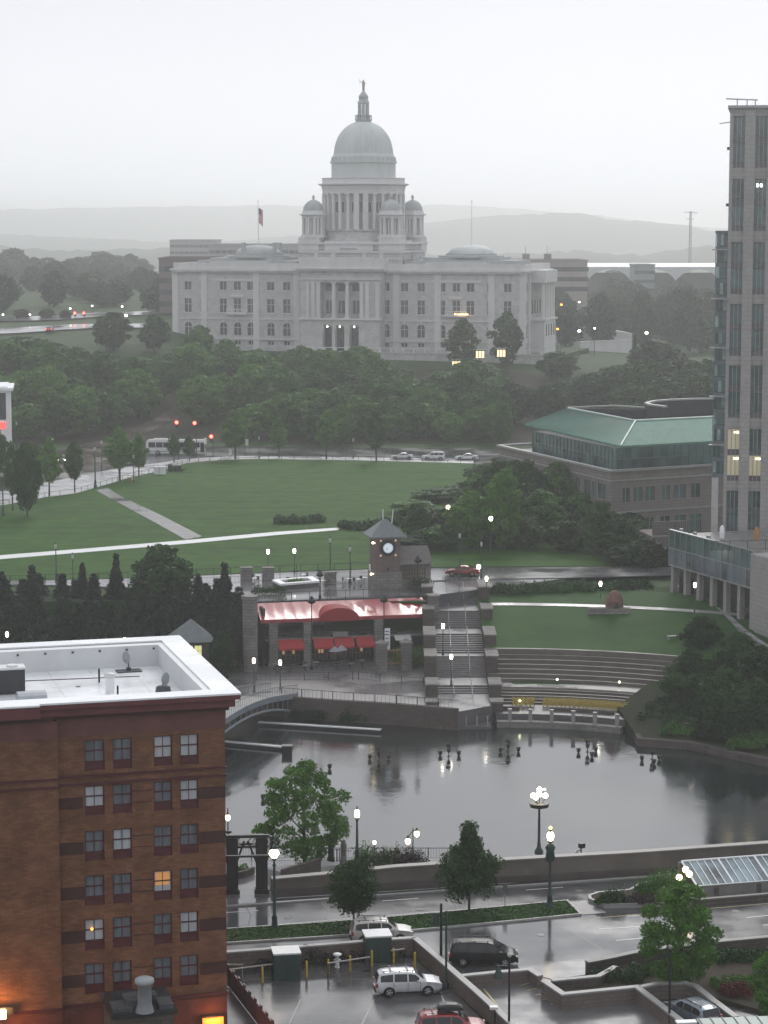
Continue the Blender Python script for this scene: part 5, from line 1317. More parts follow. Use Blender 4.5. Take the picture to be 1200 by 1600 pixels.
for (x0_, x1_) in ((.9,3.9),(5.4,8.0),(8.2,10.6),(10.9,13.2)):
    w_ = MB().box(x0_, x1_, 2.4, 2.5, .2, 2.9).build('shopfront', glass_dark, rs); q = MB()
    for k in range(6): x = x0_+(x1_-x0_)*k/5; q.box(x-.04, x+.04, 2.3, 2.399, .2, 2.9)
    for z in (.9, 2.1): q.box(x0_, x1_, 2.3, 2.398, z, z+.07)
    q.build('mullions', Mt('brown_frame', (.2,.13,.09), .6), w_)
MB().box(-.5, 13.9, 2.55, 2.8, 0, 3.1).build('ground_wall', Mt('shade_toned_ground_wall', (.06,.045,.04), .8, .3, 1), rs)  # shade behind the awnings is put into this wall's dark colour
for x in (1.6, 2.9, 6.3, 6.7, 11.9): MB().box(x, x+.28, 2.22, 2.28, 1.1, 1.9).build('warm_window', Em('dim_room', (.8,.5,.25), .35), rs)
b = MB().box(7.6, 10.4, 4.9, 5.15, 3.5, 5.6); b.build('upper_window', glass_dark, rs)
MB().box(7.9, 9.9, .4, .7, 3.46, 4.1).build('service_counter', concrete, rs)
b = MB()
for k in range(42): b.box(-.4+k*.35, -.37+k*.35, .62, .65, 3.45, 4.4)
b.box(-.5, 14.0, .6, .67, 4.4, 4.46); b.build('balcony_rail', black_metal, rs)
# gate with two piers
for x, lab in ((14.4,'left'),(17.4,'right')): pass
gt = thing('stone_gateway', 'pair of pale stone gate piers with a timber gate in front of the restaurant', 'gate', PR.w(12.9, -6.0), PR.r)
b = MB()
for x in (0, 3.2): 
    pb2 = MB().box(x-.62, x+.62, -.6, .6, 0, 3.4); pb2.box(x-.75, x+.75, -.75, .75, 3.4, 3.65); pb2.add([(x-.75,-.75,3.65),(x+.75,-.75,3.65),(x+.75,.75,3.65),(x-.75,.75,3.65),(x,0,4.1)], [(0,1,4),(1,2,4),(2,3,4),(3,0,4)]); pb2.build('gate_pier', stone_grey, gt)
for k in range(5): b.box(.75+k*.4, .82+k*.4, -.05, .05, .2, 2.6)
b.box(.62, 2.58, -.06, .06, 2.5, 2.7).box(.62, 2.58, -.06, .06, .9, 1.05); b.build('timber_gate', Mt('timber', (.22,.13,.07), .6), gt)
sg = thing('signboard', 'white vertical signboard with three dark marks beside the gateway', 'sign', PR.w(14.3, -2.8), PR.r)
MB().cyl((.0,.1,0),(0,.1,4.3),.07,.07,6).build('post', black_metal, sg); pn_ = MB().box(-.42,.42,-.05,.05,2.1,4.9).build('panel', white_paint, sg)
q = MB()
for z, w_ in ((4.5,.5),(4.1,.6),(3.6,.4),(3.1,.55)): q.box(-w_/2, w_/2, -.07, -.051, z-.07, z+.07)
q.build('lettering', Mt('faded_ink', (.15,.16,.2)), pn_)
cvv = thing('canvas_cover', 'pale canvas shade on thin posts right of the signboard', 'shade', PR.w(15.9, -.8), PR.r)
MB().add([(0,0,2.9),(2.2,.2,2.8),(2.3,1.6,3.4),(.1,1.5,3.3)], [(0,1,2,3)]).build('canvas', Mt('pale_canvas', (.5,.51,.5)), cvv)
MB().cyl((0,0,0),(0,0,2.9),.04,.04,5).build('post', black_metal, cvv); MB().cyl((2.2,.2,0),(2.2,.2,2.8),.04,.04,5).build('post', black_metal, cvv)
umb = [(7.6,-2.2,'folded pale parasol on the restaurant terrace, left'),(8.6,-1.6,'folded pale parasol on the restaurant terrace, right')]
for x, y, lab in umb:
    o = thing('parasol', lab, 'parasol', PR.w(x, y), PR.r); MB().cyl((0,0,0),(0,0,2.7),.035,.035,5).build('pole', grey_metal, o); MB().lathe([(.8,2.1),(.4,2.45),(.05,2.75)], 8, sm=False).build('cover', Mt('grey_canvas', (.25,.25,.27)), o)
rn = random.Random(5)
for k in range(14):
    x = -.2+(k % 7)*1.9+rn.uniform(-.3,.3); y = -2.0-(k//7)*1.8
    o = thing('terrace_table', 'dark round table on the restaurant terrace by the river walk', 'table', PR.w(x, y), rn.uniform(0,3), 'dark terrace tables')
    MB().lathe([(.42,.72),(.42,.76)], 12).build('table_top', grey_metal if k % 3 == 0 else black_metal, o); MB().cyl((0,0,0),(0,0,.72),.04,.04,6).lathe([(.25,0),(.22,.04)], 8).build('pedestal', black_metal, o)
# grey stone drum pier and side walls
o = thing('stone_pier', 'tall grey stone pier at the left end of the red canopy', 'pier', G(391, 1010, 1.0)); MB().lathe([(.95,-3.5),(.95,6.0),(1.1,6.1),(1.1,6.5)], 10, sm=False).build('shaft', stone_grey, o)
o = thing('stone_pier', 'grey stone pier at the right end of the red canopy', 'pier', PR.w(Wd+1.3, 2.2), PR.r); MB().box(-.6,.6,-.8,.8,0,8.0).box(-.75,.75,-.95,.95,8.0,8.25).build('shaft', stone_grey, o)
o = thing('retaining_wall', 'brown stone wall below the terrace between the restaurant and the water stairs', 'wall', PR.w(Wd+.5, 5.0), PR.r)
MB().box(.1, 2.0, 0, .6, -.5, 7.6).build('wall_face', stone_brown, o)
shrub('shrub_bed', 'green bushes on the bank between the signboard and water stairs', PR.w(18.6, -2.2, 0), 6.4, 4.4, 2.6, leaf_mid, 4200, .28, 12, nl=11)
shrub('shrub_bed', 'dark bushes at the foot of the left water stair piers', PR.w(20.0, -9.0, 0), 3.2, 2.4, 1.4, leaf_dark, 1500, .22, 13)
# upper terrace railing
def railing(name, label, pts, h, m=black_metal, step=.25, post=2.4, rail2=True, cat='railing'):
    """pts are world (x,y,z)"""
    o = thing(name, label, cat, pts[0]); O = Vector(pts[0]); P = [Vector(p)-O for p in pts]; b = MB(); c = MB()
    for i in range(len(P)-1):
        a, e_ = P[i], P[i+1]; Ln = (e_-a).length
        for k in range(int(Ln/post)+1):
            q = a.lerp(e_, min(1, k*post/Ln)); b.cyl(q, q+Vector((0,0,h+.06)), .05, .05, 5)
        for k in range(int(Ln/step)): q = a.lerp(e_, k*step/Ln); c.add([q+Vector((-.012,0,.12)), q+Vector((.012,0,.12)), q+Vector((.012,0,h)), q+Vector((-.012,0,h))], [(0,1,2,3)])
        zz0 = [a.z+h-.03, e_.z+h-.03]
        b.wall([(a.x,a.y),(e_.x,e_.y)], .06, zz0, [z+.06 for z in zz0]); b.wall([(a.x,a.y),(e_.x,e_.y)], .04, [a.z+.1, e_.z+.1], [a.z+.14, e_.z+.14])
    b.build('rails', m, o)
    if step < 5: c.build('balusters', m, o)
    return o
tz = 5.4
railing('railing', 'black railing along the terrace edge above the red canopy', [(*bx(-1.5,4.9),tz),(*bx(Wd+1,4.9),tz)], 1.1, step=.3)
railing('railing', 'dark railing along the edge of the promenade behind the planter', [L(385,897,.15), L(470,893.5,.15), L(570,890,.15)], 1.0, step=9)
railing('railing', 'dark railing along the promenade behind the conifers', [L(-40,913,.2), L(200,905,.2), L(384,897,.2)], 1.0, step=.5)
# planter square
q = [G(px, py, 6.2) for px, py in ((425,906),(488,900.5),(500,907.5),(438,912.5))]
pc = Vector((sum(p[0] for p in q)/4, sum(p[1] for p in q)/4, 5.4)); 
pt = thing('planter', 'square stone planter with a pale rim on the terrace above the red canopy', 'planter', pc)
def inset(P, k): return [((p[0]-pc.x)*k, (p[1]-pc.y)*k) for p in P]
o4, i4 = inset(q, 1.0), inset(q, .68)
b = MB()
for i in range(4):
    j = (i+1) % 4
    for (z0, z1, a, c, mi) in ((.55,.82,o4,i4,0),):
        b.add([(*a[i],z0),(*a[j],z0),(*c[j],z0),(*c[i],z0),(*a[i],z1),(*a[j],z1),(*c[j],z1),(*c[i],z1)], [(4,5,6,7),(0,1,5,4),(2,3,7,6),(0,3,2,1)])
b.build('rim', white_paint, pt)
MB().prism(inset(q, .96), 0, .549).build('base', stone_brown, pt)
shrub('shrub', 'pale green plants filling the square stone planter', (pc.x, pc.y, 5.9), 2.6, 1.6, .6, leaf_mid, 500, .15, 3)
b = MB()
for (px, py, lab) in ((516,912,'square stone lamp pedestal between the planter and clock tower'),(419,905,'square stone lamp pedestal left of the planter'),(385,905,'square stone block at the left end of the terrace')):
    p = G(px, py, 5.4); o = thing('pedestal', lab, 'pedestal', p, R(12)); MB().box(-.75,.75,-.6,.6,0,1.5).box(-.85,.85,-.7,.7,1.5,1.68).build('block', stone_grey, o)
rn = random.Random(9)
for k, px in enumerate((398,404,412,433,452,475,497,505,512,545,560,570)):
    p = G(px, 905+rn.uniform(0,14), 5.4); o = thing('cafe_table', 'small pale table with a dark chair on the upper terrace', 'table', p, rn.uniform(0,3), 'small tables on the upper terrace')
    MB().lathe([(.38,.72),(.38,.75)], 10).build('table_top', light_metal, o); MB().cyl((0,0,0),(0,0,.72),.04,.04,6).build('pedestal', black_metal, o)
    MB().box(.5,.9,-.2,.2,.4,.44).box(.86,.9,-.2,.2,.44,.85).box(.5,.53,-.2,-.17,0,.4).box(.5,.53,.17,.2,0,.4).box(.87,.9,-.2,-.17,0,.4).box(.87,.9,.17,.2,0,.4).build('chair', black_metal, o)
shrub('shrub', 'dark potted shrubs at the left end of the upper terrace', G(420, 928, 5.4), 5, 1.2, 1.3, leaf_dark, 1600, .2, 21)
for (px, py, zb, yt, lab) in ((487,972,-2.3,942,'black lantern post in front of the left half of the red canopy'),(600,968,-2.3,940,'black lantern post in front of the right half of the red canopy'),(500,935,5.4,900,'black lantern post standing over the pale planter'),(653,935,5.4,878,'black lantern post beside the pavilion')):
    Y = 288.5 if zb < 0 else G(px, py, zb)[1]; p = A(px, py, Y); hh = A(px, yt, Y)[2]-zb
    o = thing('lantern_post', lab, 'lamp', (p[0], Y, zb)); MB().cyl((0,0,0),(0,0,hh),.09,.06,7).lathe([(.2,0),(.2,.4),(.1,.5)], 8).build('post', black_metal, o)
    MB().lathe([(.12,hh-.15),(.42,hh+.0),(.45,hh+.35),(.3,hh+.45),(.2,hh+.75),(.03,hh+.9)], 10).build('lantern', black_metal, o); MB().cyl((-.55,0,hh+.1),(.55,0,hh+.1),.05,.05,5).build('arm', black_metal, o)
# small hut with pyramid roof
hf = Frame(*A(300, 1030, 281)[:2], -2.3, R(10)); ho = thing('hut', 'small hut with a slate pyramid roof and a lit yellow window', 'hut', (hf.x, hf.y, hf.z), hf.r)
ze = hf.fz(0, 1003); za = hf.fz(0, 967, 2)
MB().holes(-2.0, 2.2, 0, ze, [(-.75,.1,ze-1.9,ze-.5),(.35,1.2,ze-1.9,ze-.5)], 0, .2).box(-2.0, 2.2, .21, 4.2, 0, ze-.003).build('walls', stone_brown, ho)
MB().add([(-2.7,-.6,ze),(2.9,-.6,ze),(2.9,4.8,ze),(-2.7,4.8,ze),(.1,2.1,za)], [(3,2,1,0),(0,1,4),(1,2,4),(2,3,4),(3,0,4)]).build('roof', slate, ho)
for x in (-.75, .35):
    w_ = MB().box(x, x+.85, .1, .14, ze-1.9, ze-.5).build('window', Em('yellow_window', (.85,.8,.35), .75), ho); MB().box(x+.4, x+.45, .05, .09, ze-1.9, ze-.5).box(x, x+.85, .05, .09, ze-1.2, ze-1.15).build('frame', black_metal, w_)
# ---------------------------------------------------------------- river walk, basin, bridge
WZ = -4.5
b = MB().add([(-130,203.6,WZ),(130,203.6,WZ),(130,292,WZ),(-130,292,WZ)], [(0,1,2,3)]); struct('water', b, water_m)
edge = [(-70,285),(-30,277),G(440,1092,-2.3)[:2],G(520,1098,-2.3)[:2],G(620,1104,-2.3)[:2],G(716,1112,-2.3)[:2]]
walk = edge + [(12.7,266.5),(12.8,300),(-70,300)]
struct('river_walk', MB().prism(walk, -7.5, -2.3), paver)
o = thing('quay_wall', 'rough brown stone quay wall along the far left side of the basin', 'wall', (0,0,0))
MB().wall(edge, .5, -7.4, -1.95).build('wall_face', stone_brown, o)
railing('railing', 'black railing along the river walk above the quay wall', [(*e_, -2.0) for e_ in edge[2:]], 1.05, step=.5, post=2.6)
railing('railing', 'dark railing behind the river walk below the restaurant', [G(400,1064,-2.3), G(560,1062,-2.3), G(690,1075,-2.3)], 1.0, step=.6, post=3)
for k, (px, lab) in enumerate([(480,'dark creeper bush on the quay wall, left'),(560,'dark creeper bush on the quay wall, middle'),(640,'dark creeper bush on the quay wall, right'),(690,'dark creeper bush on the quay wall beside the stairs')]):
    p = G(px, 1116+k*2, -3.6); shrub('creeper', lab, (p[0], p[1]+.3, -4.4), 5.2, 1.3, 1.6, leaf_dark if k % 2 else leaf_conifer, 1300, .22, 40+k, rz=.1, cat='bush')
# floating booms
for (pts, lab) in (([(404,1128),(595,1140)], 'long thin pale dock edge floating below the quay wall'), ([(350,1158),(453,1168)], 'short thin pale dock edge floating nearer the bridge')):
    a, c = G(*pts[0], -4.1), G(*pts[1], -4.1); o = thing('floating_dock', lab, 'dock', (a[0], a[1], 0)); q = MB()
    MB().wall([(0,0),(c[0]-a[0],c[1]-a[1])], .32, -4.2, -4.05).build('deck_edge', light_metal, o)
    MB().wall([(0,.6),(c[0]-a[0],c[1]-a[1]+.6)], 1.4, -4.8, -4.22).build('float', black_metal, o)
o = thing('quay_box', 'small dark box end on the short dock', 'box', G(452,1176,-4.4)); MB().box(-.8,.3,-.5,.5,-.3,.75).box(-.85,.35,-.55,.55,.75,.85).build('box', black_metal, o)
# arched footbridge
p0 = Vector(G(444, 1079, -1.6)); p1 = Vector((G(340, 1128, -1.2)[0]-4.0, 243., -1.2)); d = Vector((p1.x-p0.x, p1.y-p0.y)); Ln = d.length
br = thing('footbridge', 'grey arched footbridge with railings between the quay and the brick building', 'bridge', (p0.x, p0.y, 0), math.atan2(d.y, d.x))
n = 20; zt_ = lambda t: -1.9+1.5*sin(PI*t); b = MB(); arch = MB(); arch2 = MB()
for i in range(n):
    t0, t1 = i/n, (i+1)/n
    for (y0, y1, mbx, za0, za1, zb0, zb1) in ((-1.7,1.7,b,zt_(t0)-.25,zt_(t1)-.25,zt_(t0),zt_(t1)), (-1.85,-1.7,arch,zt_(t0)-.55,zt_(t1)-.55,zt_(t0)+.12,zt_(t1)+.12), (1.7,1.85,arch2,zt_(t0)-.55,zt_(t1)-.55,zt_(t0)+.12,zt_(t1)+.12)):
        x0_, x1_ = t0*Ln, t1*Ln
        mbx.add([(x0_,y0,za0),(x1_,y0,za1),(x1_,y1,za1),(x0_,y1,za0),(x0_,y0,zb0),(x1_,y0,zb1),(x1_,y1,zb1),(x0_,y1,zb0)], [(0,3,2,1),(4,5,6,7),(0,1,5,4),(2,3,7,6)])
    for y in (-1.75, 1.75):
        za_, zb_ = -4.6+2.9*sin(PI*t0)**.7 if t0 > 0 else -4.6, -4.6+2.9*sin(PI*min(t1,.9999))**.7
        (arch if y < 0 else arch2).cyl((t0*Ln, y, za_), (t1*Ln, y, zb_), .16, .16, 5); (arch if y < 0 else arch2).cyl((t0*Ln, y, za_), (t0*Ln, y, zt_(t0)-.3), .05, .05, 4)
b.build('deck', concrete, br); arch.build('arch_rib', Mt('blue_grey_steel', (.2,.23,.26), .45), br); arch2.build('arch_rib', bpy.data.materials['blue_grey_steel'], br)
for s in (-1, 1):
    q = MB()
    for i in range(n*3): t = i/(n*3); q.box(t*Ln-.02, t*Ln+.02, s*1.75-.02, s*1.75+.02, zt_(t)+.1, zt_(t)+1.15)
    for i in range(n): t0, t1 = i/n, (i+1)/n; q.cyl((t0*Ln, s*1.75, zt_(t0)+1.15), (t1*Ln, s*1.75, zt_(t1)+1.15), .05, .05, 5)
    q.build('railing', Mt('bridge_rail', (.12,.14,.16), .5), br)
# fire braziers moored in the basin
bz = None; rnb = random.Random(2)
def brazier(lab, px, py, tall=False, s=.52):
    global bz
    p = G(px, py, WZ)
    o = thing('brazier', lab, 'brazier', (p[0], p[1], WZ), rnb.uniform(0,3), 'braziers moored in the basin')
    h = .42 if tall else .05
    MB().lathe([(.42*s,-.25),(.5*s,-.05),(.42*s,.03),(.12*s,.06),(.1*s,h)], 12).build('float', black_metal, o)
    q = MB().lathe([(.12*s,h),(.38*s,h+.15),(.5*s,h+.5),(.46*s,h+.5),(.3*s,h+.2),(.02,h+.15)], 12)
    q.build('fire_basket', black_metal, o)
    if tall: MB().cyl((-.5*s,0,h+.7),(.55*s,0,h+.8),.16,.14,6).cyl((-.3*s,.2,h+.95),(.4*s,-.1,h+.92),.13,.13,6).build('firewood', bark, o)
for (px, py, t_, lab) in [(688,1181,0,'small brazier left of the tall one nearest the water stairs'),(701,1182,1,'tall brazier nearest the water stairs'),(717,1181,0,'small brazier right of the tall one nearest the water stairs'),
    (782,1176,0,'small brazier left in the second cluster below the bollard wall'),(794,1175,1,'tall brazier of the second cluster below the bollard wall'),(810,1175,0,'small brazier right in the second cluster'),
    (904,1177,0,'small brazier left in the third cluster'),(918,1175,1,'tall brazier in the third cluster'),(931,1175,0,'small brazier right in the third cluster'),(925,1183,0,'lowest small brazier of the third cluster'),
    (1003,1189,0,'small brazier left in the rightmost cluster'),(1019,1186,1,'tall brazier in the rightmost cluster'),(1030,1188,0,'small brazier right in the rightmost cluster'),(1022,1194,0,'lowest small brazier in the rightmost cluster'),
    (578,1187,0,'small brazier left in the dark reflection of the tower'),(592,1188,1,'low dark brazier middle in the tower reflection'),(607,1187,0,'small brazier right in the dark tower reflection'),
    (515,1202,0,'single brazier right of the top of the large maple'),(411,1250,0,'single brazier at the left edge of the large maple')]: brazier(lab, px, py, t_)
# ---------------------------------------------------------------- water stairs
lv = [(306,5.3,1000),(302.6,3.7,298),(294.5,1.9,291),(285.5,.3,284),(279.6,-1.6,275),(271.3,-2.9,269),(267.4,-4.2,263.6)]
xL = lambda Y: (682-600)/F*Y*1.0 + .0
sx0, sx1 = 6.5, 12.6
o = thing('water_stairs', 'broad grey stair with landings descending to the basin right of the restaurant', 'stairs', (0,0,0))
b = MB()
for i in range(len(lv)-1):
    yt_, zt2, _ = lv[i]; yb_, zb2, ye = lv[i+1]
    ys_ = lv[i][2] if i else 306
    ns = max(3, int((zt2-zb2)/.17)); y0_ = ys_ if i else 306
    for k in range(ns):
        ya, yb2 = y0_+(yb_-y0_)*k/ns, y0_+(yb_-y0_)*(k+1)/ns
        b.box(sx0, sx1, yb2, ya, -7, zt2-(zt2-zb2)*(k+1)/ns)
    b.build('steps', bpy.data.materials.get('stair_stone') or Mt('stair_stone', (.12,.115,.12), .5, .2, .8, rvar=.3), o); b = MB()
b = MB()
for i in range(1, len(lv)): b.box(sx0+.002, sx1-.002, lv[i][2], lv[i][0]-.002, -7, lv[i][1]+.02)
b.box(sx0, sx1, 306, 312, 0, 5.3); b.build('landings', paver, o)
rl = MB()
for i in range(len(lv)-1):
    y0_ = lv[i][2] if i else 306; y1_ = lv[i+1][0]; z0_, z1_ = lv[i][1], lv[i+1][1]
    for x in (8.4, 10.6):
        rl.cyl((x, y0_, z0_+.95), (x, y1_, z1_+.95), .04, .04, 5); rl.cyl((x, y0_, z0_), (x, y0_, z0_+.95), .04, .04, 5); rl.cyl((x, y1_, z1_), (x, y1_, z1_+.95), .04, .04, 5)
rl.build('handrail', grey_metal, o)
for sx, nm in ((sx0-.75, 'left'), (sx1+.75, 'right')):
    for i in range(len(lv)-1):
        y0_ = (lv[i][2] if i else 308); y1_ = lv[i+1][0]; z0_ = lv[i][1]
        sp = thing('stair_wall', 'brown stone cheek wall on the %s side of the water stairs, %s flight from the top' % (nm, ('first','second','third','fourth','fifth','last')[i]), 'wall', (sx, (y0_+y1_)/2, 0))
        hl = (y0_-y1_)/2
        MB().box(-.7,.7,-hl-.3,hl+.3,-7,z0_+.75).build('wall_body', stone_brown, sp); MB().box(-.8,.8,-hl-.4,hl+.4,z0_+.752,z0_+.95).build('coping', stone_grey, sp)
b = MB()
for k in range(5): b.cyl((sx0+.6+k*1.25, 263.9, -4.2), (sx0+.6+k*1.25, 263.9, -3.0), .09, .09, 6)
mp_ = thing('mooring_posts', 'row of thin pale mooring posts at the foot of the water stairs', 'posts', (0,0,0)); 
for k in range(5): MB().cyl((sx0+.6+k*1.25, 263.9, -4.2), (sx0+.6+k*1.25, 263.9, -3.0), .09, .09, 6).build('post', coping, mp_)
# ---------------------------------------------------------------- amphitheatre
AC = Vector((14.0, 235.0))
def arc(r, a0=-1.5, a1=28, n=30):
    out = []
    for i in range(n+1):
        a = R(a0+(a1-a0)*i/n); out.append((AC.x+r*sin(a), AC.y+r*cos(a)))
    return out
def band(b, r0, r1, z0, z1, a0=-1.5, a1=28, mi=0):
    P, Q = arc(r0, a0, a1), arc(r1, a0, a1); n = len(P)
    v = [(p[0],p[1],z0) for p in P]+[(p[0],p[1],z0) for p in Q]+[(p[0],p[1],z1) for p in P]+[(p[0],p[1],z1) for p in Q]
    f = []
    for i in range(n-1): f += [(2*n+i,2*n+i+1,3*n+i+1,3*n+i),(i,i+1,2*n+i+1,2*n+i),(n+i,3*n+i,3*n+i+1,n+i+1)]
    f += [(0,2*n,3*n,n),(n-1,2*n-1,4*n-1,3*n-1)]
    b.add(v, f, mi)
am = thing('amphitheatre', 'curved stone seating steps rising from the basin to the grass bank', 'amphitheatre', (0,0,0))
step_m = Mt('seat_step_stone', (.125,.108,.098), .6, .22, .7, rvar=.35)
for k in range(6):
    r0 = 43.0+k*.95; b = MB(); z = -1.35+k*.42; band(b, r0, r0+1.3, -3, z-.12, a1=26.5); band(b, r0-.06, r0+.35, z-.119, z, a1=26.5); b.build('upper_step', step_m, am)
for k in range(5):
    r0 = 36.8+k*.72; b = MB(); z = -2.95+k*.24; band(b, r0, r0+1.0, -5, z-.09, a1=25.5-k*.3); band(b, r0-.05, r0+.28, z-.089, z, a1=25.5-k*.3); b.build('lower_step', step_m, am)
b = MB(); band(b, 39.6+.5, 43.05, -4, -1.78, a1=29); b.build('walkway', Mt('walkway_stone', (.2,.19,.185), .45, .15, .5, rvar=.2), am)
b = MB(); band(b, 31.2, 36.85, -7, -3.2, a1=29); b.build('stage_floor', paver, am)
b = MB(); band(b, 30.2, 31.2, -7, -3.9, a1=27); b.build('stage_edge', stone_brown, am)
b = MB(); band(b, 33.0, 33.5, -3.2, -2.75, a0=-1, a1=3.5); band(b, 33.0, 33.5, -3.2, -2.75, a0=10, a1=23); b.build('low_seat_wall', stone_brown, am)
b = MB(); band(b, 29.3, 30.2, -7, -3.75, a1=27); b.build('water_curb', stone_grey, am)
for k, px in enumerate((797,829,862,895,928,961)):
    ang = -1+ (k+.7)*3.95; a = R(ang); pp2 = (AC.x+29.75*sin(a), AC.y+29.75*cos(a)); X = A(px, 1145, 264)[0]; a = math.asin((X-AC.x)/29.75); pp2 = (X, AC.y+29.75*cos(a))
    o = thing('bollard', 'grey square stone bollard on the basin curb, %s from the water stairs' % ('first','second','third','fourth','fifth','sixth')[k], 'bollard', (pp2[0], pp2[1], -3.75), -a, 'stone bollards on the basin curb')
    MB().box(-.2,.2,-.2,.2,0,1.35).box(-.24,.24,-.24,.24,1.35,1.45).build('post', coping, o)
q = MB(); v = []
bk = []
rr = [49.0, 52, 56, 62, 68, 74]; zz = [1.15, 1.6, 2.5, 3.7, 4.4, 4.9]
for r0, z in zip(rr, zz):
    for p in arc(r0, -1.4, 33, 30): v.append((p[0], p[1], z+.12))
q.add(v, [(i*31+j, i*31+j+1, (i+1)*31+j+1, (i+1)*31+j) for i in range(5) for j in range(30)], 0, True); v = []
struct('grass_bank', q, Mt('bank_lawn', (.02,.062,.011), .8, .25, .2, .5, 3, col2=(.032,.085,.018)))
b = MB(); 
def bankz(r): return float(np.interp(r, rr, zz))
band(b, 48.6, 49.1, -1, 1.35, a1=27); o = thing('seat_wall', 'pale low wall at the top of the curved seating steps', 'wall', (0,0,0)); b.build('wall', step_m, o)
b = MB(); P, Q = arc(64.5, -1.2, 30), arc(65.7, -1.2, 30); v = [(x, y, bankz(64.5)+.2) for x, y in P]+[(x, y, bankz(65.7)+.2) for x, y in Q]; b.add(v, [(i, i+1, 32+i, 31+i) for i in range(30)]); struct('path', b, concrete)
bt = [AC.x, AC.y]
def bankpt(px, py):
    t = 200.; d = ray(px, py)
    while t < 340:
        x, y, z = d[0]*t, d[1]*t, CAMZ+d[2]*t; r = math.hypot(x-AC.x, y-AC.y)
        if r > 49 and z <= bankz(r): return (x, y, bankz(r))
        t += .25
    return G(px, py, 3)
bp_ = arc(50, -1.2, 26, 12)+arc(73, -1.2, 28, 12)[::-1]
0 and tufts('bank_turf', bp_, 7000, .14, grass_dark, 5, zf=lambda x, y: bankz(math.hypot(x-AC.x, y-AC.y))+.1)
p = bankpt(952, 960); o = thing('stone_monument', 'broad grey stone slab and reddish monument on the grass bank', 'monument', p, R(-3))
MB().box(-2.7,2.7,-.4,.7,-.4,.8).build('slab', stone_grey, o); MB().lathe([(1.2,.0),(1.15,1.6),(.8,2.5),(.3,2.9)], 8, (.7,1.3), sm=False).build('boulder', Mt('red_rock', (.17,.09,.075), .8, .3, 1.5), o)
MB().lathe([(.35,.8),(.3,1.25),(.1,1.45)], 8, (.9,-.1)).build('plaque', black_metal, o)
p = bankpt(1055, 1000); o = thing('bench', 'pale slanted bench on the grass bank near the right trees', 'bench', p, R(20)); MB().box(-1.1,1.1,-.25,.25,.42,.5).build('seat', coping, o); MB().box(-1,-.85,-.2,.2,0,.42).build('leg', coping, o); MB().box(.85,1,-.2,.2,0,.42).build('leg', coping, o)
# hedge above the bank
hg = MB(); 
for k in range(4):
    px0 = 770+k*62; p = G(px0+31, 925-k*1.5, 4.9); shrub('hedge', 'dark hedge section above the bank path, %s from the water stairs' % ('first','second','third','fourth')[k], (p[0], p[1], 4.8), 6.2, 3.2, 1.5, leaf_dark, 2300, .26, 60+k, group='hedge above the bank', cat='hedge', nl=11)
# light fixtures in the steps
for (px, py, z, lab) in ((870,1061,-1.2,'green tinted step light on the walkway, left'),(967,1065,-1.2,'green tinted step light on the walkway, right'),(812,1094,-2.4,'white step light beside the yellow chairs')):
    p = G(px, py, z); o = thing('step_light', lab, 'light', (p[0], p[1]-.5, z-.35)); MB().cyl((0,0,-.3),(0,0,.3),.05,.05,6).build('post', black_metal, o); MB().sphere((0,-.05,.4),.12,8,6).build('lamp', Em('step_light_glow', (.8,1,.5), 12), o)
# yellow chairs on the stage
cb = thing('folding_chair', 'yellow folding chair standing on the stage in front of the lower curved steps', 'chair', (0,0,0), 0, 'yellow folding chairs on the stage')
MB().box(-.23,.23,-.22,.22,.44,.48).build('seat', chair_yellow, cb); MB().add([(-.23,.2,.55),(.23,.2,.55),(.23,.3,.98),(-.23,.3,.98),(-.23,.24,.55),(.23,.24,.55),(.23,.34,.98),(-.23,.34,.98)], [(0,1,2,3),(4,5,6,7),(3,2,6,7),(0,3,7,4),(1,2,6,5)]).build('backrest', chair_yellow, cb)
for sx in (-.2,.2): MB().cyl((sx,-.2,0),(sx,.28,.95),.02,.02,5).build('leg', chair_yellow, cb); MB().cyl((sx,.25,0),(sx,-.18,.46),.02,.02,5).build('leg', chair_yellow, cb)
first = True
for row in range(3):
    for i in range(26):
        ang = 2.6+i*.86
        if 6.6 < ang < 8.6: continue
        r0 = 34.4+row*.75; a = R(ang+rnb.uniform(-.1,.1)); loc = (AC.x+r0*sin(a), AC.y+r0*cos(a), -3.2); rz = -a+PI*0+rnb.uniform(-.15,.15)
        if first: cb.location = loc; cb.rotation_euler = (0,0,rz); first = False
        else: dup(cb, loc, rz)
# stairs at the right end of the stage + bank
o = thing('side_stairs', 'narrow brown stair with dark handrail at the right end of the stage', 'stairs', (*G(1020,1120,-3.5)[:2], -4.3), R(-35)); b = MB()
for k in range(9): b.box(-1.2, 1.2, k*.32, 3.2, k*.17, (k+1)*.17-.002)
b.build('steps', stone_brown, o)
for x in (-1.3, 1.3): MB().cyl((x,0,.9),(x,2.9,2.5),.05,.05,5).cyl((x,0,0),(x,0,.9),.04,.04,5).cyl((x,2.9,1.5),(x,2.9,2.5),.04,.04,5).build('handrail', black_metal, o)
bank = [G(1000,1158,-4.0)[:2], G(1080,1163,-4)[:2], G(1200,1190,-4)[:2], (60,245), (90,250), (90,290), (45,290), (33,276), (27.5,267)]
struct('river_bank', MB().prism(bank, -7, lambda x, y: -3.9 + max(0, min(3.5, (y-256-(-.35*(x-30)))*.14))), Mt('bank_soil', (.022,.028,.012), .9, .4, .4, .4, 3))
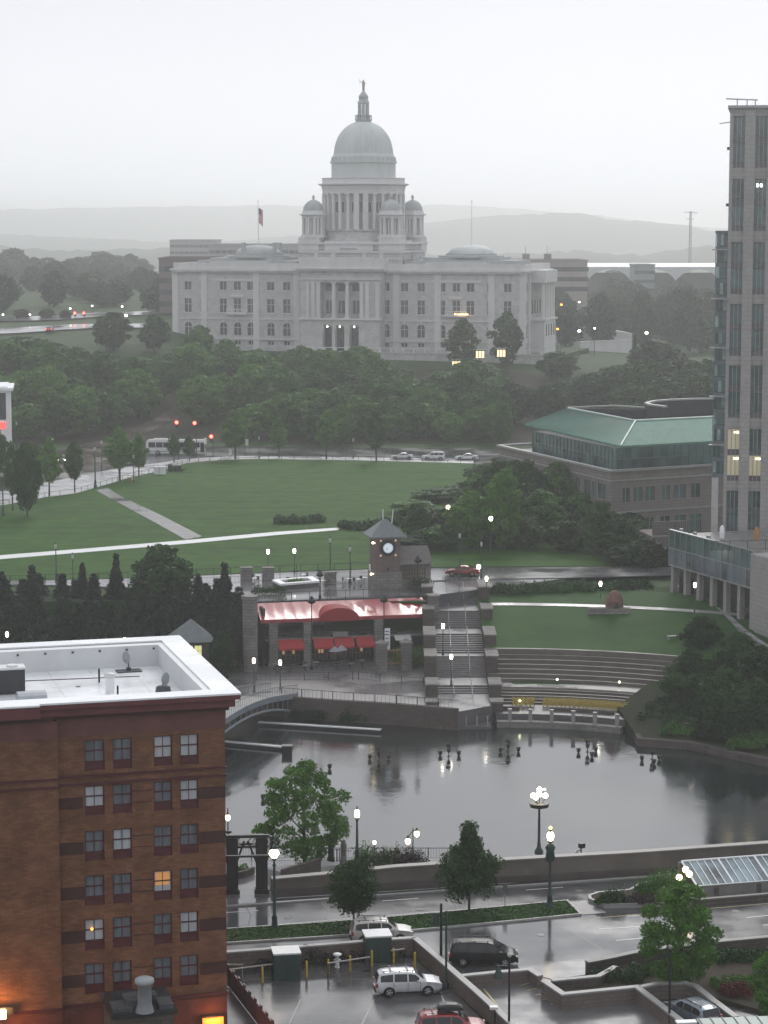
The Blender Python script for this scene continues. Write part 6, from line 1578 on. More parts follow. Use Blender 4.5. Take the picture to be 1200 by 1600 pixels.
o = thing('bank_curb', 'brown stone curb following the right bank of the basin', 'wall', (0,0,0)); MB().wall([G(996,1150,-3.9)[:2], G(1000,1157,-3.9)[:2], G(1080,1163,-3.9)[:2], G(1200,1189,-3.9)[:2], (60,244.5)], .6, -7, -3.6).build('coping', stone_brown, o)
b = MB(); pth = [G(1030,1118,-3)[:2], G(1080,1130,-3)[:2], G(1140,1140,-3)[:2], G(1230,1160,-3)[:2]]
ribbon('path', pth, 2.0, concrete, 8, .1, lambda x, y: -3.0)
for k in range(14):
    px = 1020+k*13.5; Y = 263-k*.9+(k % 3)*3.2; p = A(px, 1150, Y); shrub('bush', 'dark bush in the undergrowth covering the right bank of the basin', (p[0], Y, -3.5+(k % 3)*.5), 4.2, 2.6, 1.5, leaf_dark, 1300, .24, 420+k, cat='bush', nl=7, group='undergrowth of the right bank')
for k, (px, py, lab) in enumerate([(1060,1146,'low dark bush on the right bank beside the brown steps'),(1110,1152,'low dark bush on the right bank, middle'),(1165,1168,'low dark bush on the right bank by the right edge'),(1075,1120,'dark bush above the path on the right bank'),(1130,1128,'dark bush beneath the right bank trees')]):
    p = G(px, py, -3.4); shrub('bush', lab, (p[0], p[1]+.6, -3.6), 4.6, 2.2, 1.3, leaf_dark if k % 2 else leaf_mid, 1800, .22, 80+k, cat='bush', nl=8)
# ---------------------------------------------------------------- green roofed office
E_ = [(820,662,19.8),(970,697,19.8),(1125,676,19.8)]
c0 = G(955,737,16.2); cL = G(780,697,16.2); cR = G(1125,726.5,16.2)
def v2(p): return Vector((p[0], p[1]))
A0, AL, AR = v2(c0), v2(cL), v2(cR)
back = AL + (AR-A0)
of = thing('green_roof_office', 'stone office with a glazed top floor under a green copper hipped roof', 'office', (A0.x, A0.y, 0))
loc2 = lambda p: (p[0]-A0.x, p[1]-A0.y)
far1 = A0+(AR-A0)*2.6; far2 = AL+(AR-A0)*2.6
def facewall(b, P, Q, z0, z1, hs, depth=.3, mi=0):
    """P left, Q right as seen from outside"""
    d = (Q-P); Ln = d.length; d.normalize(); nn = Vector((-d.y, d.x))
    T = lambda x, y, z: (P.x-A0.x+d.x*x+nn.x*y, P.y-A0.y+d.y*x+nn.y*y, z)
    b.holes(0, Ln, z0, z1, hs, 0, depth, T, mi); return T, Ln
b = MB(); 
hL = []; Ll = (A0-AL).length; Lr = (far1-A0).length
def lx_face(P, Q, px, py):
    d = (Q-P).normalized(); k = ray(px, py); k = k[0]/k[1]
    return (k*P.y-P.x)/(d.x-k*d.y)
for (pa, pb_, ya, yb) in ((880,890,748,772),(897,906,750,775),(912,922,755,778),(924,931,757,777),(934,946,758,778)):
    a, c = lx_face(AL, A0, pa, 765), lx_face(AL, A0, pb_, 765); hL.append((a, c, 11.6, 14.0))
for k in range(9): x = 3+k*2.9; hL.append((x, x+1.6, 11.6, 14.0)) if x+1.7 < hL[0][0] else None
T1, _ = facewall(b, AL, A0, 2, 16.1, hL)
hR = []
for (pa, pb_) in ((973,984),(990,1004),(1009,1023),(1035,1047),(1053,1072),(1080,1094)):
    a, c = lx_face(A0, far1, pa, 765), lx_face(A0, far1, pb_, 765); hR.append((a, c, 11.3, 13.5))
low = []
for (pa, pb_) in ((980,984),(990,999),(1010,1022),(1032,1046),(1054,1072),(1078,1096)):
    a, c = lx_face(A0, far1, pa, 810), lx_face(A0, far1, pb_, 810); low.append((a, c, 5.2, 8.7))
T2, _ = facewall(b, A0, far1, 2, 16.1, hR+low)
b.prism([loc2(A0+(AL-A0)*.01+(AR-A0)*.02), loc2(AL+(A0-AL)*.01), loc2(far2), loc2(far1)], 2, 15.2)
b.build('stone_walls', office_stone, of)
for T, hs2 in ((T1, hL), (T2, hR+low)):
    for (a, c, z0, z1) in hs2:
        q = MB(); q.add([T(a,.22,z0),T(c,.22,z0),T(c,.22,z1),T(a,.22,z1)], [(0,1,2,3)]); w = q.build('window', glass_blue, of)
        q = MB(); m_ = (a+c)/2; q.add([T(m_-.05,.18,z0),T(m_+.05,.18,z0),T(m_+.05,.18,z1),T(m_-.05,.18,z1)], [(0,1,2,3)]); q.build('frame', grey_metal, w)
cp = MB(); pts = [loc2(far2), loc2(AL), loc2(A0), loc2(far1)]
cp.wall(pts, .7, 16.1, 16.45); cp.build('coping', coping, of)
q = MB(); q.wall([loc2(AL+(A0-AL)*.0), loc2(A0), loc2(far1)], .34, 9.6, 9.9); q.wall([loc2(AL), loc2(A0), loc2(far1)], .3, 14.6, 14.85); q.build('string_course', coping, of)
struct_deck = MB().prism([loc2(A0+(AR-A0)*.02+(AL-A0)*.02), loc2(AL+(A0-AL)*.02), loc2(far2), loc2(far1)], 15.21, 15.6); struct_deck.build('deck', concrete, of)
# glazed storey inset
uL = (AL-A0).normalized(); uR = (far1-A0).normalized()
g0 = A0+uL*2.0+uR*2.0; gL = g0+uL*(Ll-12); gR = g0+uR*(Lr-4)
q = MB(); 
for P, Q, nm in ((gL, g0, 'l'), (g0, gR, 'r')):
    d = (Q-P); Ln = d.length; d.normalize(); nn = Vector((-d.y, d.x)); n = int(Ln/1.35)
    for k in range(n):
        a, c = P+d*(k*Ln/n+.07), P+d*((k+1)*Ln/n-.07)
        for z0, z1 in ((15.65,17.7),(17.85,19.5)):
            q = MB().add([(a.x-A0.x,a.y-A0.y,z0),(c.x-A0.x,c.y-A0.y,z0),(c.x-A0.x,c.y-A0.y,z1),(a.x-A0.x,a.y-A0.y,z1)], [(0,1,2,3)])
            if k < 48: q.build('glass_pane', glass_blue, of)
    m_ = MB()
    for k in range(n+1): a = P+d*(k*Ln/n)-nn*.05; m_.obox(a.x-A0.x, a.y-A0.y, 15.6, .12, .12, 4.0, math.atan2(d.y, d.x))
    m_.wall([(P.x-A0.x-nn.x*.02, P.y-A0.y-nn.y*.02), (Q.x-A0.x-nn.x*.02, Q.y-A0.y-nn.y*.02)], .1, 17.7, 17.85); m_.build('mullions', Mt('teal_mullion', (.06,.1,.095), .5), of)
b = MB().prism([loc2(g0+(uL+uR)*.25), loc2(gL+uR*.25), loc2(gL+uR*30), loc2(gR+uL*.25)], 15.6, 19.5); b.build('core', Mt('dark_interior', (.03,.035,.035), .7), of)
# roof: eave, rim, dark well
e0 = v2(G(970,697,19.8)); eL = v2(G(820,662,19.8)); eR = e0+uR*60
r0 = v2(G(993,658,22.6)); rL = v2(G(888,638,22.6)); rR = r0+uR*60
eB = v2(G(905,629,19.8)); rB = v2(G(912,636,22.6)); 
P3 = lambda p, z: (p.x-A0.x, p.y-A0.y, z)
rr_ = MB(); rr_.add([P3(eL,19.8),P3(e0,19.8),P3(r0,22.6),P3(rL,22.6)], [(0,1,2,3)]); rr_.add([P3(e0,19.8),P3(eR,19.8),P3(rR,22.6),P3(r0,22.6)], [(0,1,2,3)])
rr_.add([P3(eL,19.5),P3(e0,19.5),P3(e0,19.8),P3(eL,19.8)], [(0,1,2,3)]); rr_.add([P3(e0,19.5),P3(eR,19.5),P3(eR,19.8),P3(e0,19.8)], [(0,1,2,3)])
rr_.add([P3(eL,19.5),P3(e0,19.5),P3(eR,19.5),P3(eR+uL*40,19.5)], [(3,2,1,0)])
rr_.add([P3(eL,19.8),P3(rL,22.6),P3(eL+uR*14+uL*6,19.8)], [(0,1,2)])
rf_ = rr_.build('roof', green_roof, of)
sm_ = MB()
for (e1, e2, t1, t2, n) in ((eL, e0, rL, r0, 70), (e0, eR, r0, rR, 90)):
    for k in range(n+1):
        a, c = e1.lerp(e2, k/n), t1.lerp(t2, k/n); sm_.cyl(P3(a, 19.84), P3(c, 22.64), .045, .045, 4, cap=False)
sm_.build('standing_seam', green_roof_dark, rf_)
ri = MB(); 
for a, c in ((rL, r0), (r0, rR)): ri.cyl(P3(a,22.66), P3(c,22.66), .2, .2, 6)
ri.cyl(P3(e0,19.9), P3(r0,22.7), .16, .16, 6); ri.build('ridge_cap', Mt('pale_copper', (.4,.5,.46), .4), rf_)
wl = MB(); fB1 = v2(G(1040,640,22.6)); fB2 = fB1
for a, c in ((rL, fB1),): wl.wall([loc2(a), loc2(c)], .3, 19, 22.6)
wl.build('well_wall', Mt('dark_well', (.035,.036,.04), .6), of)
MB().wall([loc2(rL), loc2(v2(G(960,635,22.6))), loc2(fB1)], .45, 22.61, 22.85).build('well_coping', coping, of)
MB().prism([loc2(rL), loc2(r0), loc2(rR), loc2(fB1+uR*40), loc2(fB1)], 20.4, 20.9).build('well_floor', Mt('dark_membrane', (.03,.031,.034), .5), of)
cpts = [(1130,622.5),(1080,623),(1045,624.5),(1022,626.5),(1010,629.5),(1016,632),(1040,635)]
cw = [loc2(v2(G(px, py, 23.6))) for px, py in cpts]
MB().wall(cw, .5, 19, 23.4).build('curved_parapet_wall', Mt('dark_parapet', (.04,.042,.046), .6), of); MB().wall(cw, .7, 23.41, 23.7).build('curved_coping', coping, of)
p = v2(G(1020,640,21)); MB().box(p.x-A0.x-.7, p.x-A0.x+.7, p.y-A0.y-8, p.y-A0.y-6.5, 20.9, 22.9).build('roof_vent', grey_metal, of)
# ---------------------------------------------------------------- residential tower
TY = 312.
tw0 = A(1135, 500, TY)[0]
tf = Frame(tw0, TY, 4.5, R(-9.5)); tow = thing('residential_tower', 'tall tan pier and dark glass residential tower at the right edge', 'tower', (tf.x, tf.y, tf.z), tf.r)
zt = tf.fz(0, 169); W2 = 24
fx = lambda px: tf.fx(px, 500)
piers = []; x = fx(1135); pitch = tf.fx(1187,500)-tf.fx(1152,500)
cols = []   # window columns
xa = tf.fx(1140,500); ww = tf.fx(1161,500)-tf.fx(1142,500); pitch = tf.fx(1177,500)-tf.fx(1142.5,500)
for k in range(6): cols.append((xa+k*pitch, xa+k*pitch+ww))
ybs = [(181,262),(279,361),(378,460),(475,556),(571,653),(670,752),(767,836)]
zb_ = [(tf.fz(4, b_), tf.fz(4, a)) for a, b_ in ybs]
hs2 = [(a, c, z0, z1) for (a, c) in cols for (z0, z1) in zb_]
hs2 = [(h[0], h[1], h[2], h[3]) for h in hs2]
MB().holes(tf.fx(1135,500), cols[-1][1]+3, zb_[-1][0]-8, zt, hs2, 0, .55).build('stone_front', tower_stone, tow)
MB().box(tf.fx(1135,500), cols[-1][1]+3, .6, 22, zb_[-1][0]-8, zt-.01).build('stone_body', tower_stone, tow)
pr_ = MB()
for k in range(7):
    a = cols[0][1]+k*pitch if k else None
for k in range(5): pr_.box(cols[k][1], cols[k+1][0], -.45, -.002, zb_[-1][0]-8, zt-.4)
pr_.build('pier', tower_stone, tow)
rn = random.Random(8); teal_spandrel = Mt('teal_spandrel', (.085,.105,.11), .35, .2, 1)
lit_cells = {(0,10):1,(0,11):1,(1,11):1,(1,10):2}
win_ct = 0
for ci, (a, c) in enumerate(cols[:3]):
    for bi, (z0, z1) in enumerate(zb_):
        hgt = (z1-z0)/2
        for q_ in range(2):
            zz0 = z0+hgt*q_; floor = bi*2+(1-q_)
            lit = (bi == 5 and q_ in (0, 1) and ((ci, q_) in ((0,0),(0,1),(1,0))))
            n = 3
            for k in range(n):
                x0_ = a+(c-a)*k/n+.04; x1_ = a+(c-a)*(k+1)/n-.04
                m_ = Em('lit_room', (.55,.5,.33), .22) if (lit and not 'litm' in globals()) else None
                if lit:
                    if 'litm' not in globals(): litm = m_
                    m_ = litm
                MB().box(x0_, x1_, .3, .36, zz0+.75, zz0+hgt-.12).build('window', m_ or glass_blue, tow)
            MB().box(a, c, .22, .3, zz0, zz0+.7).build('spandrel', teal_spandrel if rn.random() > .5 else Mt('plum_spandrel', (.12,.1,.11), .4, .2, 1), tow)
            if lit: MB().box(a+.9, a+1.5, .24, .29, zz0+hgt-.6, zz0+hgt-.45).build('ceiling_lamp', lamp_warm, tow)
        fr = MB()
        for k in range(4): x_ = a+(c-a)*k/3; fr.box(max(a, x_-.04), min(c, x_+.04), .15, .22, z0, z1)
        fr.build('mullion', grey_metal, tow)
for k, z in enumerate((0,)): MB().box(cols[1][0]+.3, cols[1][0]+.6, .2, .26, zb_[1][1]-1.1, zb_[1][1]-.7).box(cols[1][0]+.8, cols[1][0]+1.1, .2, .26, zb_[1][1]-1.1, zb_[1][1]-.7).build('room_lamp', lamp_white, tow)
MB().box(tf.fx(1135,500)-.3, cols[-1][1]+3, -.5, 22.2, zt, zt+.35).build('roof_cap', grey_metal, tow)
b = MB(); xr = tf.fx(1135,500)
b.cyl((xr-.6,1,zt+1.3),(xr+3.6,1,zt+1.1),.09,.09,5); 
for x_ in (xr+.9, xr+2.2, xr+3.3): b.cyl((x_,1,zt+.35),(x_,1,zt+1.2),.08,.08,5)
b.cyl((xr-1.4,.6,zt-2.0),(xr,.6,zt-1.8),.07,.07,5)
b.build('roof_rig', grey_metal, tow)
for zf_ in (.05,.2,.38,.55): MB().box(xr-.35, xr, .5, 1.0, zt-3-zf_*50, zt-2.6-zf_*50).build('wall_light', black_metal, tow)
# glazed side bay, lower roof
gx0, gx1 = tf.fx(1113,700), tf.fx(1136,500)-.02; zg1 = tf.fz(0, 364); zg0 = tf.fz(0, 745)
MB().box(gx0+.15, gx1, .35, 14, zg0, zg1-.01).build('glass_bay_core', Mt('bay_core', (.06,.075,.08), .5), tow)
nf = 15; fh = (zg1-zg0)/nf
for k in range(nf):
    for j in range(3):
        a = gx0+.05+(gx1-gx0-.1)*j/3; MB().box(a+.06, a+(gx1-gx0)/3-.08, .22, .3, zg0+k*fh+.55, zg0+(k+1)*fh-.1).build('bay_glass', glass_blue if (k+j) % 3 else Glass('pale_bay_glass', (.16,.22,.215), .15), tow) if (k < 15) else None
b = MB()
for k in range(nf+1): b.box(gx0, gx1, .1, .32, zg0+k*fh-.12, zg0+k*fh+.42 if k < nf else zg0+k*fh)
for j in range(4): x_ = gx0+(gx1-gx0)*j/3; b.box(x_-.05, x_+.05, .12, .34, zg0, zg1)
b.box(gx0-.1, gx1, .0, 14, zg1, zg1+.3)
b.build('bay_frame', Mt('teal_grey_frame', (.1,.125,.135), .45), tow)
for k in range(2, nf, 3): MB().box(gx0-.5, gx1, -.75, .09, zg0+k*fh-.1, zg0+k*fh+.06).build('balcony', grey_metal, tow)
MB().box(gx0, gx0+.9, .0, .9, zg0-13, zg0-.13).build('column', Mt('pale_column', (.42,.4,.4), .6), tow)
MB().box(gx0+1.6, gx1, 1.5, 12, zg0-13, zg0-.13).build('lower_wall', Mt('rose_wall', (.16,.115,.12), .7, .2, 1), tow)
# podium with glazed terrace front
P0 = v2(G(1046,828,13.2)); P1 = v2(G(1177,862,13.2)); d = (P1-P0); Lp = d.length
pod = thing('glass_podium', 'glazed terrace podium with pale columns in front of the residential tower', 'podium', (P0.x, P0.y, 0), math.atan2(d.y, d.x))
# local x toward the viewer/right, local y to the right-back
b = MB(); s_ = 1
MB().box(0, Lp, .5, 26, 12.0, 12.6).build('terrace_deck', concrete, pod)
for k in range(14):
    a = k*Lp/14; MB().box(a+.05, a+Lp/14-.05, 0, .08, 10.9, 13.2).build('glass_panel', glass_blue, pod); MB().box(a+.05, a+Lp/14-.05, .0, .1, 8.6, 10.75).build('glass_panel', Glass('blue_grey_glass', (.07,.085,.105), .2), pod)
b = MB().box(0, Lp, -.06, .2, 10.75, 10.9).box(0, Lp, -.1, .3, 13.2, 13.32).box(0, Lp, -.08, .3, 8.4, 8.6)
for k in range(15): a = k*Lp/14; b.box(a-.05, a+.05, -.07, .12, 8.6, 13.2)
b.build('frame', grey_metal, pod)
for k in range(7): a = .4+k*(Lp-.8)/6; MB().box(a-.35, a+.35, .3, 1.0, 3.2, 8.4).build('column', Mt('podium_column', (.3,.28,.27), .7), pod)
MB().box(0, Lp, 1.6, 1.8, 3.6, 8.4).build('recessed_glass', glass_dark, pod); MB().box(-.5, Lp+.5, -.6, 2, 2.7, 3.2).build('balcony_slab', concrete, pod)
MB().box(0, Lp+.2, 1.9, 26, 0, 8.39).build('podium_body', stone_grey, pod)
MB().box(Lp+.05, Lp+14, -.4, 24, -1, 13.0).build('corner_pier', tower_stone, pod)
for k in range(18): a = .5+k*(Lp-1)/17; MB().box(a, a+.5, 1.2, 1.6, 12.6, 13.0+.4*(k % 3 == 0)).build('planter_box', grey_metal, pod) if k < 12 else None
railing('railing', 'dark railing on the podium terrace beneath the tower', [(*(P0+Vector((1,2))), 12.6), (P0.x+9, P0.y+8, 12.6)], 1.4, step=.4)
railing('railing', 'dark terrace rail crossing in front of the tower base', [(P1.x-4.5, P1.y+5, 12.6), (P1.x+6, P1.y+7, 12.6)], 1.2, step=.3)
for k, (px, py, m_, lab) in enumerate([(1128,832,'w','white standing figure shaped heater on the podium terrace'),(1182,835,'o','orange draped stand on the podium terrace')]):
    p = G(px, py+9, 12.6); o = thing('terrace_stand', lab, 'stand', p); MB().lathe([(.3,0),(.35,.8),(.28,1.5),(.1,1.75)], 8).build('cover', white_paint if m_ == 'w' else Mt('orange_cloth', (.4,.2,.08)), o)
o = thing('entrance_block', 'pale low block with a parapet left of the glass podium', 'building', (*G(1035,838,9)[:2], 0), R(10)); MB().box(-1.5,3.4,0,8,2,9.0).box(-1.5,3.4,0,.2,9.1,11.2).build('walls', office_stone, o)
# curving stone wall below the podium
cp_ = [G(1050,915,5.2), G(1085,925,5), G(1110,940,4.6), G(1135,962,4), G(1160,985,3.4), G(1185,1003,3), G(1215,1022,3)]
o = thing('stone_wall', 'curving pale rubble stone wall below the glass podium', 'wall', (0,0,0)); rubble = Brick('pale_rubble', (.34,.34,.35), (.24,.23,.23), (.12,.12,.12), .8, .35, .3)
MB().wall([p[:2] for p in cp_], .7, -1, [p[2]+.2 for p in cp_]).build('wall_face', rubble, o)
struct('grass_bank', MB().prism([p[:2] for p in cp_]+[(60,262),(60,300),(40,318)], -1, lambda x, y: 2.4+max(0,(y-270)*.05)), grass_dark)
shrub('bush', 'dark bushes between the rubble wall and the podium', G(1165,965,3.5), 9, 3, 1.6, leaf_dark, 2200, .25, 99, rz=-.9, cat='bush')
shrub('bush', 'dark bush beneath the podium columns', G(1120,945,4), 7, 2.5, 1.2, leaf_dark, 1500, .25, 98, rz=-.7, cat='bush')

# ================================================================ FOREGROUND
# road surface, median, lanes
struct('road', MB().add([(-90,95,.012),(90,95,.012),(90,196.2,.012),(-90,169.2,.012)], [(0,1,2,3)]), asphalt)
def curbslab(name, px_pts, z, m, curb=.18, cm=None, cname='kerb'):
    q = [G(*p, 0)[:2] for p in px_pts]
    struct(name, MB().prism(q, 0, z), m)
    struct(cname, MB().wall(q, curb, 0, z+.035, closed=True), cm or coping)
    return q
med = curbslab('median', [(345,1476),(345,1454),(500,1444),(620,1434),(760,1421),(886,1409),(907,1430),(800,1441),(650,1455),(500,1466)], .13, grass_dark, .16, Mt('median_kerb', (.33,.32,.31), .5))
tufts('median_turf', med, 9000, .075, Mt('median_grass', (.035,.08,.02), .8, .3, .6), 7, zf=lambda x, y: .13)
struct('road_marking', MB().add([(*G(888,1409)[:2],.045),(*G(925,1407)[:2],.045),(*G(948,1427)[:2],.045),(*G(910,1430)[:2],.045)], [(0,1,2,3)]), paver)
def line(pxa, pya, pxb, pyb, w=.13, z=.022, m=None):
    a, c = v2(G(pxa, pya)), v2(G(pxb, pyb)); d = (c-a).normalized(); n_ = Vector((-d.y, d.x))*w/2
    b = MB().add([(a.x-n_.x,a.y-n_.y,z),(c.x-n_.x,c.y-n_.y,z),(c.x+n_.x,c.y+n_.y,z),(a.x+n_.x,a.y+n_.y,z)], [(0,1,2,3)]); return struct('road_marking', b, m or road_paint)
road_paint = Mt('road_paint', (.5,.5,.49), .4, .25, 3); yellow_line = Mt('yellow_line', (.3,.22,.06), .5, .3, 3)
for s in ((340,1427,404,1423),(597,1408,654,1404),(822,1391,880,1386.5),(936,1452,1000,1448),(962,1470,1016,1465),(980,1432,1000,1431),(1166,1434,1210,1430),(1192,1446,1210,1444.5),(722,1490,740,1488)): line(*s)
line(340,1409.5,640,1391,.1); line(640,1391,1048,1362.5,.1); line(345,1452,890,1407.5,.12, .02, Mt('pale_gutter', (.3,.3,.3), .4)); line(1095,1421,1210,1411,.1, .022, yellow_line); line(905,1437,1090,1421,.1,.022,yellow_line)
# tar seams, patches, manhole covers and tyre worn bands on the wet roads
tar = Mt('tar_seam', (.02,.02,.022), .3, .3, 3); patch_m = wet_road('road_patch', (.045,.046,.05)); worn = wet_road('worn_track', (.095,.096,.10))
for pts in (((862,1444),(885,1452),(915,1468),(950,1490)),((700,1404),(712,1412),(716,1420)),((1100,1440),(1120,1452),(1128,1464)),((500,1408),(512,1424),(508,1440)),((380,1412),(392,1430),(388,1446)),((1010,1436),(1040,1447),(1060,1462)),((905,1382),(930,1392),(935,1402))):
    q_ = [G(*p_)[:2] for p_ in pts]; b_ = MB()
    for i in range(len(q_)-1):
        a_, c_ = Vector(q_[i]), Vector(q_[i+1]); d_ = (c_-a_).normalized(); n_ = Vector((-d_.y, d_.x))*.035
        b_.add([(a_.x-n_.x,a_.y-n_.y,.019),(c_.x-n_.x,c_.y-n_.y,.019),(c_.x+n_.x,c_.y+n_.y,.019),(a_.x+n_.x,a_.y+n_.y,.019)], [(0,1,2,3)])
    struct('tar_seam', b_, tar)
for pts in (((560,1418),(612,1414),(616,1422),(563,1426)),((968,1478),(1002,1474),(1010,1483),(974,1487)),((770,1396),(800,1394),(804,1402),(773,1404)),((1120,1452),(1190,1446),(1196,1453),(1124,1459))):
    struct('road_patch', MB().add([(*G(*p_)[:2], .017) for p_ in pts], [(0,1,2,3)]), patch_m)
for k, (px, py) in enumerate(((655,1421),(846,1461),(1150,1424),(450,1434),(905,1392))):
    p = G(px, py); o = thing('manhole_cover', ('dark round manhole cover on the far lane left of the cone topped tree','dark round manhole cover on the near lane right of the black van','dark round manhole cover below the skylight','dark round manhole cover near the left median lamp','dark round manhole cover beside the planted island')[k], 'manhole', (p[0], p[1], .02)); MB().lathe([(.34,0),(.33,.012)], 18).build('cover', tar, o)
# kerb strip + sidewalk along the river wall
kb = [G(x, y)[:2] for x, y in ((330,1419),(640,1397),(900,1379),(1060,1368),(1240,1355))]
struct('kerb', MB().wall(kb, .3, 0, .14), coping)
wk = [G(x, y)[:2] for x, y in ((330,1418),(640,1396),(1240,1354))]
# river wall along the boulevard
wb = [G(x, y)[:2] for x, y in ((424,1398),(520,1392),(620,1387),(800,1377),(1000,1366),(1260,1348))]
b = MB().wall(wb, .55, -3.2, [1.3,1.45,1.75,1.85,1.9,1.95]); o = thing('river_wall', 'long tan parapet wall between the boulevard and the basin', 'wall', (0,0,0))
b.build('wall_face', Mt('parapet_stone', (.14,.125,.112), .7, .25, .45, .2, 3), o)
MB().wall(wb, .8, [1.301,1.451,1.751,1.851,1.901,1.951], [1.42,1.57,1.87,1.97,2.02,2.07]).build('coping', Mt('river_coping', (.19,.175,.16), .5, .2, .7), o)
MB().wall([(p[0], p[1]-.4) for p in wb], .25, 0, .55).build('plinth', Mt('dark_plinth', (.09,.08,.075), .6, .3, .5), o)
# plaza at left with steel pergola
plz = [G(x, y)[:2] for x, y in ((300,1421),(424,1412),(430,1398),(412,1388),(395,1365),(300,1362))]
struct('plaza', MB().prism(plz, -3, .14), plaza)
struct('river_terrace', MB().prism([(-60,180),G(395,1366)[:2],G(424,1396)[:2],(30,188.6),(60,193),(60,203.8),(-60,203.8)], -7, -3.1), plaza)
pg = thing('steel_pergola', 'black steel pergola with roundels on thick posts beside the brick building', 'pergola', (*G(345,1398)[:2], .1), R(4))
pf = Frame(*G(345,1398)[:2], .1, R(4)); zt_ = pf.fz(2, 1306)
for px, py in ((363,1378),(409,1384)):
    X = pf.fx(px, py, 0); MB().box(X-.48, X+.48, -.4, .4, 0, zt_-.1).box(X-.6, X+.6, -.5, .5, 0, .4).build('post', black_metal, pg)
    for dx in (-1.0, .9): MB().cyl((X+dx*.4,-.1,zt_-2.2),(X+dx*1.1,-.1,zt_-.4),.09,.09,5).build('brace', black_metal, pg)
xr_ = pf.fx(421, 1320, 0)
b = MB().box(-4, xr_, -.15, .15, zt_-.15, zt_+.08).box(-4, xr_, -.12, .12, zt_-.95, zt_-.8)
b.box(-4, xr_, -3.2, -3.0, zt_-.9, zt_-.75)
b.build('beam', black_metal, pg)
for k, px in enumerate((352.5,367.5,401,415)):
    X = pf.fx(px, 1310, 0); q = MB(); n = 16
    v = [(X+r_*cos(2*PI*i/n), -.14, zt_-.47+r_*1.15*sin(2*PI*i/n)) for r_ in (.36,.2) for i in range(n)]; q.add(v, [(i, (i+1) % n, n+(i+1) % n, n+i) for i in range(n)]); q.build('roundel', light_metal, pg)
for k in range(9): X = -3.6+k*(xr_+3.4)/8; MB().cyl((X,-.05,zt_-.8),(X+.6,-.05,zt_-.15),.045,.045,4).build('strut', black_metal, pg)
MB().box(-4, xr_-.4, .3, 3.2, zt_-.9, zt_-.7).build('roof_mesh', black_metal, pg)
MB().sphere((pf.fx(357,1298,0),0,zt_+.35),.28,8,6,.5).build('cap_lamp', black_metal, pg)
o = thing('planter_box', 'low dark planter with green tufts beneath the pergola', 'planter', (*G(378,1372)[:2], .14), R(20)); MB().wall([(-1.6,-.8),(.2,-.2),(1.2,.6)], .25, 0, .55).build('edge', stone_brown, o)
shrub('bush', 'green tuft of leaves at the foot of the pergola post', (*G(372,1366)[:2], .14), 1.6, 1.2, .8, leaf_mid, 600, .16, 31, cat='bush')
shrub('bush', 'dark green low bush behind the short river wall', (*G(455,1377)[:2], -.2), 2.4, 1.2, .9, leaf_dark, 900, .14, 32, cat='bush')
# railings and stairs down to the river walk
st_ = thing('walk_ramp', 'pale ramp slab with railings down to the river walk below the large maple', 'ramp', (0,0,0)); 
a = G(430,1362,-1.6); c = G(520,1352,-2.9)
MB().wall([a[:2], c[:2]], 2.2, [-3.2,-3.2], [-1.5,-2.6]).build('slab', concrete_light, st_)
MB().wall([G(440,1366,-1.4)[:2], G(500,1358,-2.0)[:2]], .25, -3.2, -1.0).build('edge', stone_brown, st_)
railing('railing', 'black railing beside the large maple trunk on the river walk', [G(478,1350,-2.4), G(500,1344,-3.0), G(548,1349,-3.1)], 1.15, step=.22, post=1.6)
railing('railing', 'black sloping railing behind the large maple trunk', [G(462,1336,-1.5), G(512,1343,-2.8)], 1.1, step=.22, post=1.6)
railing('railing', 'thin railing along the water edge of the river walk', [(-14,203.2,-3.1), (6,203.2,-3.1)], 1.05, step=.25, post=2)
for px, py, hh, lab in ((499,1352,2.6,'dark iron bollard on the river walk beside the maple'),(517,1345,2.0,'dark iron bollard behind the small street tree'),(537,1349,2.2,'grey rounded stone bollard right of the maple'),(620,1350,1.6,'grey green rounded bollard among the maroon bushes')):
    p = G(px, py, -3.1); o = thing('bollard', lab, 'bollard', p); m_ = black_metal if 'iron' in lab else stone_grey
    MB().lathe([(.36,0),(.36,.25),(.27,.35),(.25,hh*.7),(.3,hh*.74),(.22,hh*.88),(.05,hh)], 12).build('body', m_, o)
for px, py, w_, m_, lab in ((590,1350,3.6,leaf_dark,'dark bush left of the two lit globes by the water'),(622,1350,4.6,leaf_maroon,'dark maroon leaved bush on the river walk'),(645,1352,2.4,leaf_maroon,'small maroon bush at the right of the river bushes'),(573,1345,1.6,leaf_mid,'bright green bush at the foot of the slim lit lamp')):
    p = G(px, py, -3.1); shrub('bush', lab, (p[0], p[1]-.5, -3.1), w_, 2.0, 1.9, m_, int(900*w_/3), .17, int(px), cat='bush')
# near lamps
def boulevard_lamp(lab, px, yb, yt, z=0., heads=1, big=.3, fancy=False):
    p = G(px, yb, z); hh = A(px, yt, p[1])[2]-z
    o = thing('street_lamp', lab, 'lamp', p)
    MB().lathe([(.36,0),(.36,.12),(.24,.35),(.2,.9),(.24,.96),(.14,1.1),(.11,hh*.55),(.085,hh*.8),(.16,hh*.82),(.08,hh*.84),(.07,hh-.6)], 12).build('post', green_metal, o)
    if heads == 1:
        MB().lathe([(.1,hh-.62),(.2,hh-.5),(big,hh-.2),(big*.85,hh+.02),(.1,hh+.2)], 12).build('lamp_globe', lamp_warm, o)
        MB().lathe([(.17,hh-.7),(.24,hh-.55),(.1,hh-.5)], 8).lathe([(big*.5,hh+.12),(.08,hh+.3),(.03,hh+.5)], 8).build('cap', green_metal, o)
    return o, p, hh
boulevard_lamp('lit lamp on the left end of the median, in front of the pergola', 429, 1452, 1330, big=.4)
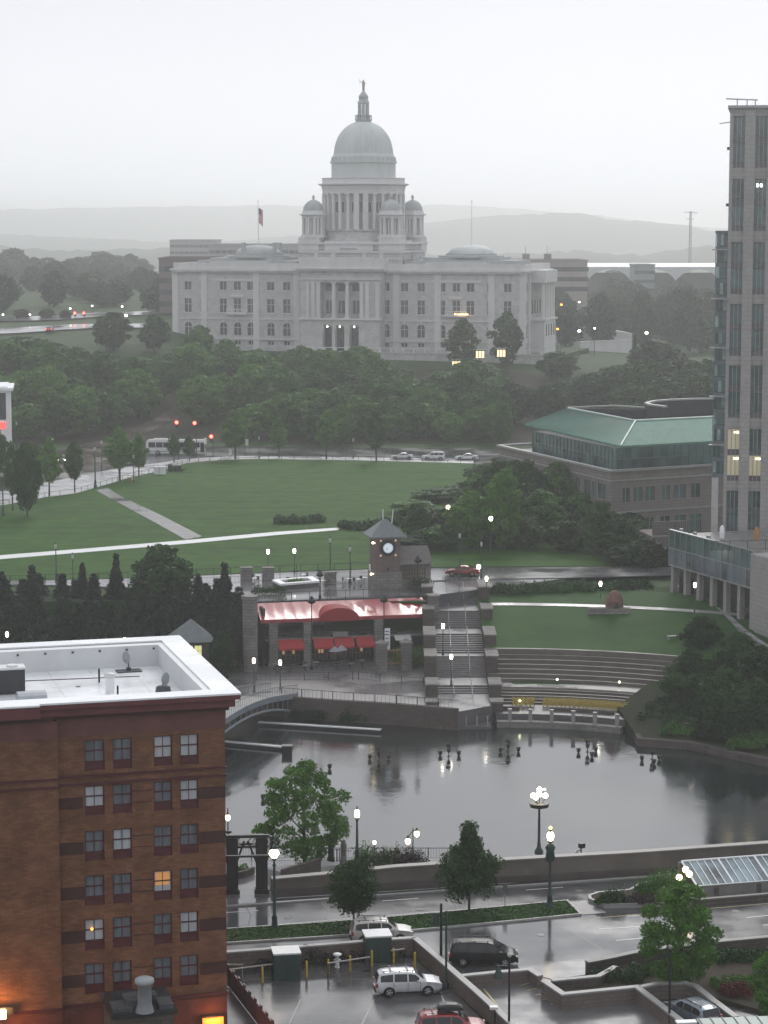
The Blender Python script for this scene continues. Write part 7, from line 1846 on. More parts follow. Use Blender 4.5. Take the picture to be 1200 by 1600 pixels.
o, p, hh = boulevard_lamp('lit lamp on the right end of the median with banner arms', 859, 1418, 1303)
MB().lathe([(.2,hh-2.3),(.42,hh-2.1),(.3,hh-1.4),(.42,hh-1.1),(.2,hh-.8)], 8).build('bracket', green_metal, o); MB().sphere((0,0,hh+.5),.14,8,6).build('top_lamp', Em('amber_glow', (1,.7,.2), 4), o)
boulevard_lamp('slim lit lamp on the river walk right of the large maple', 558, 1346, 1268, -3.1, big=.24)
# five globe lamp behind the wall
p = G(842, 1334, -3.1); Y = p[1]; hh = A(842, 1238, Y)[2]+3.1
o = thing('cluster_lamp', 'five globe lit lamp with a basket ring standing on the river walk behind the wall', 'lamp', p)
MB().lathe([(.4,0),(.4,.3),(.2,.6),(.13,1.2),(.1,hh-1.6),(.16,hh-1.5)], 12).build('post', green_metal, o)
MB().lathe([(.85,hh-1.35),(.9,hh-1.0)], 16).build('basket_ring', black_metal, o)
for i in range(5):
    a = 2*PI*i/5+.3; x_, y_ = .58*cos(a), .58*sin(a)
    if i == 4: x_ = y_ = 0
    zz_ = hh-.35 if i < 4 else hh+.25
    MB().sphere((x_,y_,zz_),.25,12,8).build('lamp_globe', lamp_warm, o); MB().cyl((0,0,hh-1.4),(x_,y_,zz_-.25),.04,.04,5).build('arm', green_metal, o)
MB().sphere((.5,.1,hh+.25),.1,8,6).build('small_globe', lamp_warm, o)
# three globe lamp near the skylight
p = G(1068, 1412, 0); Y = p[1]; hh = A(1066, 1352, Y)[2]
o = thing('cluster_lamp', 'three globe glowing amber lamp at the left end of the glass skylight', 'lamp', p)
MB().lathe([(.3,0),(.3,.2),(.14,.5),(.09,hh-1.2)], 10).build('post', green_metal, o)
lamp_amber = Em('amber_globe', (1,.72,.38), 11)
for x_, z_ in ((-.38,-1.0),(.12,-.35),(.42,-.72)): MB().sphere((x_,0,hh+z_),.25,12,8).build('lamp_globe', lamp_amber, o); MB().cyl((0,0,hh-1.4),(x_,0,hh+z_-.2),.04,.04,5).build('arm', green_metal, o)
for (px, py, dx, lab) in ((645,1345,0,'twin globe lamp low among the bushes by the water'),(356,1276,0,'hanging lit lamp over the water at the edge of the brick building')):
    z_ = -3.1; Y = G(px, 1352 if px > 400 else 1340, z_)[1]; p = A(px, py, Y)
    o = thing('street_lamp', lab, 'lamp', (p[0], Y, z_)); hh = p[2]-z_ if px < 400 else 2.6
    MB().cyl((0,0,0),(0,0,hh+.8),.08,.05,8).build('post', green_metal, o)
    for s in ((-.45,.35) if px > 400 else (0.0,)):
        zz_ = hh-(.3 if s < 0 else -.4) if px > 400 else hh
        MB().lathe([(.05,zz_-.35),(.2,zz_-.2),(.24,zz_+.05),(.1,zz_+.22)], 10, (s,-.15)).build('lamp_globe', lamp_warm, o); MB().cyl((0,0,hh+.6),(s,-.15,zz_+.3),.04,.04,5).cyl((s,-.15,zz_+.2),(s,-.15,zz_+.5),.14,.04,6).build('arm', black_metal, o)
p = G(585, 1346, -3.1); o = thing('park_lamp', 'small white glowing bollard light at the left of the river bushes', 'lamp', p); MB().cyl((0,0,0),(0,0,1.6),.06,.06,6).build('post', green_metal, o); MB().sphere((0,0,1.75),.17,8,6).build('lamp_globe', lamp_warm, o)
p = A(908, 1328, 196); o = thing('floodlight', 'small black floodlight on a bracket above the river wall', 'floodlight', (p[0], 196, -3.1)); hh = p[2]+3.1
MB().cyl((0,0,0),(0,0,hh+.2),.06,.06,6).cyl((0,0,hh),(-.4,0,hh-.1),.04,.04,5).build('post', black_metal, o); MB().obox(.05,0,hh+.2,.5,.4,.4,.4).build('lamp_head', black_metal, o); MB().box(-.5,-.25,-.1,.1,hh-.35,hh-.1).build('side_lamp', lamp_off, o)
# road sign on the far side of the median
p = G(789, 1416, .13); o = thing('road_sign', 'small dark road sign on the grass median', 'sign', p); MB().cyl((0,0,0),(0,0,1.2),.035,.035,6).build('post', grey_metal, o); MB().box(-.18,.18,-.05,-.02,1.05,1.85).build('panel', Mt('sign_back', (.12,.12,.14), .5), o)
# skylight with low wall
def tp(px, py, z=0): return v2(G(px, py, z))
sk0, sk1 = tp(1090,1406), tp(1260,1392.5); dsk = (sk1-sk0); ask = math.atan2(dsk.y, dsk.x); Lk = dsk.length
sf = Frame(sk0.x, sk0.y, 0, ask); sky_l = thing('glass_skylight', 'long sloping glass skylight with white glazing bars on a low stone wall', 'skylight', (sk0.x, sk0.y, 0), ask)
zl = sf.fz(.3, 1383); dd = 3.0; zh = sf.fz(-1, 1348, dd)
MB().box(-.4, Lk, -.25, .15, 0, zl-.02).box(-.4, Lk, .151, dd, 0, .6).build('low_wall', Mt('skylight_wall', (.17,.165,.16), .6, .3, .6), sky_l)
MB().box(-.4, Lk, dd, dd+.3, 0, zh-.05).build('back_wall', stone_grey, sky_l)
n = 12; b = MB(); xs0 = -.2; pw = (sf.fx(1137,1360,1.5)-sf.fx(1080,1360,1.5))/5.0
k = 0
while xs0+k*pw < Lk:
    a = xs0+k*pw
    MB().add([(a+.05,-.2,zl+.02),(a+pw-.05,-.2,zl+.02),(a+pw-.05,dd-.05,zh),(a+.05,dd-.05,zh)], [(0,1,2,3)]).build('glass_pane', Glass('skylight_glass', (.12,.16,.18), .06) if k == 0 else bpy.data.materials['skylight_glass'], sky_l)
    r_ = .045 if k % 5 else .09
    MB().cyl((a,-.22,zl+.06),(a,dd,zh+.05), r_, r_, 5).build('glazing_bar', white_paint, sky_l); k += 1
MB().cyl((xs0,dd,zh+.07),(Lk,dd,zh+.07),.09,.09,6).cyl((xs0,-.25,zl+.03),(Lk,-.25,zl+.03),.05,.05,6).build('ridge_bar', white_paint, sky_l)
for x_ in (1.5, 5.2): MB().box(x_-.2, x_+.2, -.32, -.25, .1, zl-.15).build('pilaster', stone_brown, sky_l)
# planted island left of the skylight
isl = [G(x, y)[:2] for x, y in ((922,1410),(921,1405),(935,1400),(985,1396),(1000,1386),(1040,1378),(1075,1376),(1095,1404),(1093,1412),(1000,1418),(945,1419))]
struct('planting_island', MB().prism(isl, 0, .3), earth); struct('kerb', MB().wall(isl, .25, 0, .36, closed=True), coping)
for px, py, w_, h_, m_, lab in ((958,1410,2.0,1.3,leaf_dark,'small round dark shrub on the planted island'),(1015,1396,2.6,1.2,leaf_mid,'green shrub left of the amber globe lamp'),(1038,1388,3.4,1.7,leaf_mid,'large green shrub left of the amber globe lamp, further back'),(940,1411,1.2,.5,leaf_fresh,'pale grassy tuft at the left tip of the planted island'),(1000,1409,3.4,.6,leaf_maroon,'low reddish ground plants on the island')):
    p = G(px, py, .3); shrub('shrub', lab, p, w_, w_*.6, h_, m_, int(500*w_), .15, int(px)+3)
b = MB()
def lowwall(lab, pts, z, t, m, cm=None, zb=-.3, ct=.12, z_is_top=True):
    P = [G(px, py, z)[:2] for px, py in pts]; o = thing('low_wall', lab, 'wall', (*P[0], 0)); Q = [(p_[0]-P[0][0], p_[1]-P[0][1]) for p_ in P]
    MB().wall(Q, t, zb, z-ct).build('wall_face', m, o); MB().wall(Q, t+.14, z-ct+.001, z).build('coping', cm or coping, o); return o
dark_cop = Mt('dark_coping', (.12,.115,.11), .5, .25, 1)
lowwall('low brown stone wall curving behind the planted island', [(1005,1385),(1040,1396),(1095,1404),(1240,1392)], .55, .3, stone_brown, dark_cop)
lowwall('tan wall behind the parking lot beneath the grass median', [(320,1489),(440,1480),(600,1467),(648,1464)], 1.35, .35, wall_tan)
lowwall('long diagonal tan wall on the right side of the parking lot', [(648,1464),(690,1500),(745,1548),(815,1612)], 1.35, .35, wall_tan)
lowwall('tan wall behind the empty ramp below the black van', [(716,1524),(770,1518.5),(828,1513.5),(844,1524)], 1.0, .35, wall_tan)
lowwall('tan angular wall enclosing the grey court right of the ramp', [(849,1531),(880,1552),(940,1546),(995,1540.5),(1075,1602)], 1.2, .35, wall_tan)
lowwall('low pale coping wall of the dark planting bed above the court', [(862,1531),(935,1524),(950,1516),(962,1509)], 1.0, .3, stone_brown)
lowwall('dark curved retaining wall swinging right beneath the boulevard', [(917,1502),(950,1496),(1000,1485),(1060,1477),(1130,1469),(1240,1459)], 1.1, .4, stone_brown, dark_cop)
lowwall('tan wall behind the covered car in the small yard', [(1000,1541),(1030,1535),(1070,1534),(1086,1538)], 1.2, .3, wall_tan)
lowwall('tan wall at the right of the covered car', [(1086,1538),(1115,1562),(1150,1588)], 1.2, .35, wall_tan)
struct('planting_bed', MB().prism([G(x, y)[:2] for x, y in ((864,1538),(940,1528),(968,1512),(925,1506),(1000,1495),(1060,1486),(1240,1470),(1240,1600),(1100,1560),(1075,1545),(995,1552),(884,1562))], -.1, .32), earth)
for k, (px, py, w_, lab) in enumerate([(960,1530,4.5,'dark planting behind the court wall, left'),(1020,1520,4,'dark planting behind the court wall, middle'),(1150,1545,4,'grey green bush left of the red shrub bank'),(1170,1500,6,'dark shrubs beneath the right boulevard wall'),(1110,1495,5,'dark ground plants behind the feathery tree')]):
    p = G(px, py, .3); shrub('bush', lab, p, w_, 2.2, .9, leaf_dark if k != 2 else leaf_mid, int(520*w_), .15, 300+k, cat='bush')
red_leaf = Leaf('leaf_red', (.05,.006,.008), (.09,.01,.012), (.13,.02,.02), .6)
shrub('bush', 'bank of dark red leaved shrubs in the lower right corner', G(1150,1552,.4), 2.6, 2.0, .9, red_leaf, 1700, .14, 310, cat='bush')
struct('court_floor', MB().add([(*G(x, y)[:2], .03) for x, y in ((846,1540),(882,1566),(1000,1556),(1040,1600),(1060,1700),(846,1700))], [(0,1,2,3,4,5)]), plaza)
struct('ramp_floor', MB().add([(*G(x, y)[:2], .03) for x, y in ((690,1530),(846,1520),(846,1700),(820,1700),(780,1620))], [(0,1,2,3,4)]), plaza)
struct('sidewalk', MB().add([(*G(x, y)[:2], .05) for x, y in ((808,1512),(905,1500),(916,1503),(916,1524),(862,1531),(843,1526))], [(0,1,2,3,4,5)]), plaza)
for i in range(5): line(812+i*12, 1541+i*7, 830+i*10, 1536+i*9, .16, .04, yellow_line)
line(756,1546,800,1600,.14,.04,yellow_line)
# parking lot
lot = [G(x, y)[:2] for x, y in ((330,1530),(430,1518),(640,1497),(690,1530),(815,1640),(815,1720),(300,1720))]
def lot_m():
    m = wet_road('wet_parking', (.1,.1,.103)); b_ = m.node_tree.nodes['Principled BSDF']; return m
struct('parking_lot', MB().add([(*p_, .03) for p_ in lot], [tuple(range(7))]), lot_m())
for (a_, c_) in (((470,1562),(452,1600)),((585,1562),(560,1612)),((690,1556),(700,1580)),((400,1560),(420,1600))):
    line(*a_, *c_, .1, .036, Mt('faded_stall_line', (.2,.2,.19), .4, .5, 4) if 'faded_stall_line' not in bpy.data.materials else bpy.data.materials['faded_stall_line'])
# --- gates, bollards, cabinets
for px, py, lab in ((449,1530,'dark green steel cabinet with a pale lid, left one by the parking lot wall'),(592,1503,'dark green steel cabinet with a pale lid, right one below the white wagon')):
    p = G(px, py+3, 0); hh = G(px, py-45, 0); f2 = Frame(p[0], p[1], 0, R(9)); zt2 = f2.fz(0, py-38)
    o = thing('utility_cabinet', lab, 'cabinet', p, R(9)); w_ = .95
    MB().box(-w_, w_, 0, 1.7, 0, zt2).build('box', green_metal, o); MB().box(-w_-.06, w_+.06, -.06, 1.78, zt2+.002, zt2+.12).build('lid', light_metal, o); MB().box(-.02,.02,-.03,-.002,.2,zt2-.2).build('door_seam', black_metal, o)
for k, (px, py, lab) in enumerate([(410,1536,'yellow bollard by the left gate, first from left'),(446,1530,'yellow bollard in front of the left cabinet'),(479,1527,'tall yellow bollard between the two gates'),(513,1524,'yellow bollard at the left end of the right gate'),(547,1518,'yellow bollard behind the middle of the right gate'),(581,1510,'yellow bollard in front of the right cabinet'),(615,1507,'yellow bollard right of the right cabinet'),(648,1513,'tallest yellow bollard beside the diagonal wall')]):
    p = G(px, py, 0); o = thing('bollard', lab, 'bollard', p, 0, 'yellow bollards in the parking lot'); MB().cyl((0,0,0),(0,0,1.15),.085,.085,10).sphere((0,0,1.15),.085,10,6).build('post', yellow_paint, o)
for (pts, lab) in (([(360,1538),(428,1529)], 'low dark scroll gate at the left of the parking lot'), ([(512,1528),(578,1518)], 'low dark scroll gate in the middle of the parking lot'), ([(611,1508),(632,1505)], 'short dark gate end beside the right cabinet')):
    a, c = v2(G(*pts[0])), v2(G(*pts[1])); d = c-a; o = thing('gate', lab, 'gate', (a.x, a.y, 0), math.atan2(d.y, d.x)); Ln = d.length
    MB().box(0, Ln, -.04, .04, 1.05, 1.13).build('top_rail', Mt('pinkish_rail', (.3,.26,.25), .5), o)
    q = MB(); n = max(2, int(Ln/.42))
    for i in range(n): x_ = Ln*(i+.5)/n; q.lathe([(.02,.0),(.02,1.05)], 5, (x_,0)); 
    b2 = MB()
    for i in range(n):
        x_ = Ln*(i+.5)/n; m2 = 10; r_ = Ln/n*.42
        for zc2 in (.35,.78):
            v = [(x_+rr2*cos(2*PI*j/m2), 0, zc2+rr2*sin(2*PI*j/m2)) for rr2 in (r_, r_*.78) for j in range(m2)]; b2.add(v, [(j, (j+1) % m2, m2+(j+1) % m2, m2+j) for j in range(m2)])
    b2.box(0, Ln, -.02, .02, .1, .14); b2.box(0, .07, -.035, .035, 0, 1.05); b2.box(Ln-.07, Ln, -.035, .035, 0, 1.05); b2.build('scrollwork', black_metal, o)
for px, py, w_, m_, lab in ((430,1508,4.6,leaf_maroon,'maroon leaved shrubs behind the left gate'),(505,1502,4,leaf_maroon,'maroon leaved shrubs between the cabinets'),(487,1503,1.2,leaf_conifer,'small upright dark shrub between the cabinets'),(635,1490,3.5,leaf_dark,'dark shrub in the corner of the parking lot walls'),(560,1497,3,leaf_maroon,'maroon leaved shrubs left of the right cabinet')):
    p = G(px, py, 0); shrub('shrub', lab, p, w_, 1.5, 1.5 if w_ < 2 else .95, m_, int(520*w_), .13, int(px)+1)
p = G(527, 1512, 0); o = thing('fire_hydrant', 'white capped pedestal between the cabinets and the right gate', 'hydrant', p); MB().lathe([(.2,0),(.2,.1),(.13,.2),(.13,.9),(.32,.95),(.32,1.05),(.1,1.1)], 12).build('barrel', white_paint, o); MB().cyl((-.25,0,.6),(.25,0,.6),.07,.07,8).build('nozzle', white_paint, o)
# maroon picket fence
a, c = v2(G(356,1512,1.4)), v2(G(434,1610,1.4)); d = c-a; Ln = d.length
o = thing('picket_fence', 'dark maroon picket fence stepping down beside the brick building', 'fence', (a.x, a.y, 0), math.atan2(d.y, d.x)); n = int(Ln/.5); b = MB()
for k in range(min(n, 60)): x_ = k*Ln/n; hh = 1.5+.22*((k % 3) == 0); MB().box(x_, x_+Ln/n-.07, -.05, .05, .15, hh).build('picket', maroon_dark, o)
MB().box(0, Ln, .051, .1, .5, .6).box(0, Ln, .051, .1, 1.1, 1.2).build('rail', maroon, o)
MB().wall([(0,.35),(Ln,.35)], .25, 0, .3).build('kerb_strip', coping, o)
o = thing('handrail', 'short white handrail at the top of the maroon fence', 'rail', G(352,1528,0)); MB().box(-.2,1.3,-.03,.03,.95,1.03).box(1.2,1.27,-.03,.03,0,.95).box(0,.07,-.03,.03,0,.95).build('rail', coping, o)
# vehicles
p = G(637, 1556); car('suv', 'silver sport utility car parked in the wet parking lot', 'suv', silver_paint, (p[0], p[1]+.55, .04), R(7))
p = G(705, 1622); car('suv', 'dark red sport utility car cut off at the bottom with a black roof box', 'suv', red_paint, (p[0], p[1]+.2, .04), R(5))
cr_ = Frame(p[0], p[1]+.2, .04, R(5)); o = thing('roof_box', 'black cargo box strapped on the roof of the dark red car', 'cargo box', cr_.w(-.1, 0, 1.9), R(5))
b = MB(); v = []
for x_, w_, h_ in ((-.85,.38,.22),(-.7,.46,.36),(-.2,.48,.42),(.5,.44,.38),(.85,.3,.2)):
    v += [(x_,-w_,.0),(x_,-w_*.95,h_*.7),(x_,-w_*.6,h_),(x_,w_*.6,h_),(x_,w_*.95,h_*.7),(x_,w_,.0)]
b.add(v, [(i*6+j, (i+1)*6+j, (i+1)*6+j+1, i*6+j+1) for i in range(4) for j in range(5)]+[(0,1,2,3,4,5),(29,28,27,26,25,24)]+[(i*6,i*6+5,(i+1)*6+5,(i+1)*6) for i in range(4)], 0, False); b.build('shell', black_metal, o)
p = G(756, 1509); car('minivan', 'black minivan with lit tail lamps driving on the wet boulevard', 'van', black_paint, (p[0], p[1]+.5, .04), R(-2), lit=False)
p = G(596, 1472); car('suv', 'white wagon passing behind the parking lot wall', 'suv', beige_car, (p[0], p[1]+.2, .04), R(6))
p = G(1080, 1592); 
o = car('covered_car', 'silver blue car parked in the small yard, front towards the wall', 'wagon', Metalpaint('blue_grey_paint', (.2,.24,.28), .3, .3), (p[0], p[1]-.4, .04), R(118))
# black poles
for (px, yb, yt, lab, arm) in ((689,1512,1411,'tall dark pole beside the black van, left of the pair',1),(697,1546,1423,'tall dark green pole beside the black van, right of the pair',0)):
    p = G(px, yb, 0); hh = A(px, yt, p[1])[2]; o = thing('signal_pole', lab, 'pole', p); MB().cyl((0,0,0),(0,0,hh),.11 if arm else .09,.09 if arm else .07,8).lathe([(.25,0),(.2,.4),(.11,.5)], 8).build('pole', black_metal if arm else green_metal, o)
    if arm: MB().box(-.6,-.15,-.15,.15,hh-1.75,hh-.7).box(-.2,0,-.05,.05,hh-1.2,hh-1.1).build('signal_box', green_metal, o)
o_p = []
for (px, yb, yt, lab, arm) in ((795,1640,1494,'dark lamp pole with a hanging bell lantern above the ramp wall',1),(1045,1650,1482,'thin dark pole in front of the feathery tree',0)):
    Y = 148 if arm else 150; p = A(px, yb, Y); hh = A(px, yt, Y)[2]; o = thing('lamp_pole', lab, 'pole', (p[0], Y, 0)); MB().cyl((0,0,0),(0,0,hh),.085,.07,8).build('pole', black_metal, o)
    MB().sphere((0,0,hh+.08),.16,10,7).build('finial', lamp_off if arm else Mt('dim_globe', (.2,.2,.2), .3), o)
    if arm: MB().cyl((0,0,hh-.7),(-.75,0,hh-.65),.04,.04,5).build('arm', black_metal, o); MB().lathe([(.34,hh-1.5),(.3,hh-1.25),(.15,hh-.95),(.06,hh-.65)], 10, (-.72,0)).build('bell_lantern', green_metal, o)
for (px, py, lab) in ((773,1590,'small grey box lamp on the diagonal wall'),):
    p = G(px, py+20, 0); o = thing('wall_lamp', lab, 'lamp', p); MB().cyl((0,0,0),(0,0,1.5),.06,.06,6).build('post', black_metal, o); MB().box(-.35,.2,-.2,.2,1.5,1.68).build('lamp_head', light_metal, o)
# green metal roof, lower right
gp = [G(x, y, 2.6) for x, y in ((1088,1589),(1260,1574),(1260,1640),(1105,1650))]
o = thing('shed', 'low shed with a green standing seam metal roof at the bottom right corner', 'shed', (gp[0][0], gp[0][1], 0), R(6))
MB().box(0,9,-7,0,2.35,2.5).build('roof', Mt('green_metal_sheet', (.1,.17,.15), .3, .15, .8), o)
q = MB()
for k in range(12): MB().box(.1+k*.78,.16+k*.78,-7,.02,2.501,2.57).build('roof_seam', Mt('seam_green', (.05,.09,.08), .4) if k == 0 else bpy.data.materials['seam_green'], o)
MB().box(.2,8.8,-6.8,-.25,0,2.34).build('walls', wall_tan, o); MB().box(-1.4,-.05,-.5,.1,2.3,2.42).build('porch_edge', light_metal, o)
# ================================================================ brick building
BFc = v2((-10.6, 150.4)); BF = Frame(BFc.x, BFc.y, 0, R(15.5)); bb = thing('brick_building', 'orange brown brick building with a white flat roof and maroon trim in the left foreground', 'building', (BF.x, BF.y, 0), BF.r)
gx = lambda px, py=1350: BF.fx(px, py, 0)
zrow = lambda y, px=147: BF.fz(gx(px), y, 0)
xl = gx(92); XL = -34.0
rowy = [(1156,1191,1204),(1228,1261,1274),(1298,1332,1345),(1368,1402,1415),(1436,1470,1484),(1505,1539,1553)]
colp = [(132,163),(176,206),(240,269),(281,310)]
holes_ = []; H2 = []
for ci, (a, c) in enumerate(colp):
    for ri, (y0, y1, y2) in enumerate(rowy):
        X0, X1 = gx(a, y0), gx(c, y0); zt_w, zb_w, zp = zrow(y0), zrow(y1), zrow(y2)
        holes_.append((X0, X1, zp, zt_w)); H2.append((X0, X1, zp, zb_w, zt_w, ci, ri))
ztop = 23.2; zband = zrow(1149, 147)
MB().holes(xl, 0, -1, zband, holes_, 0, .32).box(xl, 0, .4, 19.5, -1, zband-.4).box(-.01, 0, 0, .4, -1, zband).build('brick_wall', brick, bb)
MB().box(XL, xl, -.45, 19.5, -1, zband-.4).box(XL, xl, -.45, 0, zband-.4, zband).build('plain_bay', brick, bb)
curt = Mt('pale_curtain', (.42,.44,.46), .8, .25, 3, streak=True); curt2 = Mt('grey_curtain', (.13,.145,.16), .6, .4, 3, streak=True)
glint = Glass('window_dark', (.05,.055,.065), .15)
for (X0, X1, zp, zb_w, zt_w, ci, ri) in H2:
    w_ = MB().box(X0+.06, X1-.06, .2, .24, zb_w, zt_w-.06)
    mats = [curt2, curt2, curt][(ci*7+ri*5+ci*ri) % 3] if (ci, ri) not in ((1,2),(2,0),(3,0)) else curt
    w_o = w_.build('window', mats, bb)
    fr = MB().box(X0, X0+.08, .12, .2, zb_w-.04, zt_w).box(X1-.08, X1, .12, .2, zb_w-.04, zt_w).box(X0+.08, X1-.08, .12, .2, zt_w-.09, zt_w).box(X0+.08, X1-.08, .12, .2, zb_w-.04, zb_w+.05).box(X0+.08, X1-.08, .13, .2, (zb_w+zt_w)/2-.04, (zb_w+zt_w)/2+.04)
    fr.build('frame', maroon_dark, w_o)
    g = MB(); mid = (X0+X1)/2; g.box(mid-.02, mid+.02, .14, .19, zb_w+.06, zt_w-.1); g.build('sash_bar', maroon_dark, w_o)
    MB().box(X0+.02, X1-.02, .1, .3, zp, zb_w-.05).build('apron_panel', maroon_dark, bb)
MB().box(gx(241,1369)+.1, gx(268,1369)-.1, .17, .19, zrow(1392,147), zrow(1369,147)-.12).build('lit_blind', Em('orange_blind', (.75,.36,.13), .25), bb)
MB().sphere((gx(144,1452), .1, zrow(1452)), .09, 8, 6).build('table_lamp', lamp_orange, bb)
# bands
b = MB()
for (y0, y1) in ((1210,1213.5),(1222,1225.5)):
    MB().box(xl, .12, -.12, -.002, zrow(y1), zrow(y0)).build('string_course', maroon_dark, bb); MB().box(XL, xl-.001, -.57, -.452, zrow(y1), zrow(y0)).build('string_course', maroon_dark, bb)
b.box(xl, .15, -.16, -.003, zrow(1571), zrow(1566)); b.box(XL, xl-.001, -.6, -.453, zrow(1571), zrow(1566))
b.build('string_course', maroon_dark, bb)
b = MB()
for ri, (y0, y1, y2) in enumerate(rowy):
    if ri == 0: continue
    za_, zb2 = zrow(y1+1), zrow(y0+16)
    MB().box(xl+.05, gx(131), -.03, -.001, za_, zb2).build('dark_brick_panel', brick_dark, bb); MB().box(gx(311), -.0, -.03, -.001, za_+.1, zb2+.1).build('dark_brick_panel', brick_dark, bb)
b = MB()
for ri, (y0, y1, y2) in enumerate(rowy):
    if ri == 0: continue
    for yy in (y0+12, y0+30): b.box(gx(207), gx(239), -.02, -.0012, zrow(yy+1), zrow(yy-.5))
b.build('brick_line', brick_dark, bb)
b = MB().box(XL, -.0, -.47, -.001, -1, zrow(1600)) if False else MB()
b.box(xl, .0, -.05, -.0015, -1, zrow(1574)); b.box(XL, xl-.002, -.5, -.4535, -1, zrow(1574)); b.build('base_wall', Mt('base_maroon', (.13,.045,.035), .7, .3, .8), bb)
# entablature
b = MB(); ov = .0
b.box(xl, .05, -.05, .9, zband+.001, zband+1.2); b.box(XL, xl-.001, -.5, .9, zband+.001, zband+1.2); b.box(-.8,.05,.901,19.6,zband+.001,zband+1.2); b.box(XL,-.801,18.8,19.6,zband+.001,zband+1.2); b.build('frieze', purple_stone, bb)
b = MB(); z0_ = zband+1.22
b.box(xl-.3, .25, -.25, .9, z0_, z0_+.28); b.box(XL, xl-.301, -.7, .9, z0_, z0_+.28); b.box(-.8,.25,.901,19.8,z0_,z0_+.28); b.box(XL,-.801,18.8,19.8,z0_,z0_+.28); b.build('cornice_lower', brick_dark, bb)
b = MB(); b.wall([(XL,0),(0,0),(0,19.0)], 1.2, z0_+.281, ztop-.42); b.wall([(XL,-.15),(.15,-.15),(.15,19.3)], 1.5, ztop-.419, ztop-.1); b.box(XL, xl-1.2, -1.25, -.9, ztop-.9, ztop-.1); b.build('cornice', maroon, bb)
b = MB(); b.wall([(XL,-.1),(.1,-.1),(.1,20.6),(XL,20.6)], 1.7, ztop-.099, ztop+.02); b.box(XL, xl-1.2, -1.35, -.94, ztop-.1, ztop+.015); b.build('parapet_cap', white_cap, bb)
b = MB(); b.wall([(XL,.75),(-.75,.75),(-.75,19.1),(XL,19.1)], .9, 20.6, ztop-.1); b.build('parapet_inner', Mt('grey_white_membrane', (.6,.61,.62), .5, .08, .4), bb)
b = MB(); 
for k in range(14): b.sphere((-1.5-k*2.0, 19.78, ztop-.35), .07, 6, 4)
ZR = 21.5
MB().box(XL, -1.0, 1.0, 19.0, ZR-.5, ZR).build('roof_floor', roof_floor, bb)
for k in range(14): MB().box(-1.6-k*2.0, -1.45-k*2.0, 18.55, 18.64, ztop-.42, ztop-.3).build('scupper', black_metal, bb)
for k in range(9): MB().box(-3.4-k*3.0, -3.34-k*3.0, 1.2, 18.6, ZR+.001, ZR+.012).build('roof_seam', roof_seam if k else (roof_seam := Mt('membrane_seam', (.5,.51,.53), .4, .1, 1)), bb)
MB().cyl((-3.2,15.0,ZR+.03),(-14,15.6,ZR+.03),.03,.03,5).cyl((-14,15.6,ZR+.03),(-22,13.2,ZR+.03),.03,.03,5).build('roof_cable', black_metal, bb)
for (cx, cy, r_) in ((-8,12.5,.18),(-15,7,.18),(-4.5,5,.16)): MB().lathe([(r_,ZR+.002),(r_*.9,ZR+.03)], 12, (cx, cy)).build('roof_drain', black_metal, bb)
def rp(px, py): return G(px, py, ZR)
o = thing('air_conditioner', 'large dark rooftop air conditioner with a pale top at the left edge', 'air conditioner', rp(8,1086), BF.r); MB().box(-1.6,1.4,0,1.3,.1,1.75).build('casing', Mt('dark_louver', (.035,.037,.04), .5, .3, 6), o); MB().box(-1.65,1.45,-.05,1.35,1.752,1.9).lathe([(.42,1.9),(.42,2.0),(.36,2.0)], 14, (-.7,.6)).lathe([(.42,1.9),(.42,2.0),(.36,2.0)], 14, (.6,.6)).build('fan_deck', light_metal, o)
o = thing('roof_hood', 'low grey curved hood on the roof behind the front parapet', 'hood', rp(50,1096), BF.r); b = MB(); n = 8
v = [(x_, 1.0*cos(PI*i/n), .62*sin(PI*i/n)+.1) for x_ in (-1.0,.95) for i in range(n+1)]; b.add(v, [(i, i+1, n+2+i, n+1+i) for i in range(n)]+[tuple(range(n+1)), tuple(range(n+1, 2*n+2))[::-1]]); b.build('shell', Mt('hood_grey', (.33,.35,.38), .35, .15, 2), o)
for px, py, r_, h_, m_, lab in ((172,1082,.32,1.15,white_paint,'white round capped vent on the roof, widest of the pipes'),(155,1066,.07,1.0,black_metal,'thin dark pipe on the roof left of the white vent'),(184,1088,.07,.75,black_metal,'thin dark pipe on the roof right of the white vent')):
    o = thing('roof_vent', lab, 'vent', rp(px, py)); b = MB().cyl((0,0,0),(0,0,h_),r_,r_,14)
    b.build('pipe', m_, o)
    if r_ > .2: MB().lathe([(.36,h_-.1),(.4,h_),(.4,h_+.18),(.1,h_+.25)], 14).build('cap', light_metal, o)
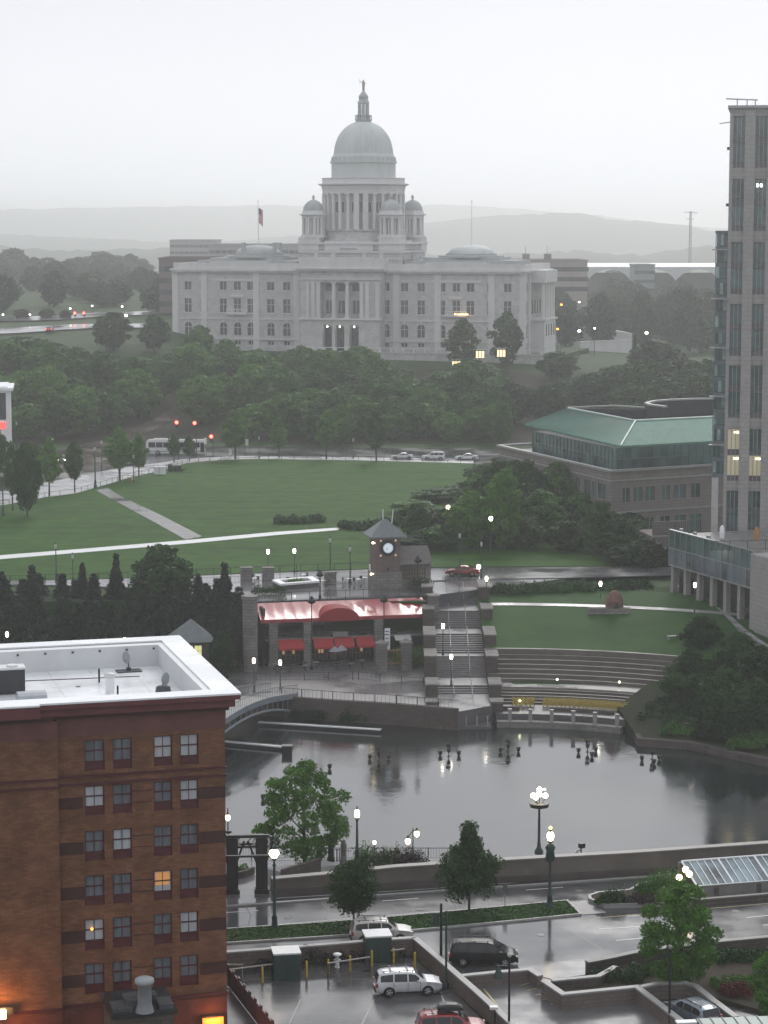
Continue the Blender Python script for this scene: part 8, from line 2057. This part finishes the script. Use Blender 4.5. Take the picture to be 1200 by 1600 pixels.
for px, py, lab, tilt, hh in ((201,1049,'satellite dish on a dark stand near the back parapet',.55,1.05),(255,1080,'satellite dish above a dark round base near the front parapet',-.2,.9)):
    o = thing('satellite_dish', lab, 'dish', rp(px, py), .3 if px < 220 else 1.0)
    q = MB().lathe([(.03,0),(.2,.03),(.38,.1),(.46,.16)], 18); ca, sa = cos(R(80)), sin(R(80))
    q.v = [(y_*1.0, -(z_*1.0)-.05, x_) for (x_, y_, z_) in q.v]; q.v = [(x_, y_, z_+hh) for (x_, y_, z_) in q.v]
    if px < 220: q.v = [(x_*.45+y_*.9, y_*.45-x_*.9*1, z_) for (x_, y_, z_) in q.v]
    q.build('reflector', Mt('dish_grey_%d' % px, (.28,.3,.32), .5, .1, 2), o)
    MB().cyl((0,0,0),(0,.05,hh-.1),.05,.04,6).cyl((0,0,hh-.3),(-.5,-.5,hh-.1),.02,.02,4).build('mast', black_metal, o)
    (MB().box(-.9,.9,-.5,.5,0,.09).box(-.15,.15,-.15,.15,.09,.3) if px < 220 else MB().lathe([(.55,0),(.5,.3),(.3,.42)], 14, (.0,.0))).build('base', Mt('dark_base', (.06,.065,.07), .5), o)
# annex roof vent in front of the facade
Y = 139.; p = A(222, 1600, Y); za_ = A(222, 1578, Y)[2]
o = thing('rooftop_annex', 'dark projecting roof of a lower annex below the brick facade windows', 'annex', (p[0], Y+1.2, 0), BF.r)
MB().box(-2.1,1.7,-1.2,3.0,0,za_-.35).build('walls', stone_brown, o)
q = MB().box(-2.3,1.9,-1.4,3.2,za_-.349,za_-.1); q.build('roof', Mt('wet_dark_roof', (.025,.027,.03), .25, .4, 1.2, rvar=.08), o)
for (x0_, x1_, y0_, y1_, h_) in ((-2.1,-.9,-1.0,.6,.25),(-1.2,-.3,-.6,1.0,.55),(.8,1.7,-1.1,.4,.3),(-.2,1.0,.8,1.8,.3)): MB().box(x0_, x1_, y0_, y1_, za_-.1, za_-.1+h_).build('roof_slab', Mt('roof_slab_grey', (.07,.075,.08), .25, .3, 1.2) if x0_ < -2 else bpy.data.materials['roof_slab_grey'], o)
o = thing('mushroom_vent', 'grey mushroom topped exhaust vent on the annex roof', 'vent', (A(226,1560,Y)[0], Y, za_-.1)); hh = A(226,1527,Y)[2]-za_+.1
MB().lathe([(.6,0),(.45,.5),(.42,hh-.45),(.5,hh-.4)], 14).build('stack', Mt('vent_grey', (.2,.21,.22), .5, .2, 2), o); MB().lathe([(.55,hh-.4),(.62,hh-.3),(.6,hh-.1),(.4,hh),(.05,hh+.04)], 16).build('cap', Mt('vent_cap', (.3,.32,.33), .5), o)
# warm wall lamps with real light
for (px, py, ly, e_, lab) in ((333,1597,-.5,95,'glowing orange entrance lamp at the foot of the brick facade'),(3,1585,-1.2,460,'orange lamp at the left edge low on the brick facade')):
    X = BF.fx(px, py, ly); z_ = BF.fz(X, py, ly); w_ = BF.w(X, ly, z_)
    o = thing('wall_lamp', lab, 'lamp', w_, BF.r); MB().box(-.7 if px > 100 else -.25,.7 if px > 100 else .25,-.1,.1,-.3,.3).build('lamp_glass', Em('orange_lamp_glass', (1,.22,.03), 2.2) if px > 100 else lamp_warm, o); MB().box(-.75,.75,.101,.2,-.1,.4).build('bracket', black_metal, o)
    l_ = bpy.data.lights.new('lamp_light', 'POINT'); l_.energy = e_; l_.color = (1,.42,.12); l_.shadow_soft_size = .3; lo = bpy.data.objects.new('lamp_light', l_); COL.objects.link(lo); lo.parent = o; lo.location = (0,-.5,.2)
